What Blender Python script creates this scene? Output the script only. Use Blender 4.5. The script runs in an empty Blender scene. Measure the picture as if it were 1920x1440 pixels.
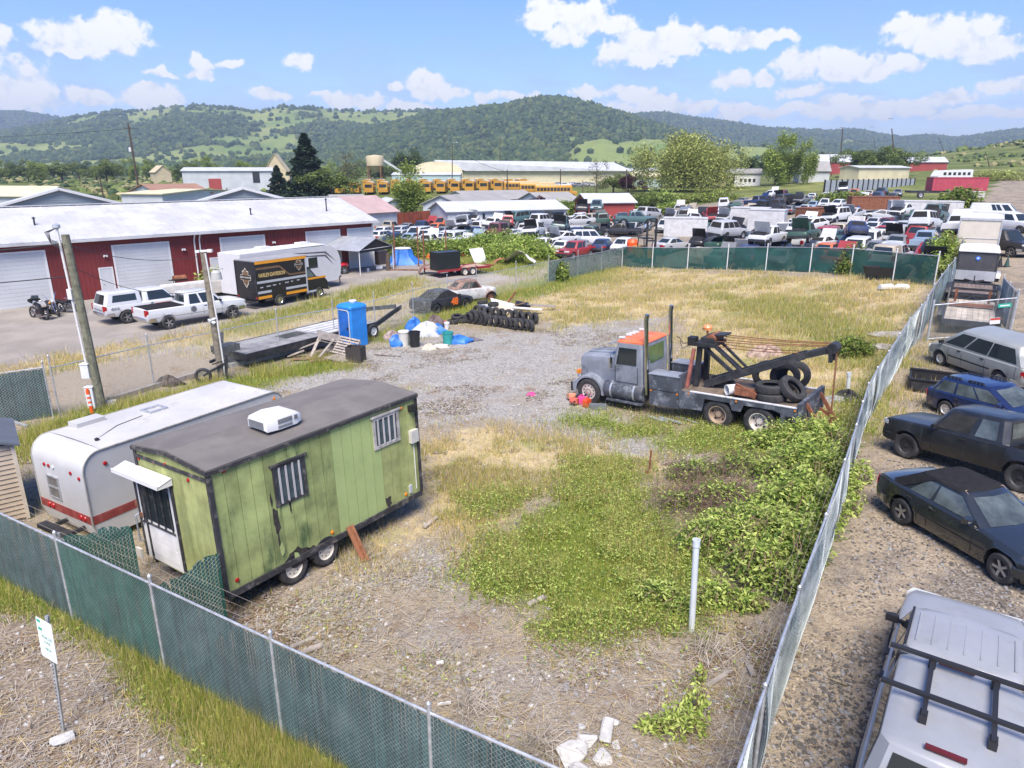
import bpy,bmesh,math,random
import numpy as np
from mathutils import Vector,Matrix,Quaternion
random.seed(7);RNG=np.random.default_rng(7)
S=bpy.context.scene
COL=S.collection
rad=math.radians
# camera, world, sun, exposure
F,YH,CH=1300.0,318.0,9.0
PITCH=math.atan((720-YH)/F)
cam=bpy.data.cameras.new('camera');cam_o=bpy.data.objects.new('camera',cam);COL.objects.link(cam_o)
cam.sensor_width=36;cam.lens=36*F/1920;cam.clip_start=0.1;cam.clip_end=30000
cam_o.location=(0,0,CH);cam_o.rotation_euler=(math.pi/2-PITCH,0,0)
S.camera=cam_o
S.render.engine='CYCLES'
S.view_settings.view_transform='Standard';S.view_settings.look='None'
S.view_settings.exposure=1.3;S.view_settings.gamma=1
S.cycles.use_denoising=True
S.cycles.max_bounces=6;S.cycles.transparent_max_bounces=12;S.cycles.volume_bounces=0
try:S.cycles.denoiser='OPENIMAGEDENOISE'
except Exception:pass
SUN_EL,SUN_AZ=rad(56),rad(-176)
W=bpy.data.worlds.new('World');S.world=W;W.use_nodes=True
W.cycles.sampling_method='NONE'
nt=W.node_tree;nt.nodes.clear()
class NT:
 """small helper for writing node trees"""
 def __init__(s,tree):s.t=tree
 def n(s,kind,ins=None,**kw):
  nd=s.t.nodes.new(kind)
  for k,v in kw.items():setattr(nd,k,v)
  for k,v in(ins or{}).items():
   sock=nd.inputs[k]
   if hasattr(v,'bl_idname')and hasattr(v,'outputs'):v=v.outputs[0]
   if hasattr(v,'is_linked'):s.t.links.new(v,sock)
   else:sock.default_value=v
  return nd
 def math(s,op,a,b=0.0,c=None,clamp=False):
  d={0:a,1:b}
  if c is not None:d[2]=c
  return s.n('ShaderNodeMath',d,operation=op,use_clamp=clamp).outputs[0]
 def vmath(s,op,a,b=(0,0,0)):
  nd=s.n('ShaderNodeVectorMath',{0:a,1:b},operation=op)
  return nd.outputs['Value']if op in('LENGTH','DOT_PRODUCT')else nd.outputs[0]
 def mix(s,fac,a,b,blend='MIX'):
  nd=s.n('ShaderNodeMix',data_type='RGBA',blend_type=blend,clamp_factor=True)
  for i,v in((0,fac),(6,a),(7,b)):
   if isinstance(v,tuple)and len(v)==3:v=v+(1,)
   if hasattr(v,'outputs'):v=v.outputs[0]
   if hasattr(v,'is_linked'):s.t.links.new(v,nd.inputs[i])
   else:nd.inputs[i].default_value=v
  return nd.outputs[2]
 def step(s,v,a,b,lo=0.0,hi=1.0):
  return s.n('ShaderNodeMapRange',{'Value':v,'From Min':a,'From Max':b,'To Min':lo,'To Max':hi},interpolation_type='SMOOTHSTEP').outputs[0]
 def noise(s,vec,scale,detail=4,rough=.55,dist=0.0):
  return s.n('ShaderNodeTexNoise',{'Vector':vec,'Scale':scale,'Detail':detail,'Roughness':rough,'Distortion':dist})
N=NT(nt)
CL=[(170,70,95,30),(215,52,50,26),(130,90,60,14),(25,165,70,48),(70,175,40,26),(0,70,22,20),(285,185,55,26),(270,168,30,16),(175,185,45,20),(380,120,22,16),(372,135,30,10),(432,120,28,10),(300,138,30,9),(560,115,30,18),(505,174,42,12),(600,178,30,8),(640,188,48,18),(690,188,46,20),(770,200,60,14),(800,160,50,26),(840,170,50,16),(740,160,16,10),(915,180,28,14),(960,182,30,12),(1020,30,48,30),(1090,30,70,34),(1060,65,40,22),(1160,45,40,18),(1150,100,40,26),(1215,110,60,20),(1200,75,50,28),(1270,75,70,34),(1250,95,60,16),(1350,75,70,24),(1420,75,70,20),(1465,75,36,12),(1375,150,36,22),(1430,150,28,14),(1500,120,45,26),(1570,120,60,30),(1640,125,60,22),(1690,120,50,16),(1730,60,60,30),(1790,70,70,42),(1850,95,70,22),(1700,45,36,18),(1880,160,40,14),(1500,170,50,14),(1100,180,40,18),(1180,175,50,18),(1230,185,60,16),(1300,195,60,14),(1400,210,70,14),(1580,190,60,14),(1660,200,60,14),(1000,185,20,16),(1240,200,120,16),(1620,205,140,16),(1750,190,80,12),(1850,215,90,14),(1500,205,80,12)]
geo=N.n('ShaderNodeTexCoord').outputs['Generated']
sp=N.n('ShaderNodeSeparateXYZ',{0:geo})
hyp=N.math('SQRT',N.math('ADD',N.math('MULTIPLY',sp.outputs[0],sp.outputs[0]),N.math('MULTIPLY',sp.outputs[1],sp.outputs[1])))
az=N.math('ARCTAN2',sp.outputs[0],sp.outputs[1])
el=N.math('ARCTAN2',sp.outputs[2],hyp)
ae=N.n('ShaderNodeCombineXYZ',{0:az,1:el,2:0.0}).outputs[0]
def az_el(px,py):
 x=(px-960)/F;y=(720-py)/F
 dx,dy,dz=x,math.cos(PITCH)+y*math.sin(PITCH),-math.sin(PITCH)+y*math.cos(PITCH)
 return math.atan2(dx,dy),math.atan2(dz,math.hypot(dx,dy))
grp=bpy.data.node_groups.new('cloud_field','ShaderNodeTree')
grp.interface.new_socket('P',in_out='INPUT',socket_type='NodeSocketVector')
grp.interface.new_socket('D',in_out='OUTPUT',socket_type='NodeSocketFloat')
G=NT(grp);gi=grp.nodes.new('NodeGroupInput');go=grp.nodes.new('NodeGroupOutput')
p0=gi.outputs[0]
w1=G.noise(p0,26,3,.6);w1=G.vmath('SCALE',G.vmath('SUBTRACT',w1 .outputs[1],(.5,.5,.5)));w1 .node.inputs[3].default_value=.035
p1=G.vmath('ADD',p0,w1)
acc=None
for(cx,cy,rx,ry)in CL:
 a,e=az_el(cx,cy)
 sx,sy=F/rx/.95,F/ry/.92
 q=G.n('ShaderNodeVectorMath',{0:p1,1:(sx,sy,0),2:(-a*sx,-e*sy,0)},operation='MULTIPLY_ADD').outputs[0]
 d=G.vmath('LENGTH',q)
 acc=d if acc is None else G.math('MINIMUM',acc,d)
n2=G.noise(p0,55,5,.62)
den=G.math('ADD',G.math('SUBTRACT',1.0,acc),G.math('MULTIPLY',G.math('SUBTRACT',n2 .outputs[0],.5),1.5))
n3=G.noise(G.vmath('ADD',p0,(-.004,.008,0)),40,3,.6)
litf=G.math('ADD',G.math('MULTIPLY',G.math('SUBTRACT',n2 .outputs[0],n3 .outputs[0]),1.6),G.math('MULTIPLY',G.math('SUBTRACT',1.0,acc),.25))
grp.interface.new_socket('L',in_out='OUTPUT',socket_type='NodeSocketFloat')
grp.links.new(den,go.inputs[0]);grp.links.new(litf,go.inputs[1])
def field(vec):
 g=nt.nodes.new('ShaderNodeGroup');g.node_tree=grp;nt.links.new(vec,g.inputs[0]);return g.outputs
D0,D1=field(ae)
cover=N.step(D0,.0,.38)
lit=N.step(D1,-.22,.16)
ccol=N.mix(lit,(.80,.84,.90),(1.0,.995,.985))
sky=N.n('ShaderNodeTexSky',sky_type='NISHITA',sun_disc=False,sun_elevation=SUN_EL,sun_rotation=SUN_AZ,altitude=150,air_density=1.0,dust_density=.6,ozone_density=1.5)
skyc=N.n('ShaderNodeHueSaturation',{'Color':sky,'Saturation':1.25,'Value':1.0}).outputs[0]
skyc=N.mix(1.0,skyc,(.68,.69,.95),'MULTIPLY')
veil=N.math('MULTIPLY',N.step(N.noise(N.vmath('MULTIPLY',ae,(5,16,0)),1.6,6,.6).outputs[0],.38,.72),.55)
vcol=N.mix(veil,N.n('ShaderNodeMix',{6:skyc},data_type='RGBA').outputs[2],(1,1,1))
bg_sky=N.n('ShaderNodeBackground',{'Color':skyc,'Strength':.100})
bg_veil=N.n('ShaderNodeBackground',{'Color':(.74,.83,1.0,1),'Strength':.28})
bg_cl=N.n('ShaderNodeBackground',{'Color':ccol,'Strength':.50})
m0=N.n('ShaderNodeMixShader',{0:N.math('MULTIPLY',veil,N.step(el,.30,.0,.0,.9)),1:bg_sky,2:bg_veil})
m1=N.n('ShaderNodeMixShader',{0:cover,1:m0,2:bg_cl})
nt.links.new(m1 .outputs[0],N.n('ShaderNodeOutputWorld').inputs[0])
sun=bpy.data.lights.new('sun','SUN');sun.energy=3.0;sun.angle=rad(32);sun.color=(1,.91,.79)
sun_o=bpy.data.objects.new('sun',sun);COL.objects.link(sun_o)
sdir=Vector((math.sin(SUN_AZ)*math.cos(SUN_EL),math.cos(SUN_AZ)*math.cos(SUN_EL),math.sin(SUN_EL)))
sun_o.rotation_euler=sdir.to_track_quat('Z','Y').to_euler();sun_o.location=(0,-20,60)
# the lie of the land
def ray(px,py):
 x=(px-960)/F;y=(720-py)/F
 return(x,math.cos(PITCH)+y*math.sin(PITCH),-math.sin(PITCH)+y*math.cos(PITCH))
def at_d(px,py,Y):
 d=ray(px,py);t=Y/d[1]
 return Vector((d[0]*t,Y,CH+d[2]*t))
_CP=[(1640,520,50),(1300,513,61),(1165,500,70),(1765,687,28.7),(1853,702,27.0),(1700,858,19.6),(1775,780,24),(1685,977,14.9),(1890,1100,12.0),(1800,632,32),(1830,530,43),(1900,345,230),(1790,376,125),(1424,818,21.7),(1350,800,22.9),(1105,755,26.4),(1430,1440,8.4),(1297,1185,11.9),(1600,930,16.6),(1400,690,29.5),(1200,600,42),(1500,600,39),(1640,640,33.5),(1255,463,76),(1130,450,87),(1697,523,49.3),(1560,470,67),(1450,455,78)]
_P=[tuple(at_d(*c))for c in _CP]
_P+=[(x,y,0)for x,y in[(-9,12),(-6,10.8),(-2,8),(-5,14),(-16,26),(-13,30),(-8.6,36),(-31,54),(-35,46),(-16,80),(-22,60),(0,18),(0,12),(-10,20),(0,24),(-2,34),(-40,30),(-20,10),(-12,5),(0,4),(-30,100),(0,90),(-60,120),(0,45),(-60,20),(-5,55),(-5,70)]]
_P+=[(0,140,.9),(-40,200,3.2),(40,230,3.5),(0,180,3.2),(10,200,3.4),(-40,150,1.2),(30,170,2.2),(33.5,50,2.6),(27.7,45.4,1.6),(30.5,49,2.0),(36,45,2.9),(60,30,2.4),(60,60,4),(80,100,5),(60,90,3.0),(30,80,1.0),(40,100,1.5),(20,100,.4),(30,140,.8),(70,160,4),(90,220,6.0),(30,5,1.2),(15,3,.9),(60,-10,1.5)]
_P=np.array(_P);_n=len(_P)
_A=np.zeros((_n+1,_n+1));_A[:_n,:_n]=np.sqrt(((_P[:,None,:2]-_P[None,:,:2])**2).sum(2)+4.)-.6*np.eye(_n)
_A[:_n,_n]=1;_A[_n,:_n]=1
_w=np.linalg.solve(_A,np.append(_P[:,2],0))
def sstep(a,b,x):
 t=np.clip((x-a)/(b-a),0,1);return t*t*(3-2*t)
def gz_arr(x,y):
 x=np.asarray(x,float);y=np.asarray(y,float)
 z=np.zeros_like(x)+_w[_n]
 for i in range(_n):z=z+_w[i]*np.sqrt((x-_P[i,0])**2+(y-_P[i,1])**2+4.)
 r=np.hypot(x,np.maximum(y,0))
 t=x/np.maximum(y,1)
 far=3.3+2.0*sstep(300,1200,r)+24*np.exp(-((y-470)/160)**2)*sstep(.36,.85,t)+4*sstep(.25,.5,t)
 k=sstep(170,330,r)
 k=np.where(y<0,np.maximum(k,sstep(20,80,-y)),k)
 return z*(1-k)+far*k
def gz(x,y):return float(gz_arr(np.array([x]),np.array([y]))[0])
def at(px,py,h=0.0):
 """where the ray through a photo pixel meets the ground (or the level h above it)"""
 d=ray(px,py);t0,t=2.0,2.0
 f=lambda t:CH+d[2]*t-gz(d[0]*t,d[1]*t)-h
 while f(t)>0 and t<3000:t0,t=t,t*1.06+.1
 for _ in range(24):
  m=(t0+t)/2
  if f(m)>0:t0=m
  else:t=m
 return Vector((d[0]*t,d[1]*t,CH+d[2]*t))
def at_z(px,py,z):
 d=ray(px,py);t=(z-CH)/d[2]
 return Vector((d[0]*t,d[1]*t,z))
 # mesh helpers
class MB:
 def __init__(s):s.v,s.f,s.m,s.M,s.mi=[],[],[],Matrix(),0
 def add(s,vs,fs,m=None):
  o=len(s.v);M=s.M
  s.v+=[tuple(M@Vector(p))for p in vs]
  s.f+=[tuple(o+i for i in f)for f in fs]
  s.m+=[s.mi if m is None else m]*len(fs)
  return s
 def box(s,x0,x1,y0,y1,z0,z1,m=None):
  return s.add([(x0,y0,z0),(x1,y0,z0),(x1,y1,z0),(x0,y1,z0),(x0,y0,z1),(x1,y0,z1),(x1,y1,z1),(x0,y1,z1)],[(0,3,2,1),(4,5,6,7),(0,1,5,4),(1,2,6,5),(2,3,7,6),(3,0,4,7)],m)
 def obox(s,c,size,rot=None,m=None):
  o=s.M;s.M=o@Matrix.Translation(c)@(rot.to_4x4()if rot is not None else Matrix())
  a,b,d=size;s.box(-a/2,a/2,-b/2,b/2,-d/2,d/2,m);s.M=o;return s
 def bar(s,p,q,w,h,m=None,up=(0,0,1)):
  p,q=Vector(p),Vector(q);x=(q-p);L=x.length;x.normalize()
  u=Vector(up)
  if abs(x.dot(u))>.97:u=Vector((0,1,0))
  y=u.cross(x).normalized();z=x.cross(y)
  R=Matrix((x,y,z)).transposed()
  return s.obox((p+q)/2,(L,w,h),R,m)
 def tube(s,pts,r,n=8,m=None,cap=True,closed=False):
  pts=[Vector(p)for p in pts];k=len(pts);vs,fs=[],[]
  rr=r if isinstance(r,(list,tuple))else[r]*k
  pu=None
  for i,p in enumerate(pts):
   if closed:d=pts[(i+1)%k]-pts[i-1]
   else:d=pts[min(i+1,k-1)]-pts[max(i-1,0)]
   if d.length<1e-9:d=Vector((0,0,1))
   d.normalize()
   if pu is None:
    u=Vector((0,0,1))if abs(d.z)<.9 else Vector((1,0,0))
    u=d.cross(u).normalized()
   else:
    u=(pu-d*pu.dot(d))
    u=u.normalized()if u.length>1e-6 else d.orthogonal().normalized()
   pu=u;w=d.cross(u)
   for j in range(n):
    a=2*math.pi*j/n
    vs.append(p+(u*math.cos(a)+w*math.sin(a))*rr[i])
  for i in range(k if closed else k-1):
   i2=(i+1)%k
   for j in range(n):
    j2=(j+1)%n
    fs.append((i*n+j,i*n+j2,i2*n+j2,i2*n+j))
  if cap and not closed:
   fs.append(tuple(range(n))[::-1]);fs.append(tuple((k-1)*n+j for j in range(n)))
  return s.add(vs,fs,m)
 def lathe(s,prof,n=16,m=None,axis='Z',c=(0,0,0),cap=False):
  vs,fs=[],[];k=len(prof)
  for(r,z)in prof:
   for j in range(n):
    a=2*math.pi*j/n;x,y=r*math.cos(a),r*math.sin(a)
    p=(x,y,z)if axis=='Z' else((z,x,y)if axis=='X' else(y,z,x))
    vs.append((p[0]+c[0],p[1]+c[1],p[2]+c[2]))
  for i in range(k-1):
   for j in range(n):
    fs.append((i*n+j,i*n+(j+1)%n,(i+1)*n+(j+1)%n,(i+1)*n+j))
  if cap:fs.append(tuple(range(n))[::-1]);fs.append(tuple((k-1)*n+j for j in range(n)))
  return s.add(vs,fs,m)
 def prism(s,poly,d0,d1,axis='Y',m=None):
  n=len(poly);vs=[]
  for d in(d0,d1):
   for(a,b)in poly:vs.append((a,d,b)if axis=='Y' else((d,a,b)if axis=='X' else(a,b,d)))
  fs=[tuple(range(n))[::-1],tuple(range(n,2*n))]+[(i,(i+1)%n,n+(i+1)%n,n+i)for i in range(n)]
  return s.add(vs,fs,m)
 def loft(s,rows,closed=False,caps=False,m=None):
  n=len(rows[0]);vs=[p for r in rows for p in r];fs=[]
  for i in range(len(rows)-1):
   for j in range(n if closed else n-1):
    j2=(j+1)%n
    fs.append((i*n+j,i*n+j2,(i+1)*n+j2,(i+1)*n+j))
  if caps:fs.append(tuple(range(n))[::-1]);fs.append(tuple((len(rows)-1)*n+j for j in range(n)))
  return s.add(vs,fs,m)
 def poly(s,pts,m=None):return s.add(pts,[tuple(range(len(pts)))],m)
 def slab(s,pts,t,m=None):
  """flat polygon given a thickness t along its normal"""
  P=[Vector(p)for p in pts];nrm=(P[1]-P[0]).cross(P[2]-P[0]).normalized()*t;n=len(P)
  return s.add(P+[p+nrm for p in P],[tuple(range(n))[::-1],tuple(range(n,2*n))]+[(i,(i+1)%n,n+(i+1)%n,n+i)for i in range(n)],m)
 def mesh(s,name,mats,ang=35,fix=True):
  me=bpy.data.meshes.new(name);me.from_pydata(s.v,[],s.f)
  if not isinstance(mats,(list,tuple)):mats=[mats]
  for m in mats:me.materials.append(m)
  if len(mats)>1:me.polygons.foreach_set('material_index',s.m)
  if fix:
   bm=bmesh.new();bm.from_mesh(me);bmesh.ops.recalc_face_normals(bm,faces=bm.faces);bm.to_mesh(me);bm.free()
  me.polygons.foreach_set('use_smooth',[ang>0]*len(me.polygons))
  if ang>0:me.set_sharp_from_angle(angle=rad(ang))
  me.update();return me
 def build(s,name,mats,parent=None,ang=35,fix=True,**tags):
  return link(name,s.mesh(name,mats,ang,fix),parent,**tags)
def tag(o,label=None,cat=None,group=None,kind=None):
 if label:o['label']=label
 if cat:o['category']=cat
 if group:o['group']=group
 if kind:o['kind']=kind
 return o
def link(name,data,parent=None,loc=None,rot=None,**tags):
 o=bpy.data.objects.new(name,data);COL.objects.link(o)
 if parent is not None:o.parent=parent
 if loc is not None:o.location=loc
 if rot is not None:o.rotation_euler=rot
 return tag(o,**tags)
def thing(name,label,cat,loc=(0,0,0),rz=0.0,group=None,rot=None):
 o=link(name,None,loc=loc,rot=rot if rot is not None else(0,0,rz),label=label,cat=cat,group=group)
 o.empty_display_size=.3;return o
def kids(o):return[c for c in COL.objects if c.parent==o]
def dup(o,loc=None,rot=None,label=None,group=None,mats=None,parent=None,scale=None):
 """copy of a thing with its parts and sub-parts; mats maps material -> replacement (per object)"""
 c=o.copy();COL.objects.link(c)
 if parent is not None:c.parent=parent
 if loc is not None:c.location=loc
 if rot is not None:c.rotation_euler=rot
 if scale is not None:c.scale=scale
 if label:c['label']=label
 if group:c['group']=group
 if mats and c.type=='MESH':
  for sl in c.material_slots:
   if sl.material in mats:
    new=mats[sl.material];sl.link='OBJECT';sl.material=new
 for ch in o.children:dup(ch,mats=mats,parent=c)
 return c
KIDS={}
def big_mesh(name,co,faces_n,idx,mats,mat_idx=None,smooth=False,attrs=None):
 """numpy mesh: co (n,3), idx flat vertex indices, faces_n verts per face (int)"""
 me=bpy.data.meshes.new(name);nf=len(idx)//faces_n
 me.vertices.add(len(co));me.vertices.foreach_set('co',np.asarray(co,np.float32).ravel())
 me.loops.add(len(idx));me.loops.foreach_set('vertex_index',np.asarray(idx,np.int32))
 me.polygons.add(nf);me.polygons.foreach_set('loop_start',np.arange(0,nf*faces_n,faces_n,dtype=np.int32))
 for m in mats:me.materials.append(m)
 if mat_idx is not None:me.polygons.foreach_set('material_index',np.asarray(mat_idx,np.int32))
 me.polygons.foreach_set('use_smooth',np.full(nf,smooth,bool))
 for k,a in(attrs or{}).items():
  at_=me.attributes.new(k,'FLOAT_COLOR','POINT');at_.data.foreach_set('color',np.asarray(a,np.float32).ravel())
 me.update(calc_edges=True);me.validate();return me
def text(body,size,mat,parent,M,name='lettering',ext=.002,align='CENTER',sx=1.0,bold=0.0):
 cu=bpy.data.curves.new('t','FONT');cu.body=body;cu.size=size;cu.extrude=ext;cu.align_x=align;cu.align_y='CENTER';cu.offset=bold
 tmp=bpy.data.objects.new('t',cu);COL.objects.link(tmp)
 dg=bpy.context.evaluated_depsgraph_get();dg.update()
 me=bpy.data.meshes.new_from_object(tmp.evaluated_get(dg));bpy.data.objects.remove(tmp);bpy.data.curves.remove(cu)
 me.transform(M@Matrix.Diagonal((sx,1,1,1)));me.materials.clear();me.materials.append(mat)
 return link(name,me,parent)
def face_M(o,xdir,ydir):
 x=Vector(xdir).normalized();y=Vector(ydir);y=(y-x*y.dot(x)).normalized();z=x.cross(y)
 M=Matrix((x,y,z)).transposed().to_4x4();M.translation=Vector(o);return M
 # materials
MATS={}
def mat(name,col,rough=.6,metal=0.0,var=.12,vs=2.0,bump=0.0,bs=30.0,spec=.5,coat=0.0,dirt=0.0,dcol=(.22,.19,.15),ds=1.5,island=0.0,alpha=1.0,streak=0.0):
 if name in MATS:return MATS[name]
 m=bpy.data.materials.new(name);m.use_nodes=True;MATS[name]=m
 T=NT(m.node_tree);m.node_tree.nodes.clear()
 co=T.n('ShaderNodeTexCoord').outputs['Object']
 c=col+(1,)
 if var:
  nz=T.noise(co,vs,5,.6)
  lo=tuple(x*(1-var)for x in col);hi=tuple(min(1,x*(1+var))for x in col)
  c=T.mix(T.step(nz.outputs[0],.3,.7),lo,hi)
 if island:
  g=T.n('ShaderNodeNewGeometry').outputs['Random Per Island']
  c=T.mix(1.0,c,T.n('ShaderNodeCombineColor',{0:T.math('ADD',T.math('MULTIPLY',g,2*island),1-island),1:T.math('ADD',T.math('MULTIPLY',g,2*island),1-island),2:T.math('ADD',T.math('MULTIPLY',g,2*island),1-island)}).outputs[0],'MULTIPLY')
 r=rough
 if dirt:
  nd=T.noise(T.vmath('MULTIPLY',co,(1,1,streak))if streak else co,ds,7,.68)
  k=T.math('MULTIPLY',T.step(nd.outputs[0],.5,.72),dirt)
  c=T.mix(k,c,dcol);r=T.math('ADD',rough,T.math('MULTIPLY',k,.5*(1-rough)))
 b=T.n('ShaderNodeBsdfPrincipled',{'Base Color':c,'Roughness':r,'Metallic':metal,'Specular IOR Level':spec,'Coat Weight':coat,'Coat Roughness':.08,'Alpha':alpha})
 if bump:
  nb=T.noise(co,bs,4,.6)
  bn=T.n('ShaderNodeBump',{'Height':nb.outputs[0],'Strength':bump,'Distance':.02})
  T.t.links.new(bn.outputs[0],b.inputs['Normal'])
 T.t.links.new(b.outputs[0],T.n('ShaderNodeOutputMaterial').inputs[0])
 return m
def fbm(x,y,sc,seed=0,oct=5):
 """cheap numpy value-noise fbm in about 0..1"""
 x=np.asarray(x,float)/sc+seed*17.3;y=np.asarray(y,float)/sc+seed*9.1
 tot=np.zeros_like(x);amp,s=1.0,0.0
 for o in range(oct):
  xi=np.floor(x).astype(np.int64);yi=np.floor(y).astype(np.int64);fx=x-xi;fy=y-yi
  fx=fx*fx*(3-2*fx);fy=fy*fy*(3-2*fy)
  def h(a,b):
   n=(a*374761393+b*668265263+(seed+o)*1442695041)&0xffffffff
   n=((n^(n>>13))*1274126177)&0xffffffff
   return((n^(n>>16))&0xffff)/65535.
  v=(h(xi,yi)*(1-fx)+h(xi+1,yi)*fx)*(1-fy)+(h(xi,yi+1)*(1-fx)+h(xi+1,yi+1)*fx)*fy
  tot+=v*amp;s+=amp;amp*=.5;x=x*2.03+3.1;y=y*2.03+1.7
 return tot/s
def in_poly(x,y,P):
 x=np.asarray(x);y=np.asarray(y);c=np.zeros(x.shape,bool);n=len(P)
 for i in range(n):
  (x0,y0),(x1,y1)=P[i],P[(i+1)%n]
  k=((y0>y)!=(y1>y));c^=k&(x<(x1-x0)*(y-y0)/((y1-y0)if y1!=y0 else 1e-9)+x0)
 return c
def poly_sd(x,y,P):
 d=np.full(np.shape(x),1e9);n=len(P)
 for i in range(n):
  (x0,y0),(x1,y1)=P[i],P[(i+1)%n];dx,dy=x1-x0,y1-y0
  t=np.clip(((x-x0)*dx+(y-y0)*dy)/(dx*dx+dy*dy+1e-9),0,1)
  d=np.minimum(d,np.hypot(x-x0-t*dx,y-y0-t*dy))
 return np.where(in_poly(x,y,P),d,-d)
 # ground sheet with surface zones
def axis_steps(lo,hi,c0,c1,d,g):
 a=list(np.arange(c0,c1+1e-6,d));s=d
 while a[-1]<hi:s*=g;a.append(a[-1]+s)
 s=d;b=[c0]
 while b[-1]>lo:s*=g;b.append(b[-1]-s)
 return np.array(b[:0:-1]+a)
XS=axis_steps(-1500,1500,-26,34,.3,1.06);YS=axis_steps(-60,1600,4,62,.3,1.045)
GX,GY_ARR=np.meshgrid(XS,YS);GZ=gz_arr(GX,GY_ARR)
near=1-sstep(60,140,np.hypot(GX,GY_ARR))
GZ+=near*(fbm(GX,GY_ARR,1.3,3,4)-.5)*.10
def pxpoly(pts):return[tuple(at(*p)[:2])for p in pts]
ZN={}
def zone(key,pts,soft=.8,val=1.0):
 P=pts if not isinstance(pts[0][0],int)else pxpoly(pts)
 d=poly_sd(GX,GY_ARR,P)
 v=sstep(-soft*2.2,soft*2.2,d)*val
 ZN[key]=np.maximum(ZN.get(key,np.zeros_like(GX)),v)
LOT=[(0,960),(0,830),(120,780),(420,705),(640,655),(840,590),(1000,540),(1165,497),(1430,508),(1730,528),(1655,800),(1600,935),(1500,1180),(1420,1440),(980,1440),(500,1230),(310,1130)]
zone('gravel',[(470,742),(600,690),(700,648),(830,625),(1020,620),(1060,590),(1200,545),(1330,570),(1200,620),(1110,700),(1110,770),(1200,800),(1330,840),(1180,870),(1000,800),(880,800),(800,800),(700,730)],1.6)
zone('gravel',[(990,790),(1160,775),(1360,850),(1180,880),(1020,830)],.8,.8)
zone('gravel',[(430,1150),(560,1100),(660,1060),(760,1010),(830,1000),(900,1060),(880,1130),(740,1130),(600,1180),(480,1190)],.9,.75)
zone('dry',[(960,570),(1080,540),(1160,505),(1300,512),(1500,520),(1740,530),(1640,720),(1600,760),(1560,690),(1290,640),(1290,590),(1150,600),(1060,610)],1.6)
zone('dry',[(1290,600),(1570,640),(1640,740),(1590,800),(1400,830),(1290,690)],1.6,.9)
zone('dry',[(790,830),(900,800),(1060,820),(1240,870),(1340,890),(1250,900),(1060,880),(960,960),(900,1040),(790,960)],.8,.9)
zone('dry',[(620,1010),(800,940),(900,960),(860,1010),(700,1060)],.7,.6)
zone('green',[(905,1095),(960,1000),(1010,960),(1070,930),(1160,930),(1250,960),(1300,1020),(1260,1160),(1060,1165),(960,1110)],.6)
zone('green',[(1070,875),(1150,862),(1220,890),(1190,925),(1080,905)],.5,.9)
zone('green',[(870,940),(960,925),(990,945),(930,970),(870,955)],.5,.7)
zone('green',[(1280,800),(1420,810),(1400,850),(1300,840)],.6,.8)
zone('green',[(1060,770),(1350,815),(1420,850),(1300,850),(1050,790)],.5,.5)
zone('green',[(1350,560),(1480,565),(1640,620),(1650,690),(1570,680),(1440,600)],1.2,.8)
zone('green',[(1640,660),(1690,640),(1600,830),(1560,790)],.6,.7)
zone('green',[(0,830),(110,785),(210,765),(420,712),(640,668),(640,690),(560,705),(300,770),(190,790),(60,850)],.7)
zone('green',[(690,640),(760,610),(850,575),(960,540),(1060,515),(1160,500),(1120,530),(960,565),(830,600),(740,640)],.8)
zone('dead',[(-400,1130),(0,1090),(80,1110),(200,1230),(330,1330),(520,1440),(520,1700),(-700,1700)],.4,.9)
zone('green',[(-200,1080),(0,1090),(140,1170),(320,1270),(600,1420),(700,1500),(560,1520),(430,1440),(310,1330),(240,1230),(90,1150),(-200,1120)],.25)
zone('dead',[(420,1150),(560,1110),(700,1040),(900,1030),(940,1120),(1060,1180),(1280,1190),(1430,1200),(1400,1440),(960,1440),(700,1300)],.7,.42)
zone('gravel',[(540,1180),(760,1090),(920,1070),(1000,1190),(1260,1215),(1340,1330),(1180,1420),(960,1400),(740,1290)],.8,.5)
zone('dead',[(1200,880),(1420,880),(1460,960),(1300,1000),(1220,940)],.8,.8)
zone('lane',[(1440,1470),(1510,1180),(1610,935),(1665,800),(1700,690),(1740,600),(1785,500),(1810,440),(1840,380),(1870,340),(1925,325),(2600,330),(3000,900),(2600,2200)],.5)
zone('yard',[(-900,700),(-300,560),(0,572),(160,560),(460,520),(700,470),(760,480),(880,500),(960,520),(860,545),(640,600),(450,640),(200,680),(-400,790)],1.0)
zone('dry',[(-400,760),(0,690),(110,665),(260,640),(330,650),(160,690),(0,715),(-400,800)],.6,.8)
zone('grass2',[(440,610),(620,560),(700,535),(770,520),(760,545),(640,575),(470,625),(420,625)],.8)
zone('dry',[(230,650),(430,610),(650,560),(760,525),(840,540),(700,590),(640,600),(440,660)],1.0,.8)
zone('green',[(700,455),(800,440),(1000,440),(1020,500),(960,515),(860,500),(760,470)],1.5,.9)
zone('junk',[(700,430),(1160,415),(1660,400),(1760,470),(1740,515),(1430,500),(1165,490),(1010,480),(860,440)],2.0)
zone('junk',[(1180,400),(1400,370),(1680,372),(1760,390),(1700,420),(1200,440)],4.0)
inside=poly_sd(GX,GY_ARR,pxpoly(LOT))
rr=np.hypot(GX,GY_ARR)
ZN['field']=np.maximum(sstep(75,130,GY_ARR),sstep(70,110,np.abs(GX)))*(1-ZN['junk'])*(1-ZN['lane'])
ZN['green']=np.maximum(ZN['green'],ZN.pop('grass2'))
keys=['green','dry','gravel','dead','lane','yard','junk','field']
Z1=np.stack([ZN[k].ravel()for k in keys[:4]],1);Z2=np.stack([ZN[k].ravel()for k in keys[4:]],1)
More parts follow.
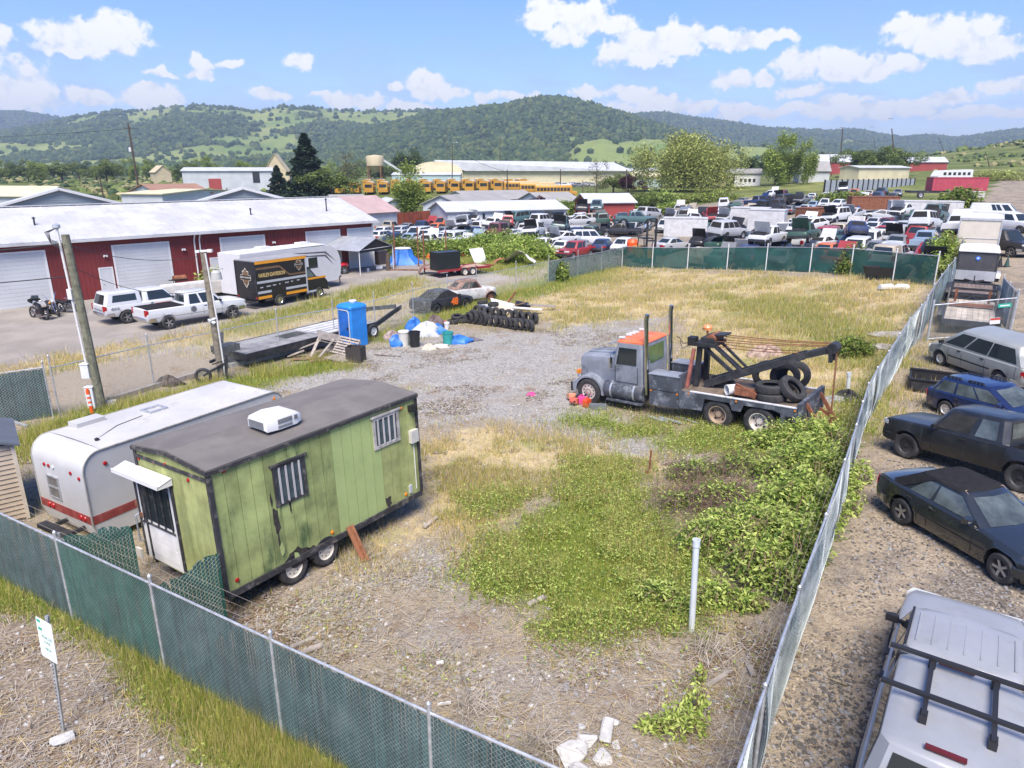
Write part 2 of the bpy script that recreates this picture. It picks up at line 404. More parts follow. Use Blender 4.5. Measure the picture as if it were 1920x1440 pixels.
def ground_material():
 m=bpy.data.materials.new('ground_soil');m.use_nodes=True;m.node_tree.nodes.clear();T=NT(m.node_tree)
 co=T.n('ShaderNodeTexCoord').outputs['Object']
 a1=T.n('ShaderNodeAttribute',attribute_name='z1');a2=T.n('ShaderNodeAttribute',attribute_name='z2')
 s1=T.n('ShaderNodeSeparateColor',{0:a1 .outputs['Color']}).outputs;s2=T.n('ShaderNodeSeparateColor',{0:a2 .outputs['Color']}).outputs
 green,dry,gravel,dead=s1[0],s1[1],s1[2],a1 .outputs['Alpha']
 lane,yard,junk,field=s2[0],s2[1],s2[2],a2 .outputs['Alpha']
 big=T.noise(co,.35,6,.62).outputs[0];mid=T.noise(co,1.6,7,.66).outputs[0];fine=T.noise(co,9,6,.7).outputs[0];tiny=T.noise(co,55,4,.7).outputs[0]
 vor=T.n('ShaderNodeTexVoronoi',{'Vector':co,'Scale':22.0});vor2=T.n('ShaderNodeTexVoronoi',{'Vector':co,'Scale':7.0,'Randomness':1.0})
 def mask(a,n=mid,amt=.9,lo=.35,hi=.65):
  return T.step(T.math('ADD',a,T.math('MULTIPLY',T.math('SUBTRACT',n,.5),amt)),lo,hi)
 def ramp(v,a,b,lo=.3,hi=.7):return T.mix(T.step(v,lo,hi),a,b)
 stone=T.n('ShaderNodeSeparateColor',{0:vor.outputs['Color']}).outputs[0]
 soil=ramp(fine,(.17,.136,.098),(.36,.305,.23))
 soil=T.mix(T.step(tiny,.42,.75),soil,(.40,.345,.265))
 grav=T.mix(T.step(stone,.2,.9),ramp(mid,(.20,.188,.17),(.315,.297,.268)),(.42,.40,.36))
 grav=T.mix(T.step(fine,.45,.75),grav,(.215,.20,.18))
 grav=T.mix(T.math('MULTIPLY',T.step(big,.5,.68),.6),grav,(.27,.215,.15))
 c=T.mix(mask(gravel,big,1.0),soil,grav)
 deadc=ramp(fine,(.13,.095,.07),(.31,.255,.20));deadc=T.mix(T.step(tiny,.5,.75),deadc,(.42,.36,.29))
 c=T.mix(T.math('MULTIPLY',mask(dead,mid,1.0),.8),c,deadc)
 dryc=ramp(mid,(.42,.325,.17),(.56,.45,.28));dryc=T.mix(T.step(fine,.4,.75),dryc,(.36,.31,.13))
 dryc=T.mix(T.step(big,.5,.7),dryc,(.21,.23,.065))
 dryc=T.mix(T.math('MULTIPLY',T.step(T.noise(co,.9,6,.7).outputs[0],.56,.68),.75),dryc,(.20,.165,.125))
 c=T.mix(mask(dry,mid,1.1),c,dryc)
 rust=T.step(T.noise(co,.55,7,.7).outputs[0],.57,.66)
 c=T.mix(T.math('MULTIPLY',rust,T.math('MULTIPLY',T.math('SUBTRACT',1.0,lane),.55)),c,(.20,.115,.06))
 grc=ramp(fine,(.085,.12,.022),(.19,.23,.05));grc=T.mix(T.step(mid,.45,.75),grc,(.26,.26,.085))
 c=T.mix(mask(green,fine,.9),c,grc)
 ln=ramp(fine,(.265,.21,.148),(.42,.355,.265));ln=T.mix(T.math('MULTIPLY',T.step(stone,.55,.95),T.step(mid,.35,.6)),ln,(.13,.115,.10))
 pdark=T.step(T.noise(co,.45,6,.65).outputs[0],.46,.60)
 ln2=T.mix(T.step(stone,.3,.8),(.105,.09,.075),(.27,.24,.21))
 ln=T.mix(T.math('MULTIPLY',pdark,.85),ln,ln2)
 c=T.mix(mask(lane,fine,.5),c,ln)
 yd=ramp(big,(.26,.235,.205),(.36,.325,.285));yd=T.mix(T.math('MULTIPLY',T.step(fine,.5,.8),.5),yd,(.21,.185,.16))
 c=T.mix(T.math('MULTIPLY',mask(yard,mid,.5),T.math('SUBTRACT',1.0,T.math('MULTIPLY',green,.9))),c,yd)
 c=T.mix(T.math('MULTIPLY',T.math('MULTIPLY',mask(dry,mid,.9,.45,.7),yard),.7),c,dryc)
 c=T.mix(T.math('MULTIPLY',mask(green,fine,.9),yard),c,grc)
 jk=ramp(mid,(.20,.17,.13),(.32,.275,.215));c=T.mix(mask(junk,mid,.5),c,jk)
 f1=T.noise(co,.02,6,.65).outputs[0];f2=T.noise(co,.12,5,.65).outputs[0]
 fl=T.mix(T.step(f2,.38,.62),T.mix(T.step(f1,.4,.6),(.115,.15,.04),(.22,.23,.075)),(.09,.11,.035))
 c=T.mix(mask(field,f2,.6),c,fl)
 h=T.math('ADD',T.math('MULTIPLY',fine,.6),T.math('ADD',T.math('MULTIPLY',tiny,.35),T.math('MULTIPLY',vor.outputs['Distance'],.5)))
 bmp=T.n('ShaderNodeBump',{'Height':h,'Strength':.8,'Distance':.05})
 b=T.n('ShaderNodeBsdfPrincipled',{'Base Color':c,'Roughness':.95,'Specular IOR Level':.15,'Normal':bmp})
 T.t.links.new(b.outputs[0],T.n('ShaderNodeOutputMaterial').inputs[0]);return m
ny,nx=GX.shape
ii=(np.arange(ny-1)[:,None]*nx+np.arange(nx-1)[None]).ravel()
link('ground',big_mesh('ground',np.stack([GX.ravel(),GY_ARR.ravel(),GZ.ravel()],1),4,np.stack([ii,ii+1,ii+nx+1,ii+nx],1).ravel(),[ground_material()],smooth=True,attrs={'z1':Z1,'z2':Z2}),kind='structure')
# hills
RIDGES=[(3800,1000,.75,[(-400,215),(0,207),(40,207),(90,216),(140,228),(200,250),(330,300)]),(2500,1150,.45,[(-500,300),(-60,262),(0,250),(80,238),(130,226),(190,215),(260,210),(330,202),(380,200),(440,205),(480,211),(530,205),(620,212),(700,214),(760,212),(830,214),(900,222),(960,240),(1040,290)]),(1900,500,.50,[(-600,280),(0,262),(120,258),(240,265),(330,272),(420,262),(500,272),(600,285),(640,300)]),(1700,650,.93,[(560,305),(600,285),(640,262),(700,243),(740,234),(790,222),(830,214),(880,209),(940,203),(985,193),(1020,187),(1045,187),(1080,192),(1110,200),(1150,212),(1190,224),(1240,238),(1290,256),(1330,280),(1360,300)]),(1150,190,.04,[(1010,315),(1060,292),(1085,268),(1130,260),(1160,268),(1200,261),(1250,262),(1300,265),(1330,272),(1355,279),(1400,275),(1436,276),(1470,290),(1520,312)]),(3200,1200,.92,[(1080,250),(1150,226),(1200,218),(1250,216),(1300,226),(1380,236),(1440,245),(1500,247),(1560,250),(1600,247),(1640,255),(1690,262),(1740,258),(1790,262),(1840,256),(1880,250),(1920,247),(2100,240),(2500,250)]),(2200,600,.70,[(1280,300),(1380,280),(1460,262),(1500,262),(1540,268),(1600,275),(1700,285),(1800,290),(1920,285),(2400,280)]),]
TS=np.linspace(-1.05,1.05,620);HY=560*(1.0145**np.arange(150))
TT,YY=np.meshgrid(TS,HY);HX=TT*YY
def ridge_z(d,sk):
 t=[];z=[]
 for px,py in sk:
  p=at_d(px,py,d);t.append(p.x/d);z.append(p.z)
 return np.array(t),np.array(z)
HZ=3.0+0*TT;WOOD=np.full_like(TT,.5);top=np.full_like(TT,-1e9)
rough=(fbm(HX,YY,420,5,5)-.5);gull=np.abs(fbm(HX,YY,300,9,4)-.5)
for d,wd,wood,sk in RIDGES:
 t,z=ridge_z(d,sk)
 zr=np.interp(TT,t,z,left=-60,right=-60)
 u=(YY-d)/wd
 fall=np.where(u<0,np.exp(-(u*1.35)**2),np.exp(-(u*1.0)**2))
 k=np.clip(np.abs(u)*1.6,0,1)
 h=zr*fall+k*(rough*.40-gull*.35)*np.maximum(zr,0)*np.sqrt(fall)
 WOOD=np.where(h>HZ,wood,WOOD);HZ=np.maximum(HZ,h)
blend=sstep(600,900,YY);HZ=HZ*blend+gz_arr(HX,YY)*(1-blend)-1.5*(1-blend)
wn=fbm(HX,YY,260,21,5);wn2=fbm(HX,YY,70,33,4)
wmask=sstep(-.07,.07,WOOD-.02+(wn-.5)*1.5+(wn2-.5)*.7-.5)
wmask*=sstep(620,800,YY)
def hill_material():
 m=bpy.data.materials.new('hill_grass');m.use_nodes=True;m.node_tree.nodes.clear();T=NT(m.node_tree)
 co=T.n('ShaderNodeTexCoord').outputs['Object'];a=T.n('ShaderNodeAttribute',attribute_name='z1')
 s=T.n('ShaderNodeSeparateColor',{0:a.outputs['Color']}).outputs
 n1=T.noise(co,.006,6,.6).outputs[0];n2=T.noise(co,.05,6,.7).outputs[0]
 g=T.mix(T.step(n1,.35,.65),(.145,.205,.06),(.245,.275,.095));g=T.mix(T.math('MULTIPLY',T.step(n2,.5,.7),.35),g,(.11,.14,.045))
 w=T.mix(T.step(n2,.3,.7),(.030,.048,.020),(.06,.085,.03))
 c=T.mix(s[0],g,w)
 b=T.n('ShaderNodeBsdfPrincipled',{'Base Color':c,'Roughness':1.0,'Specular IOR Level':.05})
 T.t.links.new(b.outputs[0],T.n('ShaderNodeOutputMaterial').inputs[0]);return m
ny,nx=TT.shape;ii=(np.arange(ny-1)[:,None]*nx+np.arange(nx-1)[None]).ravel()
att=np.zeros((TT.size,4));att[:,0]=wmask.ravel()
link('hills',big_mesh('hills',np.stack([HX.ravel(),YY.ravel(),HZ.ravel()],1),4,np.stack([ii,ii+1,ii+nx+1,ii+nx],1).ravel(),[hill_material()],smooth=True,attrs={'z1':att}),kind='structure')
ICO_V=None
def ico(sub=1):
 bm=bmesh.new();bmesh.ops.create_icosphere(bm,subdivisions=sub,radius=1);bm.verts.ensure_lookup_table()
 v=np.array([p.co[:]for p in bm.verts]);f=np.array([[q.index for q in p.verts]for p in bm.faces]);bm.free();return v,f
def crowns(name,P,R,Hh,mats,seed=1,sub=1,**tags):
 rg=np.random.default_rng(seed);v,f=ico(sub);n=len(P)
 V=np.repeat(v[None],n,0)*(1+rg.uniform(-.28,.28,(n,len(v),1)))
 V=V*np.stack([R,R,Hh],1)[:,None]+P[:,None]
 idx=(f[None]+(np.arange(n)*len(v))[:,None,None]).reshape(-1)
 mi=np.repeat(rg.integers(0,len(mats),n),len(f))
 return link(name,big_mesh(name,V.reshape(-1,3),3,idx,mats,mi,smooth=False),**tags)
WOODM=[mat('wood_dark',(.038,.062,.024),.95,var=.3,vs=.2,spec=.1),mat('wood_mid',(.056,.086,.030),.95,var=.3,vs=.2,spec=.1),mat('wood_olive',(.086,.110,.038),.95,var=.3,vs=.2,spec=.1),mat('wood_blue',(.042,.068,.034),.95,var=.3,vs=.2,spec=.1)]
NW=170000
iy=np.clip((np.log(RNG.uniform(720,3600,NW)/560)/math.log(1.0145)),0,ny-2);ix=RNG.uniform(0,nx-2,NW)
iyi=iy.astype(int);ixi=ix.astype(int);fy=iy-iyi;fx=ix-ixi
def bil(A):return(A[iyi,ixi]*(1-fx)+A[iyi,ixi+1]*fx)*(1-fy)+(A[iyi+1,ixi]*(1-fx)+A[iyi+1,ixi+1]*fx)*fy
bx,by,bz,bw=bil(HX),bil(YY),bil(HZ),bil(wmask)
keep=(RNG.uniform(0,1,NW)<np.where(bw>.5,.75,.035))&(np.abs(bx/by)<.86)&(bz>8)
keep&=~((by<1000)&(bw<.5)&(RNG.uniform(0,1,NW)<.8))
bx,by,bz=bx[keep],by[keep],bz[keep];R=RNG.uniform(.7,1.0,len(bx))**2*7.2*(.70+by/4000)
crowns('woodland',np.stack([bx,by,bz+R*.35],1),R,R*RNG.uniform(.8,1.25,len(bx)),WOODM,3,kind='stuff',label='dark oak woods covering the far hills',cat='woodland')
# shared materials
M_galv=mat('galvanised_steel',(.50,.52,.54),.45,.6,var=.2,vs=8,dirt=.5,dcol=(.36,.33,.29),ds=6)
M_barb=mat('barbed_wire',(.30,.26,.21),.7,.3,var=.3)
M_wire=mat('chain_wire',(.36,.40,.395),.5,.4,var=.25,vs=4)
M_slatg=mat('slat_grey_green',(.032,.078,.076),.75,var=.25,vs=1.3,island=.28,dirt=.45,dcol=(.13,.18,.175),ds=.9)
M_slatd=mat('screen_dark_green',(.012,.085,.062),.75,var=.25,vs=1.3,island=.12,dirt=.35,dcol=(.05,.13,.11),ds=1.2)
M_slatb=mat('slat_pale_blue',(.155,.21,.222),.75,var=.2,vs=1.0,island=.14,dirt=.5,dcol=(.25,.30,.312),ds=.8)
M_screen=mat('screen_far',(.014,.075,.062),.8,var=.35,vs=.6,dirt=.4,dcol=(.05,.12,.11),ds=.7,alpha=.88)
M_wood=mat('weathered_wood',(.30,.265,.225),.85,var=.3,vs=3,bump=.4,dirt=.5,dcol=(.14,.11,.085),ds=3)
M_woodp=mat('green_treated_pole',(.165,.165,.115),.85,var=.35,vs=6,bump=.5,bs=60,dirt=.6,dcol=(.08,.085,.06),ds=5)
M_brownpole=mat('dark_brown_pole',(.075,.052,.038),.9,var=.3,vs=4)
M_white=mat('white_paint',(.64,.64,.63),.5,var=.05)
M_whiteroof=mat('white_metal_roof',(.46,.465,.475),.5,var=.12,vs=.5,dirt=.6,dcol=(.33,.33,.33),ds=1.1)
M_redwall=mat('barn_red_siding',(.165,.022,.020),.6,var=.15,vs=.5,dirt=.15,dcol=(.10,.02,.018))
M_door=mat('white_roll_door',(.52,.535,.54),.5,var=.06,vs=.5)
M_rubber=mat('tyre_rubber',(.030,.030,.032),.85,var=.3,vs=9,dirt=.4,dcol=(.11,.10,.09),ds=5)
M_black=mat('black_plastic',(.016,.016,.018),.55,var=.2)
M_darkm=mat('dark_steel',(.035,.037,.042),.55,.3,var=.35,vs=3,dirt=.45,dcol=(.13,.12,.115),ds=2.5)
M_rust=mat('rusty_steel',(.20,.075,.038),.85,var=.4,vs=5,dirt=.6,dcol=(.09,.045,.03),ds=4)
M_glass=mat('dark_glass',(.020,.027,.030),.06,var=0,spec=.7)
M_glassl=mat('pale_glass',(.13,.17,.175),.08,var=.2,vs=.7,spec=.8)
M_chrome=mat('chrome',(.62,.63,.65),.18,1.0,var=.1)
M_rim=mat('alloy_rim',(.45,.45,.46),.35,.7,var=.2)
M_tail=mat('red_lens',(.34,.012,.014),.25,var=.1)
M_amber=mat('amber_lens',(.62,.20,.02),.3,var=.1)
M_head=mat('clear_lens',(.62,.65,.66),.12,var=.1,spec=.8)
M_conc=mat('old_concrete',(.40,.39,.37),.9,var=.2,vs=4,bump=.5,dirt=.4,dcol=(.24,.22,.20),ds=3)
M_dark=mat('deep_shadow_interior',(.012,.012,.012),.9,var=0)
M_orange=mat('orange_plastic',(.75,.10,.02),.45,var=.1)
M_bluet=mat('blue_tarp',(.03,.16,.52),.5,var=.25,vs=2,bump=.5,bs=6)
# fences
def resample(P,step):
 P=[Vector((p[0],p[1]))for p in P];out=[P[0]];acc=0.0
 for a,b in zip(P,P[1:]):
  L=(b-a).length;d=step-acc
  while d<=L:out.append(a+(b-a)*(d/L));d+=step
  acc=L-(d-step)
 if(out[-1]-P[-1]).length>step*.3:out.append(P[-1])
 return out
def fence(name,label,P,h,panels,post_step=3.05,wires='both',pitch=.075,wr=.0028,slat=.075,lean=0.0,rail_r=.022,post_r=.03,barb=True,wavy=0.0,post_mat=None,front=1,posts=None,top_up=.25,group=None,post_front=False):
 """chain link fence along P: steel posts, top rail, woven wire, privacy slats per bay and barbed strands. panels(i) -> slat material or None"""
 pp=[Vector(p)for p in posts]if posts else resample(P,post_step)
 z0=gz(pp[0].x,pp[0].y);root=thing(name,label,'fence',(pp[0].x,pp[0].y,z0),group=group)
 inv=Matrix.Translation((-pp[0].x,-pp[0].y,-z0))
 pm=post_mat or M_galv
 for i,p in enumerate(pp):
  b=MB();b.M=inv;z=gz(p.x,p.y)
  b.tube([(p.x,p.y,z-.1),(p.x,p.y,z+h+top_up)],post_r,10);b.lathe([(post_r*1.25,0),(post_r*1.25,.05),(.008,.085)],10,c=(p.x,p.y,z+h+top_up-.02))
  b.lathe([(post_r*1.25,0),(post_r*1.25,.04)],10,c=(p.x,p.y,z+h-.03))
  b.build('post',pm,root)
 b=MB();b.M=inv;b.tube([(p.x,p.y,gz(p.x,p.y)+h)for p in pp],rail_r,8);b.build('top_rail',M_galv,root)
 wb=MB();wb.M=inv;wy=MB();wy.M=inv
 for i,(a,c)in enumerate(zip(pp,pp[1:])):
  L=(c-a).length;d=(c-a)/L;nrm=Vector((d.y,-d.x))*front
  za,zc=gz(a.x,a.y),gz(c.x,c.y)
  def P3(u,v,off):
   s=wavy*math.sin(u*2.1+i*1.7)*math.sin(v/h*3.0)+lean*(h-v)/h
   q=a+d*u+nrm*(off+s);return(q.x,q.y,za+(zc-za)*u/L+v)
  sm=panels(i)
  if sm is not None:
   b=MB();b.M=inv;n=max(1,int(L/slat))if slat else max(6,int(L/.5));rng=random.Random(i*7+3)
   rows=5 if wavy else 1
   if slat:
    for k in range(n):
     u0,u1=L*k/n,L*(k+.93)/n;t=rng.uniform(-.007,.007);lo=rng.uniform(.02,.07);hi=h-rng.uniform(.03,.07)
     vs=[]
     for r in range(rows+1):
      v=lo+(hi-lo)*r/rows;vs+=[P3(u0,v,t),P3(u1,v,-t)]
     b.add(vs,[(2*r,2*r+1,2*r+3,2*r+2)for r in range(rows)])
   else:
    rws=[]
    for r in range(5):
     rws.append([P3(L*k/n,.04+(h-.08)*r/4,.018*math.sin(k*1.9+r*.9))for k in range(n+1)])
    b.loft(rws)
   b.build('slat_panel',sm,root,ang=0 if slat else 60,fix=False)
  if wires:
   m=pitch;n=int((L+h)/m)+1
   for k in range(n):
    for sgn in(1,-1):
     u=k*m-(h if sgn>0 else 0);u0,v0,u1,v1=u,0.03,u+sgn*h,h-.02
     if sgn<0:u0,u1=k*m,k*m-h
     pts=[]
     for(ua,va,ub,vb)in[(u0,v0,u1,v1)]:
      t0,t1=0.,1.
      du=ub-ua
      lo,hi=sorted(((0-ua)/du,(L-ua)/du));t0,t1=max(t0,lo),min(t1,hi)
      if t1-t0>.01:pts=[(ua+du*t0,va+(vb-va)*t0),(ua+du*t1,va+(vb-va)*t1)]
     if pts:
      if wavy:
       seg=[(pts[0][0]+(pts[1][0]-pts[0][0])*j/3,pts[0][1]+(pts[1][1]-pts[0][1])*j/3)for j in range(4)]
      else:seg=pts
      for off in((.016,-.016)if wires=='both' and sm is not None else(.012,)):
       wb.tube([P3(q[0],q[1],off)for q in seg],wr,3,cap=False)
  if barb:
   for s,(o,hh)in enumerate(((-.10,h+.10),(-.20,h+.20),(-.30,h+.30))):
    wy.tube([P3(L*k/6,hh-.05*math.sin(math.pi*k/6)*(1+.3*s)+.02*math.sin(i*2.3+s+k),o)for k in range(7)],.0024,3,cap=False)
 if wires:wb.build('wire_mesh',M_wire,root,ang=0,fix=False)
 if barb:
  wy.build('barbed_wire',M_barb,root,ang=0,fix=False)
 return root
u=Vector((2.67,-1.55));p1=Vector((-9.14,12.35))
FF=[p1+u*k for k in(-3,-2,-1,0,1,2,3,4)];FF.append(Vector((1.55,6.15)))
FF=[p for p in FF[:7]]+[FF[6]+u*.95,Vector((2.2,5.75))]
fence('chain_link_fence','chain link fence with grey and green privacy slats across the near left corner',FF,1.93,lambda i:M_slatd if i==3 else M_slatg,posts=FF,pitch=.085,slat=.07,wr=.0026,top_up=.13)
RF=[(2.2,5.75),(2.75,6.8),(3.9,8.55),(5.4,11.1),(6.6,12.95),(8.5,16.1),(10.2,19.1),(12.1,22.4),(14.9,26.4),(18.1,30.8),(19.9,32.9)]
fence('chain_link_fence','pale blue grey slatted chain link fence bowing along the lane of parked cars',RF,1.85,lambda i:M_slatb,post_step=2.6,pitch=.09,slat=.085,wavy=.10,wr=.0032,front=1,top_up=.06)
RF2=[(20.0,33.1),(22.2,36.2),(25.8,41.0),(28.6,44.6),(33,51.5),(41,62)]
fence('chain_link_fence','pale grey slatted chain link fence beyond the gate beside the trailers',RF2,1.9,lambda i:M_slatb,post_step=2.8,wires=None,slat=.11,wavy=.12,barb=True,top_up=.1)
FAR=[(11.0,69.8),(13.4,66.7),(16.1,64.0),(18.9,61.3),(21.3,58.5),(23.6,55.2),(25.3,52.0),(26.8,48.8),(27.7,45.4)]
fence('screened_fence','dark green screened fence in front of the junkyard rows',FAR,1.95,lambda i:M_screen,posts=FAR,wires=None,slat=0,barb=False,post_r=.045,rail_r=.03,front=-1,post_mat=M_white)
LF=[(-17.3,25.0),(-15.4,28.5),(-11.75,34.0),(-9.6,36.6),(-7.85,39.0),(-6.16,42.7),(-4.3,45.9),(-2.5,48.8),(.3,53.0),(3,57.2),(5.8,61.5),(8.4,65.6),(11.0,69.8)]
fence('chain_link_fence','bare chain link fence along the yard of the red building',LF,1.9,lambda i:M_screen if i>8 else None,posts=LF,wires='one',pitch=.11,wr=.0021,slat=0,barb=False,top_up=.45,post_r=.028)
LF2=[(-25.5,19.4),(-22.6,21.3),(-19.9,23.2),(-17.5,24.9)]
fence('chain_link_fence','dark slatted chain link section left of the leaning utility pole',LF2,1.95,lambda i:M_slatg,posts=LF2,pitch=.11,wr=.004,slat=.09,barb=False,top_up=.2,wires='both')
def fence_leaf(label,A,B,hA,hB,m):
 A,B=Vector(A),Vector(B);L=(B-A).length;d=(B-A)/L;root=thing('fence_panel',label,'fence panel',(A.x,A.y,0))
 b=MB();n=int(L/.07)
 def P3(u_,v,o=0.0):return(d.x*u_+d.y*o,d.y*u_-d.x*o,v)
 hh=lambda u_:hA+(hB-hA)*u_/L+.05*math.sin(u_*9)
 for k in range(n):
  u0,u1=L*k/n,L*(k+.9)/n;b.add([P3(u0,.03),P3(u1,.03),P3(u1,hh(u1)-.04-random.uniform(0,.25)*(k%3==0)),P3(u0,hh(u0)-.04)],[(0,1,2,3)])
 b.build('slat_panel',m,root,ang=0,fix=False)
 w=MB();
 for k in range(int((L+2)/.085)):
  for s in(1,-1):
   ua=k*.085-(2 if s>0 else 0);q=[]
   for j in range(25):
    uu,vv=ua+s*j*.083,j*.083
    if 0<=uu<=L and vv<=hh(uu):q.append(P3(uu,vv,.014))
   if len(q)>1:w.tube([q[0],q[-1]],.0034,3,cap=False)
 w.build('wire_mesh',M_wire,root,ang=0,fix=False)
 pb=MB();pb.tube([P3(0,0),P3(0,hA+.1)],.025,8);pb.build('post',M_galv,root);return root
fence_leaf('dark green slatted fence leaf between the white camper and the trailer door',(-9.35,12.75),(-8.0,13.05),1.75,1.95,M_slatd)
fence_leaf('dark green slatted fence leaf leaning at the near corner of the green trailer',(-6.75,11.35),(-5.72,11.95),1.45,1.95,M_slatd)
# the red building
A=at_z(0,455,4.4);B=at_z(697,412,4.4);ex=Vector((B.x-A.x,B.y-A.y,0));Lb=ex.length;ex.normalize();ey=Vector((-ex.y,ex.x,0))
EXT=12.0;Lb+=EXT;O=A-ex*EXT;O.z=0
red=thing('workshop_building','long barn red metal workshop with white roll doors and a white metal roof','building',O,math.atan2(ex.y,ex.x))
DEP,EAVE,RIDGE=12.5,4.4,6.3
b=MB();b.box(0,Lb,.0,DEP,0,EAVE)
b.prism([(0,EAVE),(DEP,EAVE),(DEP/2,RIDGE-.1)],0,Lb,'X')
x=.0
while x<Lb:
 b.box(x,x+.045,-.022,0,0.05,EAVE-.02);x+=.3
b.build('wall',M_redwall,red,ang=0)
rf=MB()
for s in(0,1):
 y0,y1=(-.45,DEP/2)if s==0 else(DEP+.45,DEP/2)
 sl=(RIDGE-EAVE)/(DEP/2+.0);z0=EAVE-.45*sl
 rf.slab([(-.4,y0,z0),(Lb+.45,y0,z0),(Lb+.45,y1,RIDGE),(-.4,y1,RIDGE)]if s==0 else[(-.4,y1,RIDGE),(Lb+.45,y1,RIDGE),(Lb+.45,y0,z0),(-.4,y0,z0)],.08)
x=-.3
while x<Lb+.4:
 rf.bar((x,-.45,EAVE-.45*sl+.10),(x,DEP/2,RIDGE+.10),.05,.035);x+=.61
rf.build('roof',M_whiteroof,red,ang=0)
MB().bar((-.4,DEP/2,RIDGE+.12),(Lb+.45,DEP/2,RIDGE+.12),.45,.04).build('ridge_cap',M_whiteroof,red,ang=0)
def wall_u(px,py,z=2.0):
 d=ray(px,py);n=Vector((ey.x,ey.y));o=Vector((O.x,O.y));t=n.dot(o)/(d[0]*n.x+d[1]*n.y)
 return(Vector((d[0]*t,d[1]*t))-o).dot(Vector((ex.x,ex.y))),CH+d[2]*t
doors=[(-60,470,78,462),(210,452,312,447),(413,440,492,434),(574,430,634,424),(652,423,696,419)]
for(xa,ya,xb,yb)in doors:
 u0,za=wall_u(xa,ya);u1,zb=wall_u(xb,yb);top_=min((za+zb)/2-.1,3.6)
 d=MB()
 for k in range(14):d.box(u0,u1,-.035,.0,top_*k/14+.012,top_*(k+1)/14);d.box(u0,u1,-.02,0,top_*(k+1)/14,top_*(k+1)/14+.012)
 dd=d.build('roll_door',M_door,red,ang=0)
 f=MB();f.box(u0-.14,u0-.002,-.06,0,0,top_+.14);f.box(u1+.002,u1+.14,-.06,0,0,top_+.14);f.box(u0,u1,-.06,0,top_+.02,top_+.14);f.build('door_frame',M_white,dd,ang=0)
for(xa,xb)in((186,208),(397,412)):
 u0,_=wall_u(xa,500);u1,_=wall_u(xb,500);
 if u1-u0>1.3:u1=u0+1.1
 d=MB();d.box(u0,u1,-.04,0,.02,2.1);dd=d.build('entry_door',M_door,red,ang=0)
 f=MB();f.box(u0-.1,u0-.002,-.06,0,0,2.2);f.box(u1+.002,u1+.1,-.06,0,0,2.2);f.box(u0,u1,-.06,0,2.11,2.2);f.build('door_frame',M_white,dd,ang=0)
 MB().lathe([(.0,-.0),(.03,.01),(.03,.05),(0,.06)],8,axis='Y',c=(u0+.12,-.1,1.0)).build('handle',M_chrome,dd)
for xx in(360,370,700):
 uu,_=wall_u(xx,430);uu=min(uu,Lb-.12)
 b=MB();b.tube([(uu,-.42,EAVE-.2),(uu,-.30,EAVE-.35),(uu,-.10,EAVE-.7),(uu,-.10,.15),(uu,-.25,.08)],.06,8);b.build('downpipe',M_white,red)
b=MB();b.box(-.4,Lb+.45,-.58,-.44,EAVE-.27,EAVE-.13);b.build('gutter',M_whiteroof,red,ang=0)
for(px,py)in((90,432),(500,410),(642,395)):
 uu,_=wall_u(px,py+20);b=MB();b.tube([(uu,2.5,EAVE+.5),(uu,2.5,EAVE+1.5+(.4 if px>600 else-.2))],.06,8);b.lathe([(.12,0),(.12,.05),(0,.14)],8,c=(uu,2.5,EAVE+1.5+(.4 if px>600 else-.2)));b.build('roof_vent',M_darkm,red)
for px in(197,345,515):
 uu,_=wall_u(px,480);b=MB();b.box(uu-.12,uu+.12,-.14,-.03,3.0,3.1);b.lathe([(.03,0),(.08,.12)],8,axis='Y',c=(uu-.1,-.26,2.98));b.lathe([(.03,0),(.08,.12)],8,axis='Y',c=(uu+.1,-.26,2.98));b.build('floodlight',M_white,red)
 # buildings further back
def wcol(name,c):return mat(name,c,.7,var=.10,vs=.4,dirt=.25,dcol=tuple(x*.7 for x in c),ds=.5)
def shed(name,label,cat,P,Q,depth,eave,ridge,wm,rm,along=True,over=.4,z=None,wins=(),extra=None,trim=None):
 """gabled building: P, Q = ground points of the front; ridge along the front (along) or across it"""
 P=Vector(P);Q=Vector(Q);e=Vector((Q.x-P.x,Q.y-P.y,0));L=e.length;zb=(min(P.z,Q.z)if z is None else z)-.2
 r=thing(name,label,cat,(P.x,P.y,zb),math.atan2(e.y,e.x));D=depth
 b=MB();b.box(0,L,0,D,0,eave)
 b.prism([(0,eave),(D,eave),(D/2,ridge-.06)],0,L,'X')if along else b.prism([(0,eave),(L,eave),(L/2,ridge-.06)],0,D,'Y')
 b.build('wall',wm,r,ang=0);q=MB()
 if along:
  s=(ridge-eave)/(D/2)
  q.slab([(-over,-over,eave-over*s),(L+over,-over,eave-over*s),(L+over,D/2,ridge),(-over,D/2,ridge)],.12)
  q.slab([(-over,D/2,ridge),(L+over,D/2,ridge),(L+over,D+over,eave-over*s),(-over,D+over,eave-over*s)],.12)
 else:
  s=(ridge-eave)/(L/2)
  q.slab([(-over,-over,eave-over*s),(L/2,-over,ridge),(L/2,D+over,ridge),(-over,D+over,eave-over*s)],.12)
  q.slab([(L/2,-over,ridge),(L+over,-over,eave-over*s),(L+over,D+over,eave-over*s),(L/2,D+over,ridge)],.12)
  if trim:
   for sx in(-1,1):q.bar((L/2+sx*.05,-over-.05,ridge+.02),(L/2+sx*(L/2+over),-over-.05,eave-over*s+.02),.08,.24)
 q.build('roof',rm,r,ang=0)
 for(u0,u1,z0,z1,wmat,nm)in wins:
  f=MB().box(u0*L,u1*L,-.06,-.003,z0,z1).build(nm,wmat,r,ang=0)
 return r
def siding(name,c):
 return mat(name,c,.6,var=.08,vs=.3)
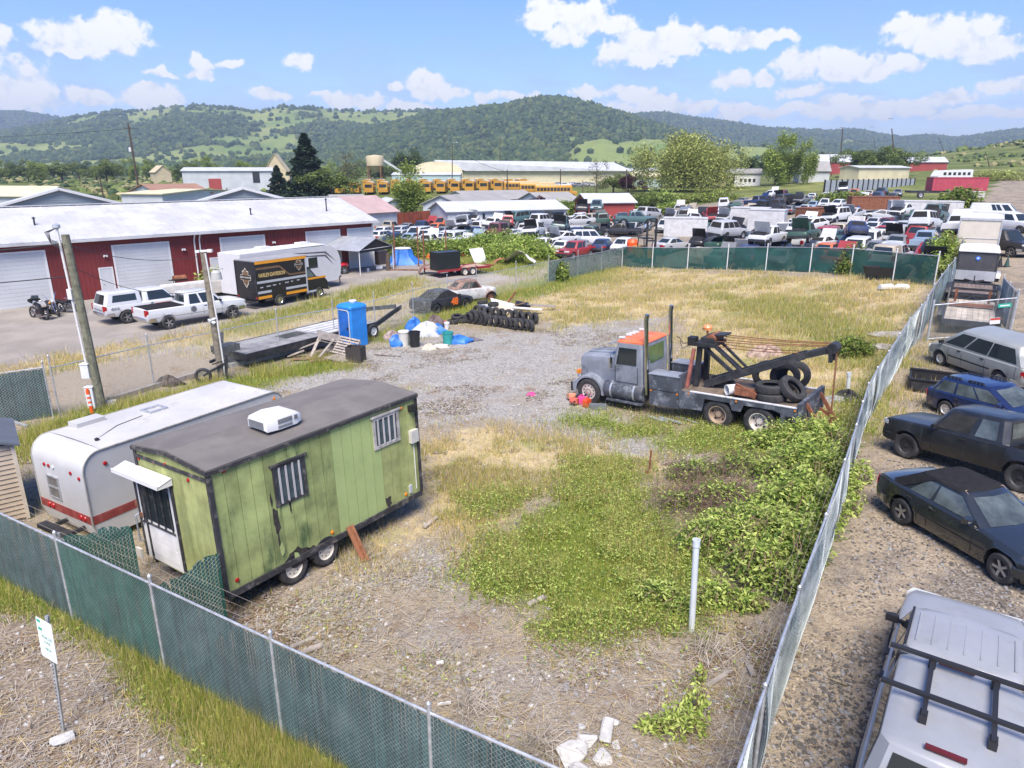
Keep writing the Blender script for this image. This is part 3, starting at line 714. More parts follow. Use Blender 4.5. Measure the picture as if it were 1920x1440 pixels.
M_bgy=siding('blue_grey_siding',(.20,.26,.30));M_cream=wcol('cream_metal',(.58,.52,.34));M_tan=wcol('tan_stucco',(.50,.42,.27))
M_roofg=wcol('grey_shingle',(.30,.29,.27));M_roofb=wcol('brown_roof',(.30,.17,.11));M_grw=wcol('pale_grey_wall',(.46,.485,.50));M_wroof=wcol('pale_metal_roof',(.47,.485,.50));M_pink=wcol('faded_pink_roof',(.42,.30,.28));M_redw=wcol('dull_red_wall',(.30,.05,.045));M_teal=wcol('pale_teal_wall',(.36,.47,.46));M_awn=wcol('maroon_awning',(.24,.02,.04));M_dkwin=mat('dark_window',(.03,.035,.04),.15,var=0)
def G(px,py):return at(px,py)
def GY(px,Y):x=(px-960)/1350*Y;return Vector((x,Y,gz(x,Y)))
g1=shed('metal_barn','blue grey barn with the widest white trimmed gable, behind the red workshop at far left','building',GY(-60,80),GY(262,89.4),6,4.6,7.1,M_bgy,M_wroof,along=False,trim=True)
g2=shed('metal_barn','blue grey barn with the narrower white trimmed gable behind the middle of the red workshop','building',GY(350,92),GY(556,96.8),6,5.0,6.9,M_bgy,M_wroof,along=False,trim=True)
for r_,L_,D_ in((g1,17.0,0),(g2,13.6,0)):
 b=MB()
 for k in range(9):h_=(4.65 if L_>15 else 5.05)+k*.25;sl_=L_/2/(2.5 if L_>15 else 1.9)*(k*.25+.1);sl_<L_/2-.3 and b.box(sl_,L_-sl_,-.04,-.003,h_,h_+.03)
 b.build('siding_seams',M_roofg,r_,ang=0)
shed('storage_shed','small cream roofed white shed at the far left edge behind the blue grey barn','building',GY(-60,130),GY(62,126),10,4.4,5.9,M_grw,M_cream,over=.5)
shed('storage_shed','low shed with a flat cream roof between the two blue grey gables','building',GY(225,118),GY(302,116),20,5.4,5.9,M_grw,M_cream)
shed('storage_shed','low shed with a rust brown roof left of the second blue grey gable','building',GY(298,122),GY(395,128),16,5.2,6.6,M_grw,M_roofb)
shed('long_warehouse','long low white warehouse with a flat pale roof behind the barns','building',GY(345,205),GY(512,212),16,6.3,7.2,M_grw,M_wroof,wins=[(.78,.86,3,6,M_dkwin,'door'),(.28,.42,0,4.2,M_redw,'door')])
shed('cabin','small tan gabled house in the field left of the conifers','house',GY(296,300),GY(325,304),8,5,7.5,M_tan,M_tan,along=False)
shed('barn','tan steep gabled barn beside the dark conifers','building',GY(496,290),GY(545,292),12,4.5,12,M_tan,M_tan,along=False)
shed('shop_building','shop with a faded pink roof right behind the end of the red workshop','building',GY(640,100),GY(742,108),10,3.2,5.3,M_grw,M_pink)
shed('carport','pale roofed open carport behind the red board fence','building',GY(708,128),GY(770,130),9,2.5,3.6,M_grw,M_wroof,along=False)
shed('house','small house with a grey roof left of the leafy green tree','house',GY(630,135),GY(690,138),9,2.6,3.8,M_grw,M_roofg)
W_=[(u,u+.018,1.0,2.6,M_dkwin,'window')for u in(.12,.34,.58)]
shed('house','white walled shop with a grey gable in front of the school buses','house',GY(792,124),GY(862,121),20,3.2,4.6,M_grw,M_roofg,along=False)
shed('long_shop','long white shop with a pale metal roof and paired dark windows','building',GY(838,108),GY(1062,116),9,3.0,4.2,M_grw,M_wroof,wins=[(u_,u_+.02,zz,zz+.8,M_dkwin,'window')for u_ in(.10,.28,.47)for zz in(.8,1.8)]+[(.62,.98,.3,2.5,M_dkwin,'open_bay')])
shed('house','grey roofed long house just below the row of school buses','house',GY(886,142),GY(1012,150),14,2.4,3.9,M_grw,M_roofg)
shed('house','grey gabled house beside the dark red shrub','house',GY(1020,138),GY(1088,142),10,2.5,4.0,M_grw,M_roofg)
shed('shed','white roofed open shed behind the stacked green wreck','building',GY(1105,128),GY(1192,130),8,3.0,4.4,M_redw,M_wroof)
P=GY(772,262);Q=GY(868,262);wr_=thing('vaulted_warehouse','huge cream warehouse with a vaulted end and a long white roof','building',(P.x,P.y,P.z-.3))
Lw=62;b=MB();n=14;wid=Q.x-P.x;arc=[(wid/2-wid/2*math.cos(math.pi*k/n),6.5+5.2*math.sin(math.pi*k/n))for k in range(n+1)]
b.prism([(0,0)]+arc+[(wid,0)],0,3,'Y');b.box(wid,wid+Lw*1.05,2,30,0,7.2);b.build('wall',M_cream,wr_,ang=30)
b=MB();b.slab([(wid*.45,1,12.0),(wid+1,1,7.3),(wid+Lw,1,7.2),(wid+Lw*.92,16,11.2)],.3);b.slab([(wid*.45,1,12.0),(wid+Lw*.92,16,11.2),(wid+Lw*.92,44,7),(wid*.45,44,7)],.3);b.build('roof',M_wroof,wr_,ang=0)
b=MB();b.box(-6,wid-.4,-6,-.3,0,5.4);b.build('glass_annex',M_teal,wr_,ang=0);b=MB();b.slab([(-6.3,-6.3,5.4),(wid-.3,-6.3,5.4),(wid-.3,-.2,6.5),(-6.3,-.2,6.5)],.2);b.build('annex_roof',M_wroof,wr_,ang=0);wr_.scale=(1,1,.75)
shed('long_warehouse','long white warehouse wing right of the vaulted warehouse','building',GY(1036,292),GY(1100,292),25,5.4,7.0,M_cream,M_wroof)
aw=shed('garage_row','white garage row with maroon awnings behind the parked cars','building',GY(1086,275),GY(1234,275),22,5.2,6.2,M_grw,M_wroof,wins=[(.04+.125*k,.10+.125*k,0,3.6,M_white,'bay_door')for k in range(7)])
for k,u_ in enumerate((.08,.37,.69)):
 L_=(1234-1086)/1300*275;b=MB();b.slab([(u_*L_,-2,3.0),(u_*L_+3.6,-2,3.0),(u_*L_+3.6,-.05,4.4),(u_*L_,-.05,4.4)],.12);b.build('awning',M_awn,aw,ang=0)
shed('house','pale teal house beside the big willow','house',GY(1186,215),GY(1238,215),10,3.6,4.8,M_teal,M_cream)
shed('mobile_home','cream mobile home with a porch between the willow and the poplars','mobile home',GY(1336,215),GY(1384,213),14,4.0,5.2,M_cream,M_wroof,wins=[(.12,.22,1.4,2.8,M_dkwin,'window'),(.5,.95,.4,2.9,M_dkwin,'porch')])
shed('mobile_home','white mobile home with a row of small dark windows by the poplars','mobile home',GY(1376,205),GY(1424,203),12,3.8,5.0,M_white,M_roofg,wins=[(.2+.17*k,.3+.17*k,1.5,2.4,M_dkwin,'window')for k in range(4)])
shed('house','grey roofed house right of the poplar trees','house',GY(1495,205),GY(1552,203),12,3.4,6.0,M_grw,M_roofg)
shed('warehouse','white roofed red warehouse left of the dark bushy tree','building',GY(1526,290),GY(1592,286),20,5.5,8.5,M_redw,M_wroof)
shed('warehouse','red warehouse with a white roof below the grassy bank on the right','building',GY(1696,262),GY(1768,258),16,3.4,5.2,M_redw,M_wroof)
shed('mobile_home','long cream mobile home behind the grey board wall','mobile home',GY(1606,188),GY(1700,196),6,4.2,4.7,M_cream,M_wroof)
P,Q=GY(1545,152),GY(1712,178);e=Q-P;wl=thing('board_wall','grey board wall with dark posts behind the last rows of wrecks','wall',(P.x,P.y,P.z),math.atan2(e.y,e.x));L_=e.length
b=MB();
for k in range(18):b.box(L_*k/18+.25,L_*(k+1)/18-.02,0,.15,.1,3.3)
b.build('panel',wcol('grey_boards',(.30,.33,.36)),wl,ang=0)
b=MB()
for k in range(19):b.box(L_*k/18-.1,L_*k/18+.22,-.12,.12,0,3.45)
b.build('post',M_dark,wl,ang=0)
P,Q=GY(716,112),GY(884,134);e=Q-P;wl=thing('board_fence','rusty red board fence behind the left rows of wrecks','fence',(P.x,P.y,0),math.atan2(e.y,e.x));L_=e.length
b=MB();b.box(0,L_,0,.06,.05,2.3);b.build('panel',mat('rusty_red_panel',(.26,.055,.03),.8,var=.3,vs=.8),wl,ang=0)
b=MB()
for k in range(12):b.box(L_*k/11,L_*k/11+.1,-.1,-.003,0,2.35)
b.build('post',M_rust,wl,ang=0)
p=GY(706,285);b=thing('silo','rusty tan hopper silo standing on legs beyond the buses','silo',p);b.scale=(.8,.8,.75)
q=MB();q.lathe([(.5,6),(4.2,9.5),(4.4,14),(4.2,14.4),(0,15.0)],14);q.build('tank',M_tan,b);
for sx in(-1,1):
 for sy in(-1,1):MB().bar((sx*3.2,sy*3.2,-.2),(sx*3.0,sy*3.0,9.4),.5,.5).build('leg',M_rust,b,ang=0)
q=MB();q.bar((3,0,13),(22,3,.5),1.0,1.0);q.build('conveyor',M_grw,b,ang=0)
# utility poles
def pole(label,base,top,r0,r1,m,cross=(),name='utility_pole',lamp=False,trans=None,grp=None):
 base=Vector(base);top=Vector(top);r=thing(name,label,'pole',base,group=grp);d=top-base
 MB().tube([Vector((0,0,-.4)),d*.5,d],[r0,(r0+r1)/2,r1],10).build('shaft',m,r)
 for z in cross:
  c=d*(z/d.length);b=MB();b.bar((c.x-1.2,c.y,c.z),(c.x+1.2,c.y,c.z),.1,.12)
  for s in(-1.1,-.5,.5,1.1):b.lathe([(.05,0),(.07,.1),(.03,.2)],6,c=(c.x+s,c.y,c.z+.06))
  b.build('crossarm',m,r,ang=0)
 if lamp:
  b=MB();b.bar((d.x,d.y,d.z),(d.x+1.5,d.y,d.z+.2),.08,.08);b.obox((d.x+1.6,d.y,d.z+.2),(.7,.35,.18));b.build('lamp_head',M_galv,r)
 if trans:MB().lathe([(.0,0),(.35,.02),(.35,1.0),(0,1.1)],10,c=(d.x*trans-.55,d.y*trans,d.z*trans)).build('transformer',M_white,r)
 return r
def far_pole(px,pyb,pyt,Y,label,pxt=None,**k):
 b=GY(px,Y);t=at_d(pxt or px,pyt,Y);return pole(label,b,t,k.pop('r0',.17),k.pop('r1',.12),k.pop('m',M_brownpole),**k)
far_pole(260,358,231,190,'tall dark pole leaning left with a white transformer behind the barns',pxt=240,trans=.62,r0=.28,r1=.2,cross=(17,))
far_pole(192,366,328,150,'short dark pole above the left blue grey gable',pxt=186)
for(px,pt,Y,lab,kw)in[(848,268,235,'dark pole with a lamp in front of the vaulted warehouse',dict(lamp=True)),(838,246,520,'thin tall pole behind the vaulted warehouse roof',{}),(938,258,330,'pole with a floodlight head above the white warehouse roof',dict(lamp=True)),(951,318,180,'dark pole standing behind the grey house left of the buses',{}),(1051,317,190,'dark pole beside the yellow school bus',{}),(1000,308,300,'slim pole in front of the cream warehouse wall',{}),(1260,248,420,'slim pole rising behind the willow against the green mound',dict(cross=(18,))),(1391,282,400,'slim pole right of the willow against the green mound',{}),(1405,330,215,'slim brown pole standing in front of the mobile homes',{}),(1672,241,330,'tallest straight dark pole above the white roofs on the right',dict(cross=(21,),r0=.3,r1=.22)),(1638,258,480,'faint pole left of the tallest dark pole',dict(cross=(24,))),(1760,258,470,'pole above the right warehouse roof',{}),(1712,290,300,'pale short pole beside the right warehouse',{}),(1556,290,260,'short pole left of the leaning dark pole',dict(cross=(8,))),(1848,285,260,'leaning brown pole on the grassy bank at right',{}),(1175,318,170,'slim grey pole by the garage row',{}),(1020,322,300,'slim pole behind the long bus',{})]:
 far_pole(px,0,pt,Y,lab,**kw)
far_pole(1570,0,240,330,'dark pole leaning right with a crossarm above the poplars',pxt=1580,cross=(19,),r0=.28,r1=.2)
for(px,pt,Y,lab)in[(1093,338,190,'slim dark pole left of the bare young tree'),(425,352,150,'grey vent mast with a twin lamp behind the red workshop roof'),(545,350,190,'dark pole in front of the dark conifer')]:far_pole(px,0,pt,Y,lab,r0=.12,r1=.09)
b0=at(192,765);t0=at_d(122,440,b0 .y-.2)
pl=pole('leaning green treated pole with a white conduit and meter box by the fence corner',b0,t0,.17,.14,M_woodp)
d=t0-b0;dl=d.normalized();side=Vector((-.9,-.42,0))
b=MB();b.tube([d*.28+side*.22,d*.55+side*.22,d*.97+side*.22,d*1.03+side*.22],.045,8)
for k in(.35,.5,.68,.82):b.lathe([(.055,0),(.055,.05)],8,c=tuple(d*k+side*.22))
b.build('conduit',M_white,pl)
M_enc=mat('pale_grey_enclosure',(.62,.64,.65),.5,var=.08,dirt=.3,ds=3)
for nm_,c,z0_,z1_ in(('meter_box',d*.12+side*.28,-.75,.10),('switch_box',d*.24+side*.27,-.32,.22)):
 b=MB();b.M=Matrix.Translation(c);b.box(-.15,.15,-.12,.12,z0_,z1_);b.box(-.17,.17,-.14,.14,z1_+.002,z1_+.04);b.build(nm_,M_enc,pl,ang=0)
b=MB();b.M=Matrix.Translation(d*.68+side*.24);b.box(-.07,.09,-.09,.09,-.2,.18);b.build('junction_box',M_white,pl,ang=0)
b=MB();c=d*1.03+side*.22;b.lathe([(.05,0),(.13,.06),(.12,.16),(.0,.22)],10,c=tuple(c));b.build('weather_head',M_galv,pl)
b=MB()
for k in range(4):b.tube([c+Vector((0,0,.05)),c+Vector((-.25-.05*k,-.1,-.1)),c+Vector((-.2,-.15,-.35-.06*k)),c+Vector((.05,-.12,-.5-.05*k))],.014,5)
b.build('service_cable',M_black,pl)
b1=at(417,712);t1=at_d(381,472,b1 .y-.15)
pl2=pole('weathered pole with floodlights and a mast pipe rising behind the white camper',b1,t1,.16,.13,mat('weathered_pole_wood',(.20,.175,.135),.9,var=.35,vs=6,bump=.5,bs=60,dirt=.5,dcol=(.09,.085,.07),ds=4))
d2=t1-b1
MB().tube([d2*.02+Vector((.2,-.1,0)),d2*.5+Vector((.2,-.1,0)),d2*.99+Vector((.12,-.1,0))],.035,8).build('conduit',M_white,pl2)
for(k,s)in((.49,-1),(.50,1)):
 b=MB();c=d2*k;b.lathe([(.05,0),(.10,.12),(.10,.34)],10);b.lathe([(.0,.33),(.09,.335)],10)
 b.v=[tuple(c+Matrix.Rotation(s*-2.1,3,'Y')@Vector(v)*1.0+Vector((s*.18,-.12,0)))for v in b.v];b.build('floodlight',M_galv,pl2)
b=MB();c=d2*.88;b.bar(c+Vector((.1,0,0)),c+Vector((.75,-.1,-.02)),.06,.06);b.M=Matrix.Translation(c+Vector((.45,-.1,-.12)));b.lathe([(.10,.05),(.2,-.05),(.24,-.35),(.0,-.36)],12);b.build('lamp_shade',mat('worn_grey_lamp',(.42,.42,.40),.6,dirt=.5),pl2)
b=MB();c=d2;b.bar(c+Vector((-.2,0,.02)),c+Vector((.3,-.05,.06)),.08,.08);b.obox(c+Vector((.32,-.08,.05)),(.2,.16,.12));b.obox(c+Vector((-.2,-.08,.02)),(.16,.14,.1));b.build('top_bracket',M_white,pl2,ang=0)
def cable(p,q,sag,r,n=14):
 p,q=Vector(p),Vector(q);pts=[p+(q-p)*(k/n)-Vector((0,0,sag*4*(k/n)*(1-k/n)))for k in range(n+1)]
 return MB().tube(pts,r,4)
for(p,q,s,r,lab)in[(t0+Vector((0,0,-.3)),(-40,30,6.6),.8,.022,'twisted service cable running from the leaning pole out of the left edge'),(t0+Vector((.1,0,-.4)),t1+Vector((0,0,-.15)),.35,.011,'thin upper cable between the two near poles'),(t0+Vector((.1,0,-1.2)),t1+Vector((-.1,0,-1.6)),.5,.011,'thin lower cable between the two near poles'),(t0+Vector((.0,0,-1.5)),(-42,33,3.6),.4,.02,'dark low cable running left from the leaning pole across the roll door')]:
 cable(p,q,s,r).build('overhead_cable',M_darkm,ang=60,label=lab,cat='cable')
for(a,b_,lab)in[((260,240,190),(-300,262,260),'far cable left of the tall leaning pole'),((848,275,235),(951,322,180),'far cable sagging between two poles by the warehouse'),((1672,262,330),(1580,262,330),'far cable between the tall poles on the right')]:
 cable(at_d(*a),at_d(*b_),1.0,.05).build('overhead_cable',M_darkm,ang=60,label=lab,cat='cable')
 # cars and trucks: one parametric builder
def paint(name,c,rough=.32,dirt=.3,coat=.5,metal=0.0,dcol=None,var=.06):
 return mat('paint_'+name,c,rough,metal,var=var,vs=1.2,coat=coat,dirt=dirt,dcol=dcol or tuple(min(.5,x*.6+.07)for x in c),ds=2.2)
PROTO=paint('proto',(.5,.5,.5))
def spec(**k):
 d=dict(wb=2.7,fe=2.28,re=-2.40,W=1.76,zr=1.40,belt=.92,z0=.22,r=.31,tw=.20,crown=.03,track=1.5,cabw=(.90,.70),nose=.74,tail=.80,win=[(.03,.46),(.50,.97)],rearwin=True,bed=None,flare=0.0,tilt=.09)
 d.update(k);return d
SP=dict(sedan=spec(top=[(2.28,.56),(2.2,.66),(1.9,.74),(.95,.90),(-1.6,.95),(-2.2,.95),(-2.36,.86),(-2.40,.62)],cab=(1.0,.15,-.95,-1.68)),coupe=spec(wb=2.6,fe=2.15,re=-2.3,W=1.74,zr=1.33,top=[(2.15,.54),(2.05,.64),(.85,.86),(-1.5,.92),(-2.15,.92),(-2.27,.84),(-2.3,.6)],cab=(.85,-.05,-.85,-1.65),belt=.88,win=[(.03,.62),(.66,.95)]),wagon=spec(wb=2.6,fe=2.15,re=-2.28,W=1.70,zr=1.40,top=[(2.15,.54),(2.05,.64),(1.8,.72),(.95,.88),(-1.7,.93),(-2.15,.93),(-2.25,.84),(-2.28,.6)],cab=(1.0,.18,-1.75,-2.12),belt=.90,win=[(.02,.33),(.36,.655),(.69,.97)]),hatch=spec(wb=2.5,fe=2.0,re=-2.0,W=1.68,zr=1.40,top=[(2.0,.56),(1.9,.68),(.95,.90),(-1.5,.94),(-1.9,.92),(-2.0,.62)],cab=(.98,.2,-1.2,-1.85),win=[(.03,.5),(.54,.95)]),suv=spec(wb=2.75,fe=2.2,re=-2.25,W=1.82,zr=1.78,belt=1.10,z0=.34,r=.36,tw=.24,top=[(2.2,.72),(2.12,.90),(.95,1.06),(-2.1,1.12),(-2.2,1.05),(-2.25,.75)],cab=(1.0,.45,-1.95,-2.18),win=[(.02,.31),(.345,.63),(.665,.96)],nose=.86,tail=.9),minivan=spec(wb=3.03,fe=2.45,re=-2.58,W=1.94,zr=1.74,belt=1.05,z0=.24,r=.325,tw=.21,top=[(2.45,.54),(2.38,.70),(2.2,.82),(1.6,1.02),(-2.3,1.06),(-2.5,1.0),(-2.58,.62)],cab=(1.72,.72,-2.12,-2.50),cabw=(.92,.74),win=[(.05,.30),(.325,.60),(.615,.955)],nose=.72,tail=.88,track=1.62),pickup=spec(wb=3.15,fe=2.45,re=-2.75,W=1.76,zr=1.72,belt=1.08,z0=.38,r=.37,tw=.24,top=[(2.45,.78),(2.38,.96),(2.2,1.0),(1.05,1.06),(-2.68,1.08),(-2.75,1.04)],cab=(1.08,.50,-.78,-.92),win=[(.04,.60),(.67,.96)],bed=(-1.0,-2.66,.62),nose=.9,tail=.95,track=1.5),bigpickup=spec(wb=4.0,fe=2.98,re=-3.22,W=1.99,zr=1.98,belt=1.25,z0=.50,r=.40,tw=.27,top=[(2.98,.85),(2.9,1.12),(2.7,1.17),(1.55,1.25),(-3.16,1.27),(-3.22,1.22)],cab=(1.55,.92,-.72,-.84),win=[(.05,.56),(.63,.95)],bed=(-.95,-3.1,.75),nose=.92,tail=.96,track=1.72),cargovan=spec(wb=3.5,fe=2.5,re=-3.0,W=1.98,zr=2.08,belt=1.2,z0=.35,r=.37,tw=.24,top=[(2.5,.75),(2.42,.95),(1.7,1.18),(-2.9,1.22),(-3.0,1.0)],cab=(1.85,1.05,-2.8,-2.96),win=[(.03,.20),(.26,.36),(.38,.48)],nose=.88,tail=.95,track=1.65),)
def prof(sp,x):
 t=sorted(sp['top']);return float(np.interp(x,[p[0]for p in t],[p[1]for p in t]))
def plan(sp,x):
 h=sp['W']/2;fe,re=sp['fe'],sp['re']
 return float(np.interp(x,[re,re+.12,re+.6,fe-1.0,fe-.45,fe-.12,fe],[h*sp['tail'],h*(sp['tail']*.35+.65),h,h,h*.97,h*(sp['nose']*.5+.45),h*sp['nose']]))
def section(sp,x,bed=False):
 w,zt=plan(sp,x),prof(sp,x);fe,re=sp['fe'],sp['re']
 zb=float(np.interp(x,[re,re+.35,fe-.3,fe],[sp['z0']+.10,sp['z0'],sp['z0'],sp['z0']+.06]));R=sp['r']+.075;za=0
 for ax in(sp['wb']/2,-sp['wb']/2):
  dx=x-ax
  if abs(dx)<R:za=sp['r']+math.sqrt(R*R-dx*dx)
 za=min(za,zt-.13);fl=sp['flare']if za>zb else 0
 H=zt-zb;zs=[max(zb,za),max(zb+.10,za+.001),max(zb+H*.42,za+.02),max(zb+H*.70,za+.05),zt-.05,zt]
 ys=[w*.93+fl,w*.975+fl,w*1.0+fl,w*.985+fl*.5,w*.945,w*.87]
 P=list(zip(ys,zs))
 if bed:P+=[(w*.86,sp['bed'][2]),(0,sp['bed'][2])]
 else:P+=[(w*.5,zt+sp['crown']*.75),(0,zt+sp['crown'])]
 return P
def side_y(sp,x,z):
 P=section(sp,x)[:6];return float(np.interp(z,[p[1]for p in P],[p[0]for p in P]))
def stations(sp):
 xs={sp['fe'],sp['re'],sp['fe']-.02,sp['re']+.02,sp['fe']-.06,sp['re']+.06}|{p[0]for p in sp['top']}|{sp['fe']-.45,sp['fe']-1,sp['re']+.6,sp['re']+.12,sp['fe']-.12}
 R=sp['r']+.075
 for ax in(sp['wb']/2,-sp['wb']/2):
  for k in range(13):xs.add(ax+R*math.cos(math.pi*k/12)*.999)
  xs.add(ax+R+.001);xs.add(ax-R-.001)
 return sorted(xs,reverse=True)
def body_mb(sp,m=0,open_hood=False):
 b=MB();xs=stations(sp);rows=[]
 bd=sp['bed'];st=[(x,False)for x in xs]
 if bd:
  st=[(x,bd[1]<x<bd[0])for x in xs]+[(bd[0],False),(bd[0]-.002,True),(bd[1]+.002,True),(bd[1],False)]
  st.sort(key=lambda t:-t[0])
 for x,isb in st:
  P=section(sp,x,isb);rows.append([(x,y,z)for y,z in P]+[(x,-y,z)for y,z in P[-2::-1]])
 b.loft(rows,closed=True,caps=True,m=m);return b
def cab_t(sp,t,cab=None,belt=None,zr=None,cw=None):
 xbf,xrf,xrr,xbr=cab or sp['cab'];h=sp['W']/2;cw=cw or sp['cabw'];zb=(belt or sp['belt'])-.02;z1=zr or sp['zr']
 return xbf+(xrf-xbf)*t,xbr+(xrr-xbr)*t,h*(cw[0]+(cw[1]-cw[0])*t),zb+(z1-.055-zb)*t
def ring(xf,xr,w,z,k=1.0):
 o=[(xf+.07,0),(xf,w*.82),(xf-.11,w*.985),(xr+.13,w*.985),(xr,w*.84),(xr-.04,0),(xr,-w*.84),(xr+.13,-w*.985),(xf-.11,-w*.985),(xf,-w*.82)]
 cx=(xf+xr)/2;return[(cx+(x-cx)*k,y*k,z)for x,y in o]
def cab_mb(sp,m=0,**kw):
 b=MB();rows=[]
 for t in(0,.5,1):rows.append(ring(*cab_t(sp,t,**kw)))
 xf,xr,w,z=cab_t(sp,1,**kw)
 rows.append(ring(xf-.03,xr+.03,w*.955,z+.03));rows.append(ring(xf-.15,xr+.15,w*.80,z+.05));k_=min(.4,(xf-xr)*.32);rows.append(ring(xf-k_,xr+k_,w*.4,z+.062))
 b.loft(rows,closed=True,m=m);b.poly(rows[-1],m);return b
def quad_strip(b,f,u0,u1,t0,t1,n=1,m=None,eps=None):
 vs=[]
 for k in range(n+1):
  u=u0+(u1-u0)*k/n;vs+=[f(u,t0),f(u,t1)]
 b.add(vs,[(2*k,2*k+2,2*k+3,2*k+1)for k in range(n)],m)
def side_f(sp,s,**kw):
 def f(u,t):
  xf,xr,w,z=cab_t(sp,t,**kw);a,c=xf-.11,xr+.13;return(a+(c-a)*u,s*(w*.985+.007),z)
 return f
def front_f(sp,front=True,**kw):
 def f(s,t):
  xf,xr,w,z=cab_t(sp,t,**kw)
  return(xf+.07*(1-abs(s))+.010,s*w*.82,z+.004)if front else(xr-.04*(1-abs(s))-.010,s*w*.84,z+.004)
 return f
def wheel_meshes(r,w,style='alloy',rimm=None,n=20):
 t=MB();t.lathe([(r*.60,-w*.42),(r*.66,-w/2),(r*.90,-w/2),(r*.985,-w*.36),(r,-w*.15),(r,w*.15),(r*.985,w*.36),(r*.90,w/2),(r*.66,w/2),(r*.60,w*.42)],n,axis='Y')
 q=MB();q.lathe([(r*.62,w*.44),(r*.59,w*.40),(r*.54,w*.28),(r*.16,w*.24)],n,axis='Y',m=1 if style in('alloy',)else 0)
 q.lathe([(r*.62,w*.44),(r*.66,w*.47),(r*.655,w*.44),(r*.56,w*.30)],n,axis='Y',m=0)
 q.lathe([(r*.17,w*.26),(r*.15,w*.38),(0,w*.40)],10,axis='Y',m=0)
 if style=='alloy':
  for k in range(5):
   a=2*math.pi*k/5;c,s=math.cos(a),math.sin(a)
   q.bar((c*r*.10,w*.33,s*r*.10),(c*r*.57,w*.36,s*r*.57),r*.17,w*.10,m=0,up=(0,1,0))
 else:
  for k in range(8):
   a=2*math.pi*k/8;q.lathe([(r*.06,0),(0,.004)],6,axis='Y',c=(math.cos(a)*r*.40,w*.265,math.sin(a)*r*.40),m=1)
 return t.mesh('tyre',M_rubber,40),q.mesh('rim',[rimm or M_rim,M_black],40)
VM={}
def car(name,label,cat,sp,pm,loc=(0,0,0),rot=None,detail=2,glass=None,style='alloy',rimm=None,wheels=True,group=None,lights=True,bumper=None,hood_open=False,nowin=False,tag_off=False):
 sp=SP[sp]if isinstance(sp,str)else sp
 root=thing(name,label,cat,loc,group=group,rot=rot);g=glass or M_glass
 b=body_mb(sp);c=cab_mb(sp);b.add(c.v,c.f,0);b.build('body',[pm],root,ang=32)
 wt=.90
 for s in(1,-1):
  for(u0,u1)in sp['win']:
   q=MB();quad_strip(q,side_f(sp,s),u0,u1,sp['tilt'],wt);q.build('side_window',M_dark if nowin else g,root,ang=0)
 q=MB();quad_strip(q,front_f(sp),-.93,.93,.06,.93,4);q.build('windshield',M_dark if nowin else g,root,ang=30)
 if sp['rearwin']:q=MB();quad_strip(q,front_f(sp,False),-.9,.9,.12 if not sp['bed']else.25,.88,4);q.build('rear_window',M_dark if nowin else g,root,ang=30)
 if wheels:
  key=('w',sp['r'],sp['tw'],style,(rimm or M_rim).name)
  if key not in VM:VM[key]=wheel_meshes(sp['r'],sp['tw'],style,rimm)
  for sx in(1,-1):
   for sy in(1,-1):
    wo=link('wheel',VM[key][0],root,loc=(sx*sp['wb']/2,sy*(sp['track']/2+.02),sp['r']),rot=(0,0,0 if sy>0 else math.pi));link('rim',VM[key][1],wo)
 bm_=bumper or M_darkm
 for sx in(1,-1):
  e=sp['fe']if sx>0 else sp['re'];h=sp['W']/2;k=sp['nose']if sx>0 else sp['tail'];z=sp['z0']+(.20 if sp['zr']<1.6 else.16);rows=[]
  for(dx,y)in[(-.5,1.0),(-.14,.5+k*.48),(.02,k*.9),(.06,k*.5),(.07,0),(.06,-k*.5),(.02,-k*.9),(-.14,-.5-k*.48),(-.5,-1.0)]:
   x=e+sx*dx;yy=y*h*1.012;rows.append([(x-sx*.05,yy*.96,z-.13),(x,yy,z-.09),(x,yy,z+.09),(x-sx*.05,yy*.96,z+.12)])
  b=MB();b.loft(rows,caps=True);b.build('bumper',bm_,root,ang=40)
 if lights:
  zt=prof(sp,sp['fe']-.1)
  for sy in(1,-1):
   h=sp['W']/2*sp['nose'];b=MB();y0=sy*h*.60;zc=zt-.10
   b.slab([(sp['fe']+.012,sy*h*.42,zc-.07),(sp['fe']+.012,sy*h*.92,zc-.06),(sp['fe']+.012,sy*h*.92,zc+.07),(sp['fe']+.012,sy*h*.42,zc+.06)],-.06*sy if False else.02)
   b.slab([(sp['fe']+.012,sy*h*.92,zc-.06),(sp['fe']-.16,sy*(plan(sp,sp['fe']-.16)+.012),zc-.06),(sp['fe']-.16,sy*(plan(sp,sp['fe']-.16)+.012),zc+.06),(sp['fe']+.012,sy*h*.92,zc+.07)],.01)
   b.build('headlight',M_head,root,ang=0)
   h=sp['W']/2*sp['tail'];zc=prof(sp,sp['re']+.06)-.14;b=MB();tall=.10 if not sp['bed']and sp['zr']<1.6 else.20;inn=.45 if tall<.15 else.80
   b.slab([(sp['re']-.012,sy*h*inn,zc-tall),(sp['re']-.012,sy*h*.98,zc-tall),(sp['re']-.012,sy*h*.98,zc+tall*.8),(sp['re']-.012,sy*h*inn,zc+tall*.8)],.018)
   b.slab([(sp['re']-.012,sy*h*.98,zc-tall),(sp['re']+.14,sy*(side_y(sp,sp['re']+.14,zc)+.012),zc-tall*.8),(sp['re']+.14,sy*(side_y(sp,sp['re']+.14,zc)+.012),zc+tall*.6),(sp['re']-.012,sy*h*.98,zc+tall*.8)],.01)
   b.build('taillight',M_tail,root,ang=0)
  b=MB();h=sp['W']/2*sp['nose'];zc=zt-.11;b.box(sp['fe']-.02,sp['fe']+.014,-h*.40,h*.40,zc-.06,zc+.06);b.build('grille',M_black,root,ang=0)
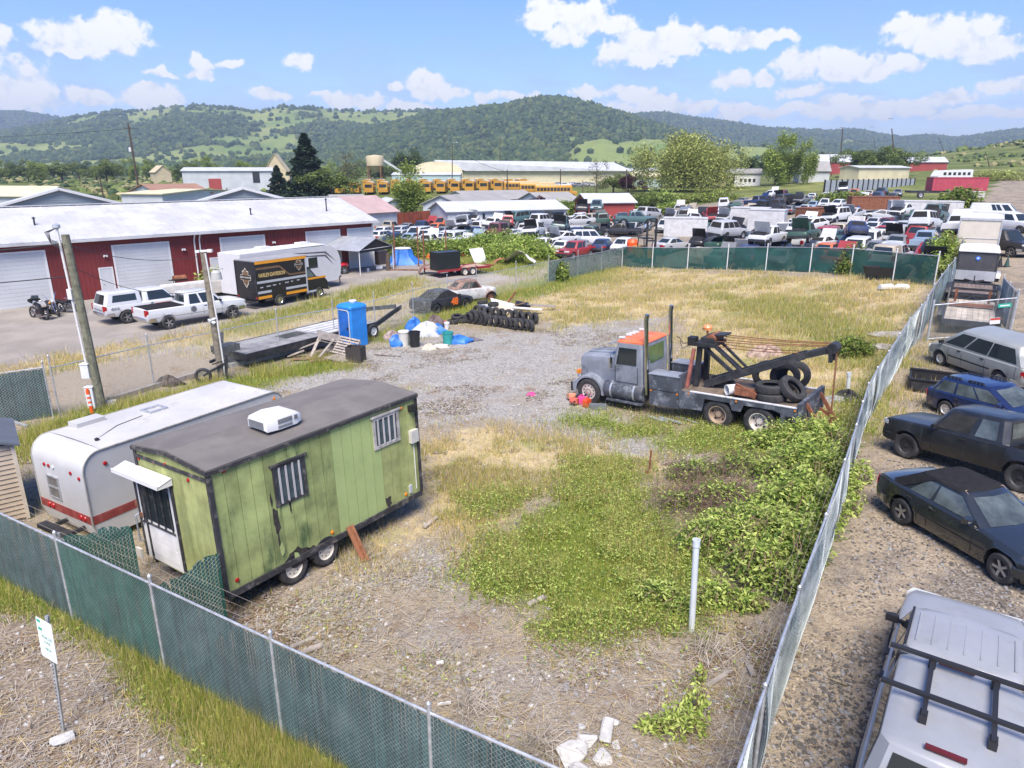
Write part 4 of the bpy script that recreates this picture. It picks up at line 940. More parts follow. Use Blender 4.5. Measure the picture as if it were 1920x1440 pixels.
 if detail>=2:
  xs=[]
  for s in(1,-1):
   b=MB();xbf,xrf,xrr,xbr=sp['cab'];a,c_=xbf-.11,xbr+.13
   edges=[sp['win'][0][0]]+[(p[1]+q_[0])/2 for p,q_ in zip(sp['win'],sp['win'][1:])]+([]if sp['bed']else[])
   for i,u_ in enumerate(edges+[min(.98,sp['win'][-1][1])]):
    x=a+(c_-a)*u_
    if x>sp['wb']/2-sp['r']-.1:x=sp['wb']/2-sp['r']-.14
    if x<-sp['wb']/2+sp['r']+.1 and x>-sp['wb']/2-sp['r']-.1:x=-sp['wb']/2+sp['r']+.14
    zz=np.linspace(sp['z0']+.12,sp['belt']-.04,5);pts=[(x,s*(side_y(sp,x,z)+.003),z)for z in zz]
    for p,q_ in zip(pts,pts[1:]):b.bar(p,q_,.008,.012,up=(0,1,0))
   b.build('door_seam',M_black,root,ang=0)
   for i in range(len(edges)-(0 if not sp['bed']else 1)):
    if i>=2:break
    u_=edges[i+1]if i+1<len(edges)else sp['win'][-1][1];x=a+(c_-a)*u_+.16;z=sp['belt']-.13
    MB().box(x-.09,x+.07,s*(side_y(sp,x,z)+.02)-.018,s*(side_y(sp,x,z)+.02)+.018,z-.018,z+.018).build('door_handle',M_black,root,ang=0)
   xm=xbf-.28;b=MB();y=sp['W']/2*.93;b.M=Matrix.Translation((xm,s*(y+.10),sp['belt']+.08));b.loft([[(.07*k,.10*cy*k2,.07*cz*k2)for cy,cz in((-1,-1),(1,-.9),(1,1),(-1,1))]for k,k2 in((-1,.9),(-.4,1),(1,.5))],closed=True,caps=True)
   b.M=Matrix();b.bar((xm,s*(y-.06),sp['belt']+.03),(xm,s*(y+.03),sp['belt']+.05),.06,.05);b.build('mirror',pm if sp['zr']<1.5 else M_black,root,ang=40)
 return root
def on_wheels(rear_px,front_px,side,sp):
 """root transform from where the two visible wheels touch the ground"""
 sp=SP[sp]if isinstance(sp,str)else sp
 a,b=at(*rear_px),at(*front_px);return set_on(a,b,side,sp)
def set_on(a,b,side,sp):
 d=b-a;h=Vector((d.x,d.y)).normalized();n=Vector((-h.y,h.x))*(1 if side=='R' else-1);m=(a+b)/2
 c=Vector((m.x,m.y))+n*sp['track']/2;pitch=math.atan2(d.z,Vector((d.x,d.y)).length)
 zn=gz(c.x+n.x*sp['track']/2,c.y+n.y*sp['track']/2);zs=gz(m.x,m.y);z=max((zn+zs)/2,0 if False else-9)
 roll=math.atan2((zn-zs)*(1 if side=='R' else-1),sp['track'])
 return dict(loc=(c.x,c.y,z),rot=(roll,-pitch,math.atan2(h.y,h.x)))
def along(p,q,L):return p+(q-p).normalized()*L
def strip_side(sp,s,x0,x1,z,hgt,m,root,name,off=.004,n=8):
 b=MB();vs=[]
 for k in range(n+1):
  x=x0+(x1-x0)*k/n;vs+=[(x,s*(side_y(sp,x,z-hgt/2)+off),z-hgt/2),(x,s*(side_y(sp,x,z+hgt/2)+off),z+hgt/2)]
 b.add(vs,[(2*k,2*k+2,2*k+3,2*k+1)for k in range(n)]);return b.build(name,m,root,ang=0)
M_gg=mat('grey_green_glass',(.075,.092,.090),.05,var=.5,vs=1.6,spec=.8)
# right-hand lane
P_char=paint('charcoal',(.016,.019,.021),.25,dirt=.12,dcol=(.04,.04,.038),coat=1.0)
clk=spec(wb=2.69,fe=2.13,re=-2.40,W=1.74,zr=1.36,belt=.90,z0=.20,r=.315,tw=.225,top=[(2.13,.55),(2.05,.64),(1.7,.75),(.8,.88),(-1.7,.93),(-2.2,.93),(-2.36,.86),(-2.40,.60)],cab=(.80,.08,-1.22,-1.92),cabw=(.90,.66),win=[(.03,.50),(.54,.80)],rearwin=False,nose=.70,tail=.74)
c1=car('convertible','charcoal convertible with a black soft top and alloy wheels parked by the fence','car',clk,P_char,**on_wheels((1685,977),(1890,1100),'R',clk),bumper=P_char,glass=M_gg)
M_soft=mat('black_canvas_top',(.020,.020,.022),.95,var=.2,vs=8,bump=.2,bs=200,spec=.1)
kw=dict(cab=(.70,.06,-1.23,-1.96),zr=1.372,cw=(.915,.68));b=MB();rows=[]
for t in(.0,.5,1):
 xf,xr,w,z=cab_t(clk,t,**kw);rows.append([(xr+.45,w*.995,z),(xr+.13,w*.99,z),(xr-.01,w*.85,z),(xr-.05,0,z),(xr-.01,-w*.85,z),(xr+.13,-w*.99,z),(xr+.45,-w*.995,z)])
b.loft(rows);xf,xr,w,z=cab_t(clk,1,**kw)
b.loft([ring(xf-.02,xr-.005,w*.99,z-.01),ring(xf-.06,xr+.03,w*.955,z+.035),ring(xf-.15,xr+.15,w*.80,z+.062),ring(xf-.34,xr+.34,w*.4,z+.076)],closed=True);b.poly(ring(xf-.34,xr+.34,w*.4,z+.076));b.build('soft_top',M_soft,c1,ang=40)
b=MB();xf,xr,w,z=cab_t(clk,1);b.loft([[(xf+.05*(1-abs(y))-.03,y*w*.86,z+.012),(xf-.13,y*w*.86,z+.062)]for y in(-1,-.5,0,.5,1)]);b.build('header_trim',mat('bronze_trim',(.36,.27,.20),.4,.4),c1)
for s in(1,-1):
 strip_side(clk,s,.95,-1.75,.52,.035,M_black,c1,'side_moulding');strip_side(clk,s,-.45,-.55,.80,.03,M_chrome,c1,'handle_trim',off=.03,n=2)
P_blk=paint('faded_black',(.013,.014,.015),.35,dirt=.4,dcol=(.055,.053,.05),coat=.4)
rng_=spec(**{**SP['pickup'],'wb':3.2,'fe':2.42,'re':-2.78,'W':1.78,'zr':1.80,'belt':1.16,'r':.39,'z0':.42,'nose':.95,'top':[(2.42,.86),(2.38,1.08),(2.2,1.12),(1.05,1.16),(-2.72,1.14),(-2.78,1.10)],'cab':(1.05,.58,-1.05,-1.16),'win':[(.05,.53),(.62,.92)],'bed':(-1.28,-2.7,.62),'flare':.035})
c2=car('pickup_truck','faded black extended cab pickup with open front window beside the charcoal convertible','pickup',rng_,P_blk,**set_on(along(at(1700,858),at(1912,922),3.2),at(1700,858),'L',rng_),bumper=M_black,style='steel',rimm=M_darkm,glass=M_gg)
P_blu=paint('dark_blue',(.008,.015,.060),.22,dirt=.12,coat=1.0,dcol=(.07,.075,.12))
wag=SP['wagon']
c3=car('station_wagon','dark blue station wagon with silver roof rack rails facing away from the fence','car',wag,P_blu,**set_on(at(1775,780),along(at(1775,780),at(1945,830),2.6),'R',wag),bumper=P_blu,glass=M_gg,rimm=mat('silver_hubcap',(.66,.67,.68),.4,.5,var=.1),style='steel')
for s in(1,-1):
 b=MB();yy=s*wag['W']/2*.60
 for(xa,xb)in((-.1,-.75),(-.95,-1.6)):
  b.tube([(xa,yy,1.39),(xa-.06,yy,1.47),(xb+.06,yy,1.47),(xb,yy,1.39)],.018,6)
  for k in range(4):b.box(xa-.1-.14*k,xa-.16-.14*k,yy-.03,yy+.03,1.40,1.465)
 b.build('roof_rack_rail',M_darkm,c3)
P_slv=paint('champagne_silver',(.33,.34,.31),.38,dirt=.35,coat=.4,dcol=(.32,.31,.27),metal=.25)
mv=SP['minivan']
c4=car('minivan','silver champagne minivan with dark windows parked in front of the chain gate','van',mv,P_slv,**set_on(along(at(1765,685),at(1853,717),3.03),at(1765,685),'L',mv),bumper=P_slv,rimm=mat('silver_hubcap',(.66,.67,.68),.4,.5,var=.1),style='steel')
for s in(1,-1):strip_side(mv,s,1.05,-1.05,.62,.06,M_darkm,c4,'side_moulding')
MB().box(-2.615,-2.60,-.1,.25,.84,.95).build('number_plate',M_white,c4,ang=0)
w_=[o for o in c2 .children if o.name.startswith('side_window')][0];w_.data.materials[0]=mat('open_cab_interior',(.022,.022,.022),.9,var=.5,vs=3)
p=at(1700,733);q=at(1800,742);e=q-p;bl=thing('truck_bed_box','black pickup bed box lying between the fence and the blue wagon','truck bed',p,math.atan2(e.y,e.x))
b=MB();b.box(0,2.4,0,.08,0,.5);b.box(0,2.4,1.5,1.58,0,.55);b.box(0,.08,.08,1.5,0,.52);b.box(2.32,2.4,.08,1.5,0,.52);b.box(.08,2.32,.08,1.5,.05,.12);b.bar((0,.04,.52),(2.4,.04,.52),.14,.05);b.bar((0,1.54,.57),(2.4,1.54,.57),.14,.05)
b.build('tub',M_black,bl,ang=0)
b=MB();b.box(.1,2.3,-.05,-.002,.12,.40);b.build('tailgate',M_darkm,bl,ang=0)
P_sil=paint('bright_silver',(.29,.30,.315),.38,dirt=.35,coat=.25,metal=.1,dcol=(.20,.20,.195),var=.08)
tun=spec(**{**SP['bigpickup'],'wb':3.55,'fe':2.7,'re':-2.95,'W':1.95,'zr':1.90,'belt':1.20,'top':[(2.7,.85),(2.62,1.05),(2.4,1.12),(1.4,1.18),(-2.88,1.20),(-2.95,1.15)],'cab':(1.38,.68,-.55,-.62),'win':[(.06,.55),(.62,.95)],'bed':None,'rearwin':False,'cabw':(.92,.76)})
hd=Vector((.70,1.0)).normalized();pos=Vector((7.55,7.55))
zc=gz(pos.x,pos.y)
pos=Vector(at_z(1690,1225,zc+1.80)[:2]);lft=Vector((-hd.y,hd.x));pos=pos-lft*.74+hd*.78
zc=gz(pos.x,pos.y);c5=car('pickup_truck','bright silver pickup with a matching canopy and black roof rack in the near corner','pickup',tun,P_sil,loc=(pos.x,pos.y,zc),rot=(0,0,math.atan2(hd.y,hd.x)),bumper=M_darkm)
ck=dict(cab=(-.66,-.74,-2.72,-2.92),belt=1.20,zr=1.96,cw=(.93,.78));b=cab_mb(tun,**ck);b.build('canopy',P_sil,c5,ang=35)
for s in(1,-1):q=MB();quad_strip(q,side_f(tun,s,**ck),.06,.93,.22,.86);q.build('canopy_window',M_glass,c5,ang=0)
q=MB();quad_strip(q,front_f(tun,False,**ck),-.9,.9,.10,.9,4);q.build('canopy_hatch',M_glass,c5,ang=30)
for(x,z)in((-.88,2.00),(-2.62,1.985)):MB().obox((x,.08,z+.012),(.07,.42,.03),None).build('brake_light',mat('dark_red_lens',(.10,.012,.012),.3),c5)
b=MB()
for y in(-.36,.36):b.bar((-.92,y,2.07),(-2.2,y,2.07),.055,.05)
b.build('rack_rail',M_black,c5,ang=0)
for x in(-1.0,-1.85):b=MB();b.bar((x,-.88,2.12),(x,.88,2.12),.065,.045);b.build('rack_crossbar',M_black,c5,ang=0)
for y in(-.36,.36):
 for x in(-.95,-2.15):MB().obox((x,y,2.02),(.16,.09,.10)).build('rack_foot',M_black,c5,ang=0)
for s in(1,-1):MB().bar((.60,s*.715,1.872),(-.48,s*.725,1.878),.035,.02).build('drip_rail',M_black,c5,ang=0)
MB().box(-.66,-.60,-.8,.8,1.3,1.80).build('gap_shade',M_black,c5,ang=0)  # black strip standing in for the shade in the gap between cab and canopy
b=MB()
for k in range(-3,4):b.bar((.45,k*.2,1.895),(-.35,k*.2,1.898),.03,.03)
b.build('roof_ribs',P_sil,c5,ang=0)
# yard of the red building
P_wht=paint('white',(.57,.58,.585),.32,dirt=.12,coat=.5,dcol=(.5,.48,.44),var=.03)
P_two=paint('champagne_trim',(.36,.33,.28),.4,dirt=.2)
bp=SP['bigpickup']
c6=car('pickup_truck','white two tone pickup with a black bed cover, nearest in the workshop yard','pickup',bp,P_wht,**on_wheels((317,617),(437,597),'R',bp),bumper=M_chrome)
for s in(1,-1):
 strip_side(bp,s,2.3,-3.0,.66,.24,P_two,c6,'lower_panel',n=60)
MB().box(bp['bed'][1],bp['bed'][0]+.02,-.86,.86,1.275,1.31).build('bed_cover',M_soft,c6,ang=0)
MB().lathe([(0,0),(.17,0),(.17,.01),(0,.011)],20,axis='Y',c=(-1.0+.55,-1.012,1.0)).build('door_emblem',mat('dark_decal',(.12,.13,.14),.5),c6)
for s in(1,-1):MB().box(-2.46,-2.44,s*.72-.16,s*.72+.16,.18,.52).build('mudflap',M_black,c6,ang=0)
sv=spec(**{**SP['bigpickup'],'wb':3.64,'fe':2.75,'re':-3.05,'zr':1.9,'belt':1.2,'cab':(1.35,.72,-.62,-.72),'win':[(.05,.90)],'bed':None,'top':[(2.75,.85),(2.68,1.05),(2.45,1.12),(1.35,1.18),(-2.98,1.20),(-3.05,1.15)]})
A_=at(240,606);hd2=(at(437,597)-at(317,617)).normalized()
c7=car('pickup_truck','white pickup with a white windowed canopy behind the pickup with the black bed cover','pickup',sv,P_wht,**set_on(A_,A_+Vector((hd2 .x*3.64,hd2 .y*3.64,0)),'R',sv),bumper=M_chrome)
ck=dict(cab=(-.74,-.80,-2.75,-3.0),belt=1.2,zr=1.95,cw=(.93,.80));cab_mb(sv,**ck).build('canopy',P_wht,c7,ang=35)
for s in(1,-1):q=MB();quad_strip(q,side_f(sv,s,**ck),.12,.86,.25,.82);q.build('canopy_window',M_glass,c7,ang=0)
q=MB();quad_strip(q,front_f(sv,False,**ck),-.9,.9,.12,.88,4);q.build('canopy_hatch',M_glass,c7,ang=30)
Mg=mat('grey_lettering',(.20,.21,.22),.6);Mr_=mat('red_lettering',(.45,.05,.03),.6)
text('4X4',.22,Mg,c7,face_M((-2.45,-1.0,.98),(1,0,0),(0,0,1)),sx=1.3,bold=.008)
text('WORK  TRUCK',.15,Mr_,c7,face_M((.35,-1.0,.95),(1,0,0),(0,0,1)),bold=.006)if False else None
MB().box(-.1,.85,-1.006,-.996,.93,1.03).build('red_door_decal',Mr_,c7,ang=0)
MB().box(-3.075,-3.06,-.6,.55,.88,.98).build('tailgate_decal',Mg,c7,ang=0)
R_,F_=at(541,575),at(616,560);d=(F_-R_);hx=d.normalized();ang_=math.atan2(d.y,d.x);tr_=1.85
cen=R_+Vector((-hx.y,hx.x,0))*tr_/2
bt=thing('box_truck','black and orange box truck with a shield logo on its tail doors','truck',cen,ang_)
M_blk=mat('gloss_black_body',(.012,.012,.014),.35,var=.2,coat=.3,dirt=.2,dcol=(.05,.05,.05));M_org=mat('orange_stripe',(.72,.30,.02),.45,var=.05);M_gry=mat('silver_stripe',(.42,.44,.46),.4,var=.05);M_gold=mat('gold_lettering',(.50,.36,.13),.5,var=.1);M_brn=mat('bronze_decal',(.17,.10,.05),.5,var=.2)
bw=d.length;x0,x1,y0,y1,z0,z1=-1.75,bw-1.15,-.10,2.05,.62,3.15
MB().box(x0,x1,y0,y1,z0,z1).build('box',M_blk,bt,ang=0)
MB().box(x0+.04,x1+.25,y0+.05,y1-.05,z1+.002,z1+.05).build('box_roof',mat('grey_box_roof',(.28,.28,.28),.7,var=.15,dirt=.4,dcol=(.16,.15,.14),ds=1),bt,ang=0)
b=MB();b.box(x0,x1+.05,y0-.025,y0-.002,z1-.16,z1+.03);b.box(x0,x1+.05,y1+.002,y1+.025,z1-.16,z1+.03);b.build('orange_roof_band',M_org,bt,ang=0)
for nm,zz0,zz1,m in(('silver_band',1.70,1.86,M_gry),('silver_band',1.02,1.18,M_gry),('orange_band',.66,.84,M_org)):
 b=MB()
 if zz1<1.6:b.box(x0+.03,-.62,y0-.012,y0-.002,zz0,zz1);b.box(.62,x1-.02,y0-.012,y0-.002,zz0,zz1)
 else:b.box(x0+.03,x1-.02,y0-.012,y0-.002,zz0,zz1)
 b.build(nm,m,bt,ang=0)
b=MB();zt_=2.6;b.poly([(x0+.03,y0-.006,2.62),(x0+1.95,y0-.006,2.62),(x0+2.75,y0-.006,1.98),(x1-.03,y0-.006,1.98),(x1-.03,y0-.006,2.08),(x0+2.80,y0-.006,2.08),(x0+1.98,y0-.006,2.76),(x0+.03,y0-.006,2.76)]);b.build('bronze_swoosh',M_brn,bt,ang=0)
def shield(w,h,M,root):
 sh=[(0,1),(.28,.72),(.62,.66),(.58,.30),(1,.28),(1,-.22),(.62,-.24),(.50,-.55),(0,-1),(-.50,-.55),(-.62,-.24),(-1,-.22),(-1,.28),(-.58,.30),(-.62,.66),(-.28,.72)]
 b=MB();b.M=M;b.poly([(x*w,y*h,0)for x,y in sh]);s=b.build('shield_logo',mat('cream_decal',(.62,.58,.50),.5),root,ang=0)
 b=MB();b.M=M;b.poly([(x*w*.9,y*h*.9,.003)for x,y in sh]);b.build('shield_field',M_brn,s,ang=0)
 b=MB();b.M=M;b.poly([(-w*.95,-.18*h,.006),(w*.95,-.18*h,.006),(w*.95,.24*h,.006),(-w*.95,.24*h,.006)]);b.build('bar',M_blk,s,ang=0)
 text('HARLEY-DAVIDSON',w*.235,mat('cream_decal',(.62,.58,.50),.5),s,M@Matrix.Translation((0,.03*h,.009)),ext=.001,bold=w*.006)
shield(.52,.68,face_M((x0-.006,(y0+y1)/2,2.05),(0,-1,0),(0,0,1)),bt)
shield(.36,.42,face_M((x1-.62,y0-.014,2.62),(1,0,0),(0,0,1)),bt)
text('HARLEY-DAVIDSON',.34,M_gold,bt,face_M((x0+1.30,y0-.012,2.22),(1,0,0),(0,0,1)),sx=.72,bold=.016)
for k,wd in enumerate((.3,.42,.34,.16,.40,.22,.3)):MB().box(x0+.25+k*.52,x0+.25+k*.52+wd*.8,y0-.010,y0-.002,1.40+.02*k,1.47+.02*k).build('small_decal',M_gry,bt,ang=0)
b=MB()
for z in(1.15,1.7,2.55):b.box(x0-.012,x0-.002,y0+.04,y1-.04,z,z+.03)
b.box(x0-.03,x0-.002,y0,y0+.06,z0,z1);b.box(x0-.03,x0-.002,y1-.06,y1,z0,z1);b.box(x0-.03,x0-.002,y0+.06,y1-.06,z1-.08,z1);b.build('rear_door_frame',M_darkm,bt,ang=0)
for s in(y0+.12,y1-.12):MB().box(x0-.03,x0-.002,s-.06,s+.06,.70,.82).build('taillight',M_tail,bt,ang=0)
b=MB();b.box(x0-.35,x0-.02,y0+.1,y1-.1,.42,.50);b.bar((x0,y0+.3,.5),(x0-.3,y0+.3,.46),.06,.1);b.bar((x0,y1-.3,.5),(x0-.3,y1-.3,.46),.06,.1);b.build('rear_step',M_darkm,bt,ang=0)
cabp=[(x1+.02,.55),(x1+.02,2.30),(x1+.30,2.34),(x1+.95,1.62),(x1+1.65,1.42),(x1+1.95,1.20),(x1+2.0,.62)]
b=MB();xw=bw;poly=[p for p in cabp];
R2=.44;arch=[(xw+R2*math.cos(a),.38+R2*math.sin(a))for a in np.linspace(0,math.pi,9)]
b.prism([(x1+.02,.55),(x1+.02,2.30),(x1+.30,2.34),(x1+.95,1.62),(x1+1.75,1.42),(x1+2.0,1.15),(x1+2.02,.6)]+[a for a in arch if a[1]>.56],y0+.07,y1-.07,'Y');b.build('cab',M_blk,bt,ang=25)
b=MB();b.poly([(x1+.12,y0+.062,1.62),(x1+.12,y0+.062,2.18),(x1+.30,y0+.062,2.2),(x1+.80,y0+.062,1.62)]);b.build('side_window',M_glassl,bt,ang=0)
b=MB();b.slab([(x1+.37,y0+.2,2.285),(x1+.37,y1-.2,2.285),(x1+.92,y1-.2,1.68),(x1+.92,y0+.2,1.68)],.012);b.build('windshield',M_glassl,bt,ang=0)
b=MB();b.box(x1+.06,x1+1.85,y0+.056,y0+.068,1.42,1.56);b.build('orange_hood_stripe',M_org,bt,ang=0)
b=MB();b.box(x1-.05,x1+.06,y0-.02,y0-.002,.5,3.0);b.build('grey_corner_post',M_gry,bt,ang=0)
b=MB();b.box(x1+.02,x1+1.0,y0+.02,y0+.066,.52,.64);b.build('running_board',M_gry,bt,ang=0)
b=MB();b.box(x1+2.02,x1+2.14,y0+.05,y1-.05,.50,.70);b.build('bumper',M_chrome,bt,ang=0)
t_,r_=wheel_meshes(.39,.26,'steel',M_chrome)
for(x,ys)in((0,(0,1.85)),(bw,(.05,1.8))):
 for i,y in enumerate(ys):wo=link('wheel',t_,bt,loc=(x,y+(.02 if i else-.02),.39),rot=(0,0,math.pi if i==0 else 0));link('rim',r_,wo)
b=MB();b.box(x0+.2,bw+.4,.5,1.4,.45,.62);b.build('chassis',M_black,bt,ang=0)
RV_a,RV_b=at(487,552),at(655,540)
dirv=Vector((hx.x,hx.y,0));P0=at(640,536)
fw=thing('travel_trailer','white fifth wheel camper with a dark swoosh on its rounded nose behind the box truck','camper',P0,ang_)
Lr,Wr,Hr=9.2,2.45,3.55;M_rvw=mat('camper_white',(.58,.58,.585),.35,var=.04,dirt=.12,dcol=(.55,.54,.5));M_rvg=mat('camper_graphic',(.10,.09,.10),.4,var=.2)
pr=[(0,.9),(.12,1.6),(.10,2.2),(-.10,2.75),(-.45,3.12),(-1.0,3.32),(-Lr,3.40),(-Lr,.55),(-.4,.55)]
MB().prism(pr,0,Wr,'Y').build('shell',M_rvw,fw,ang=25)
b=MB();b.box(-Lr+.1,-1.2,.1,Wr-.1,3.39,3.43);b.build('roof_membrane',M_white,fw,ang=0)
for x in(-2.6,-6.3):MB().obox((x,Wr/2,3.53),(.9,.7,.22)).build('air_conditioner',M_white,fw,ang=0)
for x in(-4.4,-7.8):MB().obox((x,Wr/2,3.48),(.4,.4,.14)).build('roof_vent',M_white,fw,ang=0)
b=MB();b.poly([(.125,.35,2.1),(.10,.7,1.78),(.13,1.5,1.72),(.125,2.1,1.95),(.125,1.6,1.92),(.11,1.9,2.2),(.115,1.1,2.05),(.10,.9,2.28)]);b.v=[(v[0]+.02,v[1],v[2])for v in b.v];b.build('nose_graphic',M_rvg,fw,ang=0)
b=MB()
for k,(za,zb_)in enumerate(((2.9,1.7),(2.65,1.2))):b.poly([(-.3-k*.3,-.006-k*.002,za-.9),(-1.4,-.006-k*.002,za),(-6.8,-.006-k*.002,za+.22),(-1.5,-.006-k*.002,za-.12)])
b.build('side_graphic',M_rvg,fw,ang=0)
for(u,w_)in((-3.2,.9),(-5.6,.8),(-7.2,.45),(-8.4,.5)):MB().box(u,u+w_,-.012,-.002,1.75,2.55).build('window',M_glass,fw,ang=0)
b=MB();b.box(-.1,.5,Wr/2-.35,Wr/2+.35,.65,1.25);b.build('propane_cover',M_white,fw,ang=0)
b=MB();b.bar((-.3,.5,.6),(1.2,Wr/2,.55),.1,.12);b.bar((-.3,Wr-.5,.6),(1.2,Wr/2,.55),.1,.12);b.tube([(1.05,Wr/2,0),(1.05,Wr/2,.7)],.04,8);b.build('hitch_frame',M_darkm,fw,ang=0)
t2,r2=wheel_meshes(.36,.22,'steel',M_white)
for x in(-5.2,-6.1):
 for i,y in enumerate((.12,Wr-.12)):wo=link('wheel',t2,fw,loc=(x,y,.36),rot=(0,0,math.pi if i==0 else 0));link('rim',r2,wo)
P_mat=paint('matte_black',(.022,.023,.025),.5,dirt=.2,coat=.05,dcol=(.085,.083,.08));rc=SP['sedan']
a_=at(818,588);c8=car('race_car','matte black gutted race car with an orange number 48 on its door','car',rc,P_mat,**set_on(a_,a_+Vector((1.75,2.05,0)),'R',rc),nowin=True,bumper=P_mat,lights=False,style='steel',rimm=M_darkm,detail=2)
text('48',.62,mat('orange_number',(.80,.16,.02),.5,var=.05),c8,face_M((.25,-rc['W']/2-.012,.60),(1,0,0),(0,0,1)),name='race_number',bold=.03)
b=MB();
for y in(-.5,.5):b.tube([(.5,y,.6),(.2,y,1.28),(-.8,y,1.28),(-1.5,y,.9)],.03,6)
b.build('roll_cage',mat('orange_bars',(.45,.12,.04),.6),c8)
a_=at(880,566);vt=thing('vintage_coupe','rusty white vintage coupe shell with a rounded roof behind the race car','car',(a_.x,a_.y,0),math.atan2(-.55,-.83)+math.pi)
M_pat=mat('patchy_white_rust',(.50,.50,.48),.7,var=.15,vs=2,dirt=.7,dcol=(.20,.10,.06),ds=1.6);M_rroof=mat('rust_brown_panel',(.20,.11,.08),.85,var=.35,vs=3)
vs_=spec(wb=2.6,fe=2.0,re=-1.9,W=1.66,zr=1.62,belt=1.05,z0=.30,r=.36,tw=.16,top=[(2.0,.7),(1.9,.9),(.8,1.05),(-1.2,1.05),(-1.75,.92),(-1.9,.55)],cab=(.75,.35,-.75,-1.5),win=[(.05,.52),(.58,.88)],nose=.5,tail=.7,track=1.4,cabw=(.88,.66));b=body_mb(vs_);b.build('body',M_pat,vt,ang=35);cab_mb(vs_).build('roof_shell',M_rroof,vt,ang=35)
for s in(1,-1):
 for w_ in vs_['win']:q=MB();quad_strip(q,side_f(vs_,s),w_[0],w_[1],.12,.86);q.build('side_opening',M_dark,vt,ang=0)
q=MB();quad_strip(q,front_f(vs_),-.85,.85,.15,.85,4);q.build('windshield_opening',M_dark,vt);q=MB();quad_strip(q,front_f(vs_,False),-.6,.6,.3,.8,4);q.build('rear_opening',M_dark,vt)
t3,r3=wheel_meshes(.36,.16,'steel',M_rust)
for x in(1.3,-1.3):
 for s in(1,-1):wo=link('wheel',t3,vt,loc=(x,s*.72,.34),rot=(0,0,0 if s>0 else math.pi));link('rim',r3,wo)
for x in(1.3,-1.3):
 for s in(1,-1):
  b=MB();rows=[]
  for k in range(9):
   a=math.pi*k/8;rows.append([(x+.48*math.cos(a),s*(.66+.24*j),.36+.50*math.sin(a)-.1*j*j)for j in(0,.5,1)])
  b.loft(rows);b.build('fender',M_rroof if x>0 else M_pat,vt)
  # the green office trailer
def PU(O,e):
 """photo pixel -> (distance along e, height) on the vertical plane through O along e"""
 O=Vector(O);e=Vector((e[0],e[1])).normalized();n=Vector((-e.y,e.x));o=Vector((O.x,O.y));k=n.dot(o)
 def f(px,py):
  d=ray(px,py);t=k/(d[0]*n.x+d[1]*n.y);return((Vector((d[0]*t,d[1]*t))-o).dot(e),CH+d[2]*t)
 return f
TO=Vector((-5.84,12.32,0));te=Vector((3.37,4.83,0)).normalized();tn=Vector((-te.y,te.x,0));TL,TW,TB,TE,TR=5.9,2.72,.58,3.34,3.47
tr=thing('office_trailer','weathered green plank office trailer with barred windows and a white roof unit','trailer',TO+Vector((0,0,.05)),rot=(rad(-2.0),0,math.atan2(te.y,te.x)))
M_gp=mat('mossy_green_planks',(.265,.31,.115),.8,var=.3,streak=.35,vs=1.3,island=.2,dirt=1.0,dcol=(.045,.09,.035),ds=1.6,bump=.25,bs=12)
M_gp2=mat('fresh_green_planks',(.33,.405,.16),.7,var=.08,vs=1.0,island=.04,dirt=.25,dcol=(.16,.24,.08),ds=1.2)
M_gp3=mat('yellow_green_planks',(.30,.325,.125),.8,streak=.35,var=.2,vs=2.0,island=.12,dirt=.6,dcol=(.16,.20,.06),ds=1.6,bump=.25,bs=12)
M_trim=mat('black_flaking_trim',(.030,.030,.034),.7,var=.3,dirt=.55,dcol=(.30,.27,.24),ds=5)
M_troof=mat('grey_roll_roofing',(.145,.132,.122),.9,var=.12,vs=1.4,dirt=.5,dcol=(.20,.185,.17),ds=.9,bump=.15,bs=20)
M_peel=mat('bare_rotten_wood',(.035,.030,.026),.9,var=.5,vs=6)
side=PU(TO,te);x=0.0;w=.305;bs=[(M_gp,MB()),(M_gp2,MB()),(M_gp3,MB()),(M_gp,MB()),(M_gp3,MB()),(M_gp3,MB())];core=MB()
core.box(.012,TL-.012,.012,TW-.012,TB,TE-.02);core.prism([(.012,TE-.02),(TW-.012,TE-.02),(TW/2,TR-.06)],.012,TL-.012,'X');core.build('inner_shell',M_peel,tr,ang=0)
while x<TL-.01:
 x2=min(x+w,TL);k=1 if 3.05<x<4.3 else(0 if x<4.3 else 2)
 bs[k][1].box(x+.006,x2-.006,-.012,.012,TB,TE-.02);bs[3][1].box(x+.006,x2-.006,TW-.012,TW+.012,TB,TE-.02);x=x2
y=0.0
while y<TW-.01:
 y2=min(y+.25,TW);h0=TE-.05+(TR-TE)*(1-abs(y-TW/2)/(TW/2));h1=TE-.05+(TR-TE)*(1-abs(y2-TW/2)/(TW/2))
 for xx in((-.012,.012),(TL-.012,TL+.012)):
  bs[4 if xx[0]<1 else 5][1].add([(xx[0],y+.005,TB),(xx[0],y2-.005,TB),(xx[0],y2-.005,h1),(xx[0],y+.005,h0),(xx[1],y+.005,TB),(xx[1],y2-.005,TB),(xx[1],y2-.005,h1),(xx[1],y+.005,h0)],[(0,1,2,3),(4,7,6,5),(0,4,5,1),(2,6,7,3),(0,3,7,4),(1,5,6,2)])
 y=y2
for(m,b),nm in zip(bs,('plank_wall','repainted_plank_wall','mossy_plank_wall','plank_wall','end_wall','end_wall')):b.build(nm,m,tr,ang=0)
b=MB();o=.05
b.slab([(-o,-o,TE-.01),(TL+o,-o,TE-.01),(TL+o,TW/2,TR),(-o,TW/2,TR)],.05);b.slab([(-o,TW/2,TR),(TL+o,TW/2,TR),(TL+o,TW+o,TE-.01),(-o,TW+o,TE-.01)],.05);b.build('roof',M_troof,tr,ang=0)
b=MB()
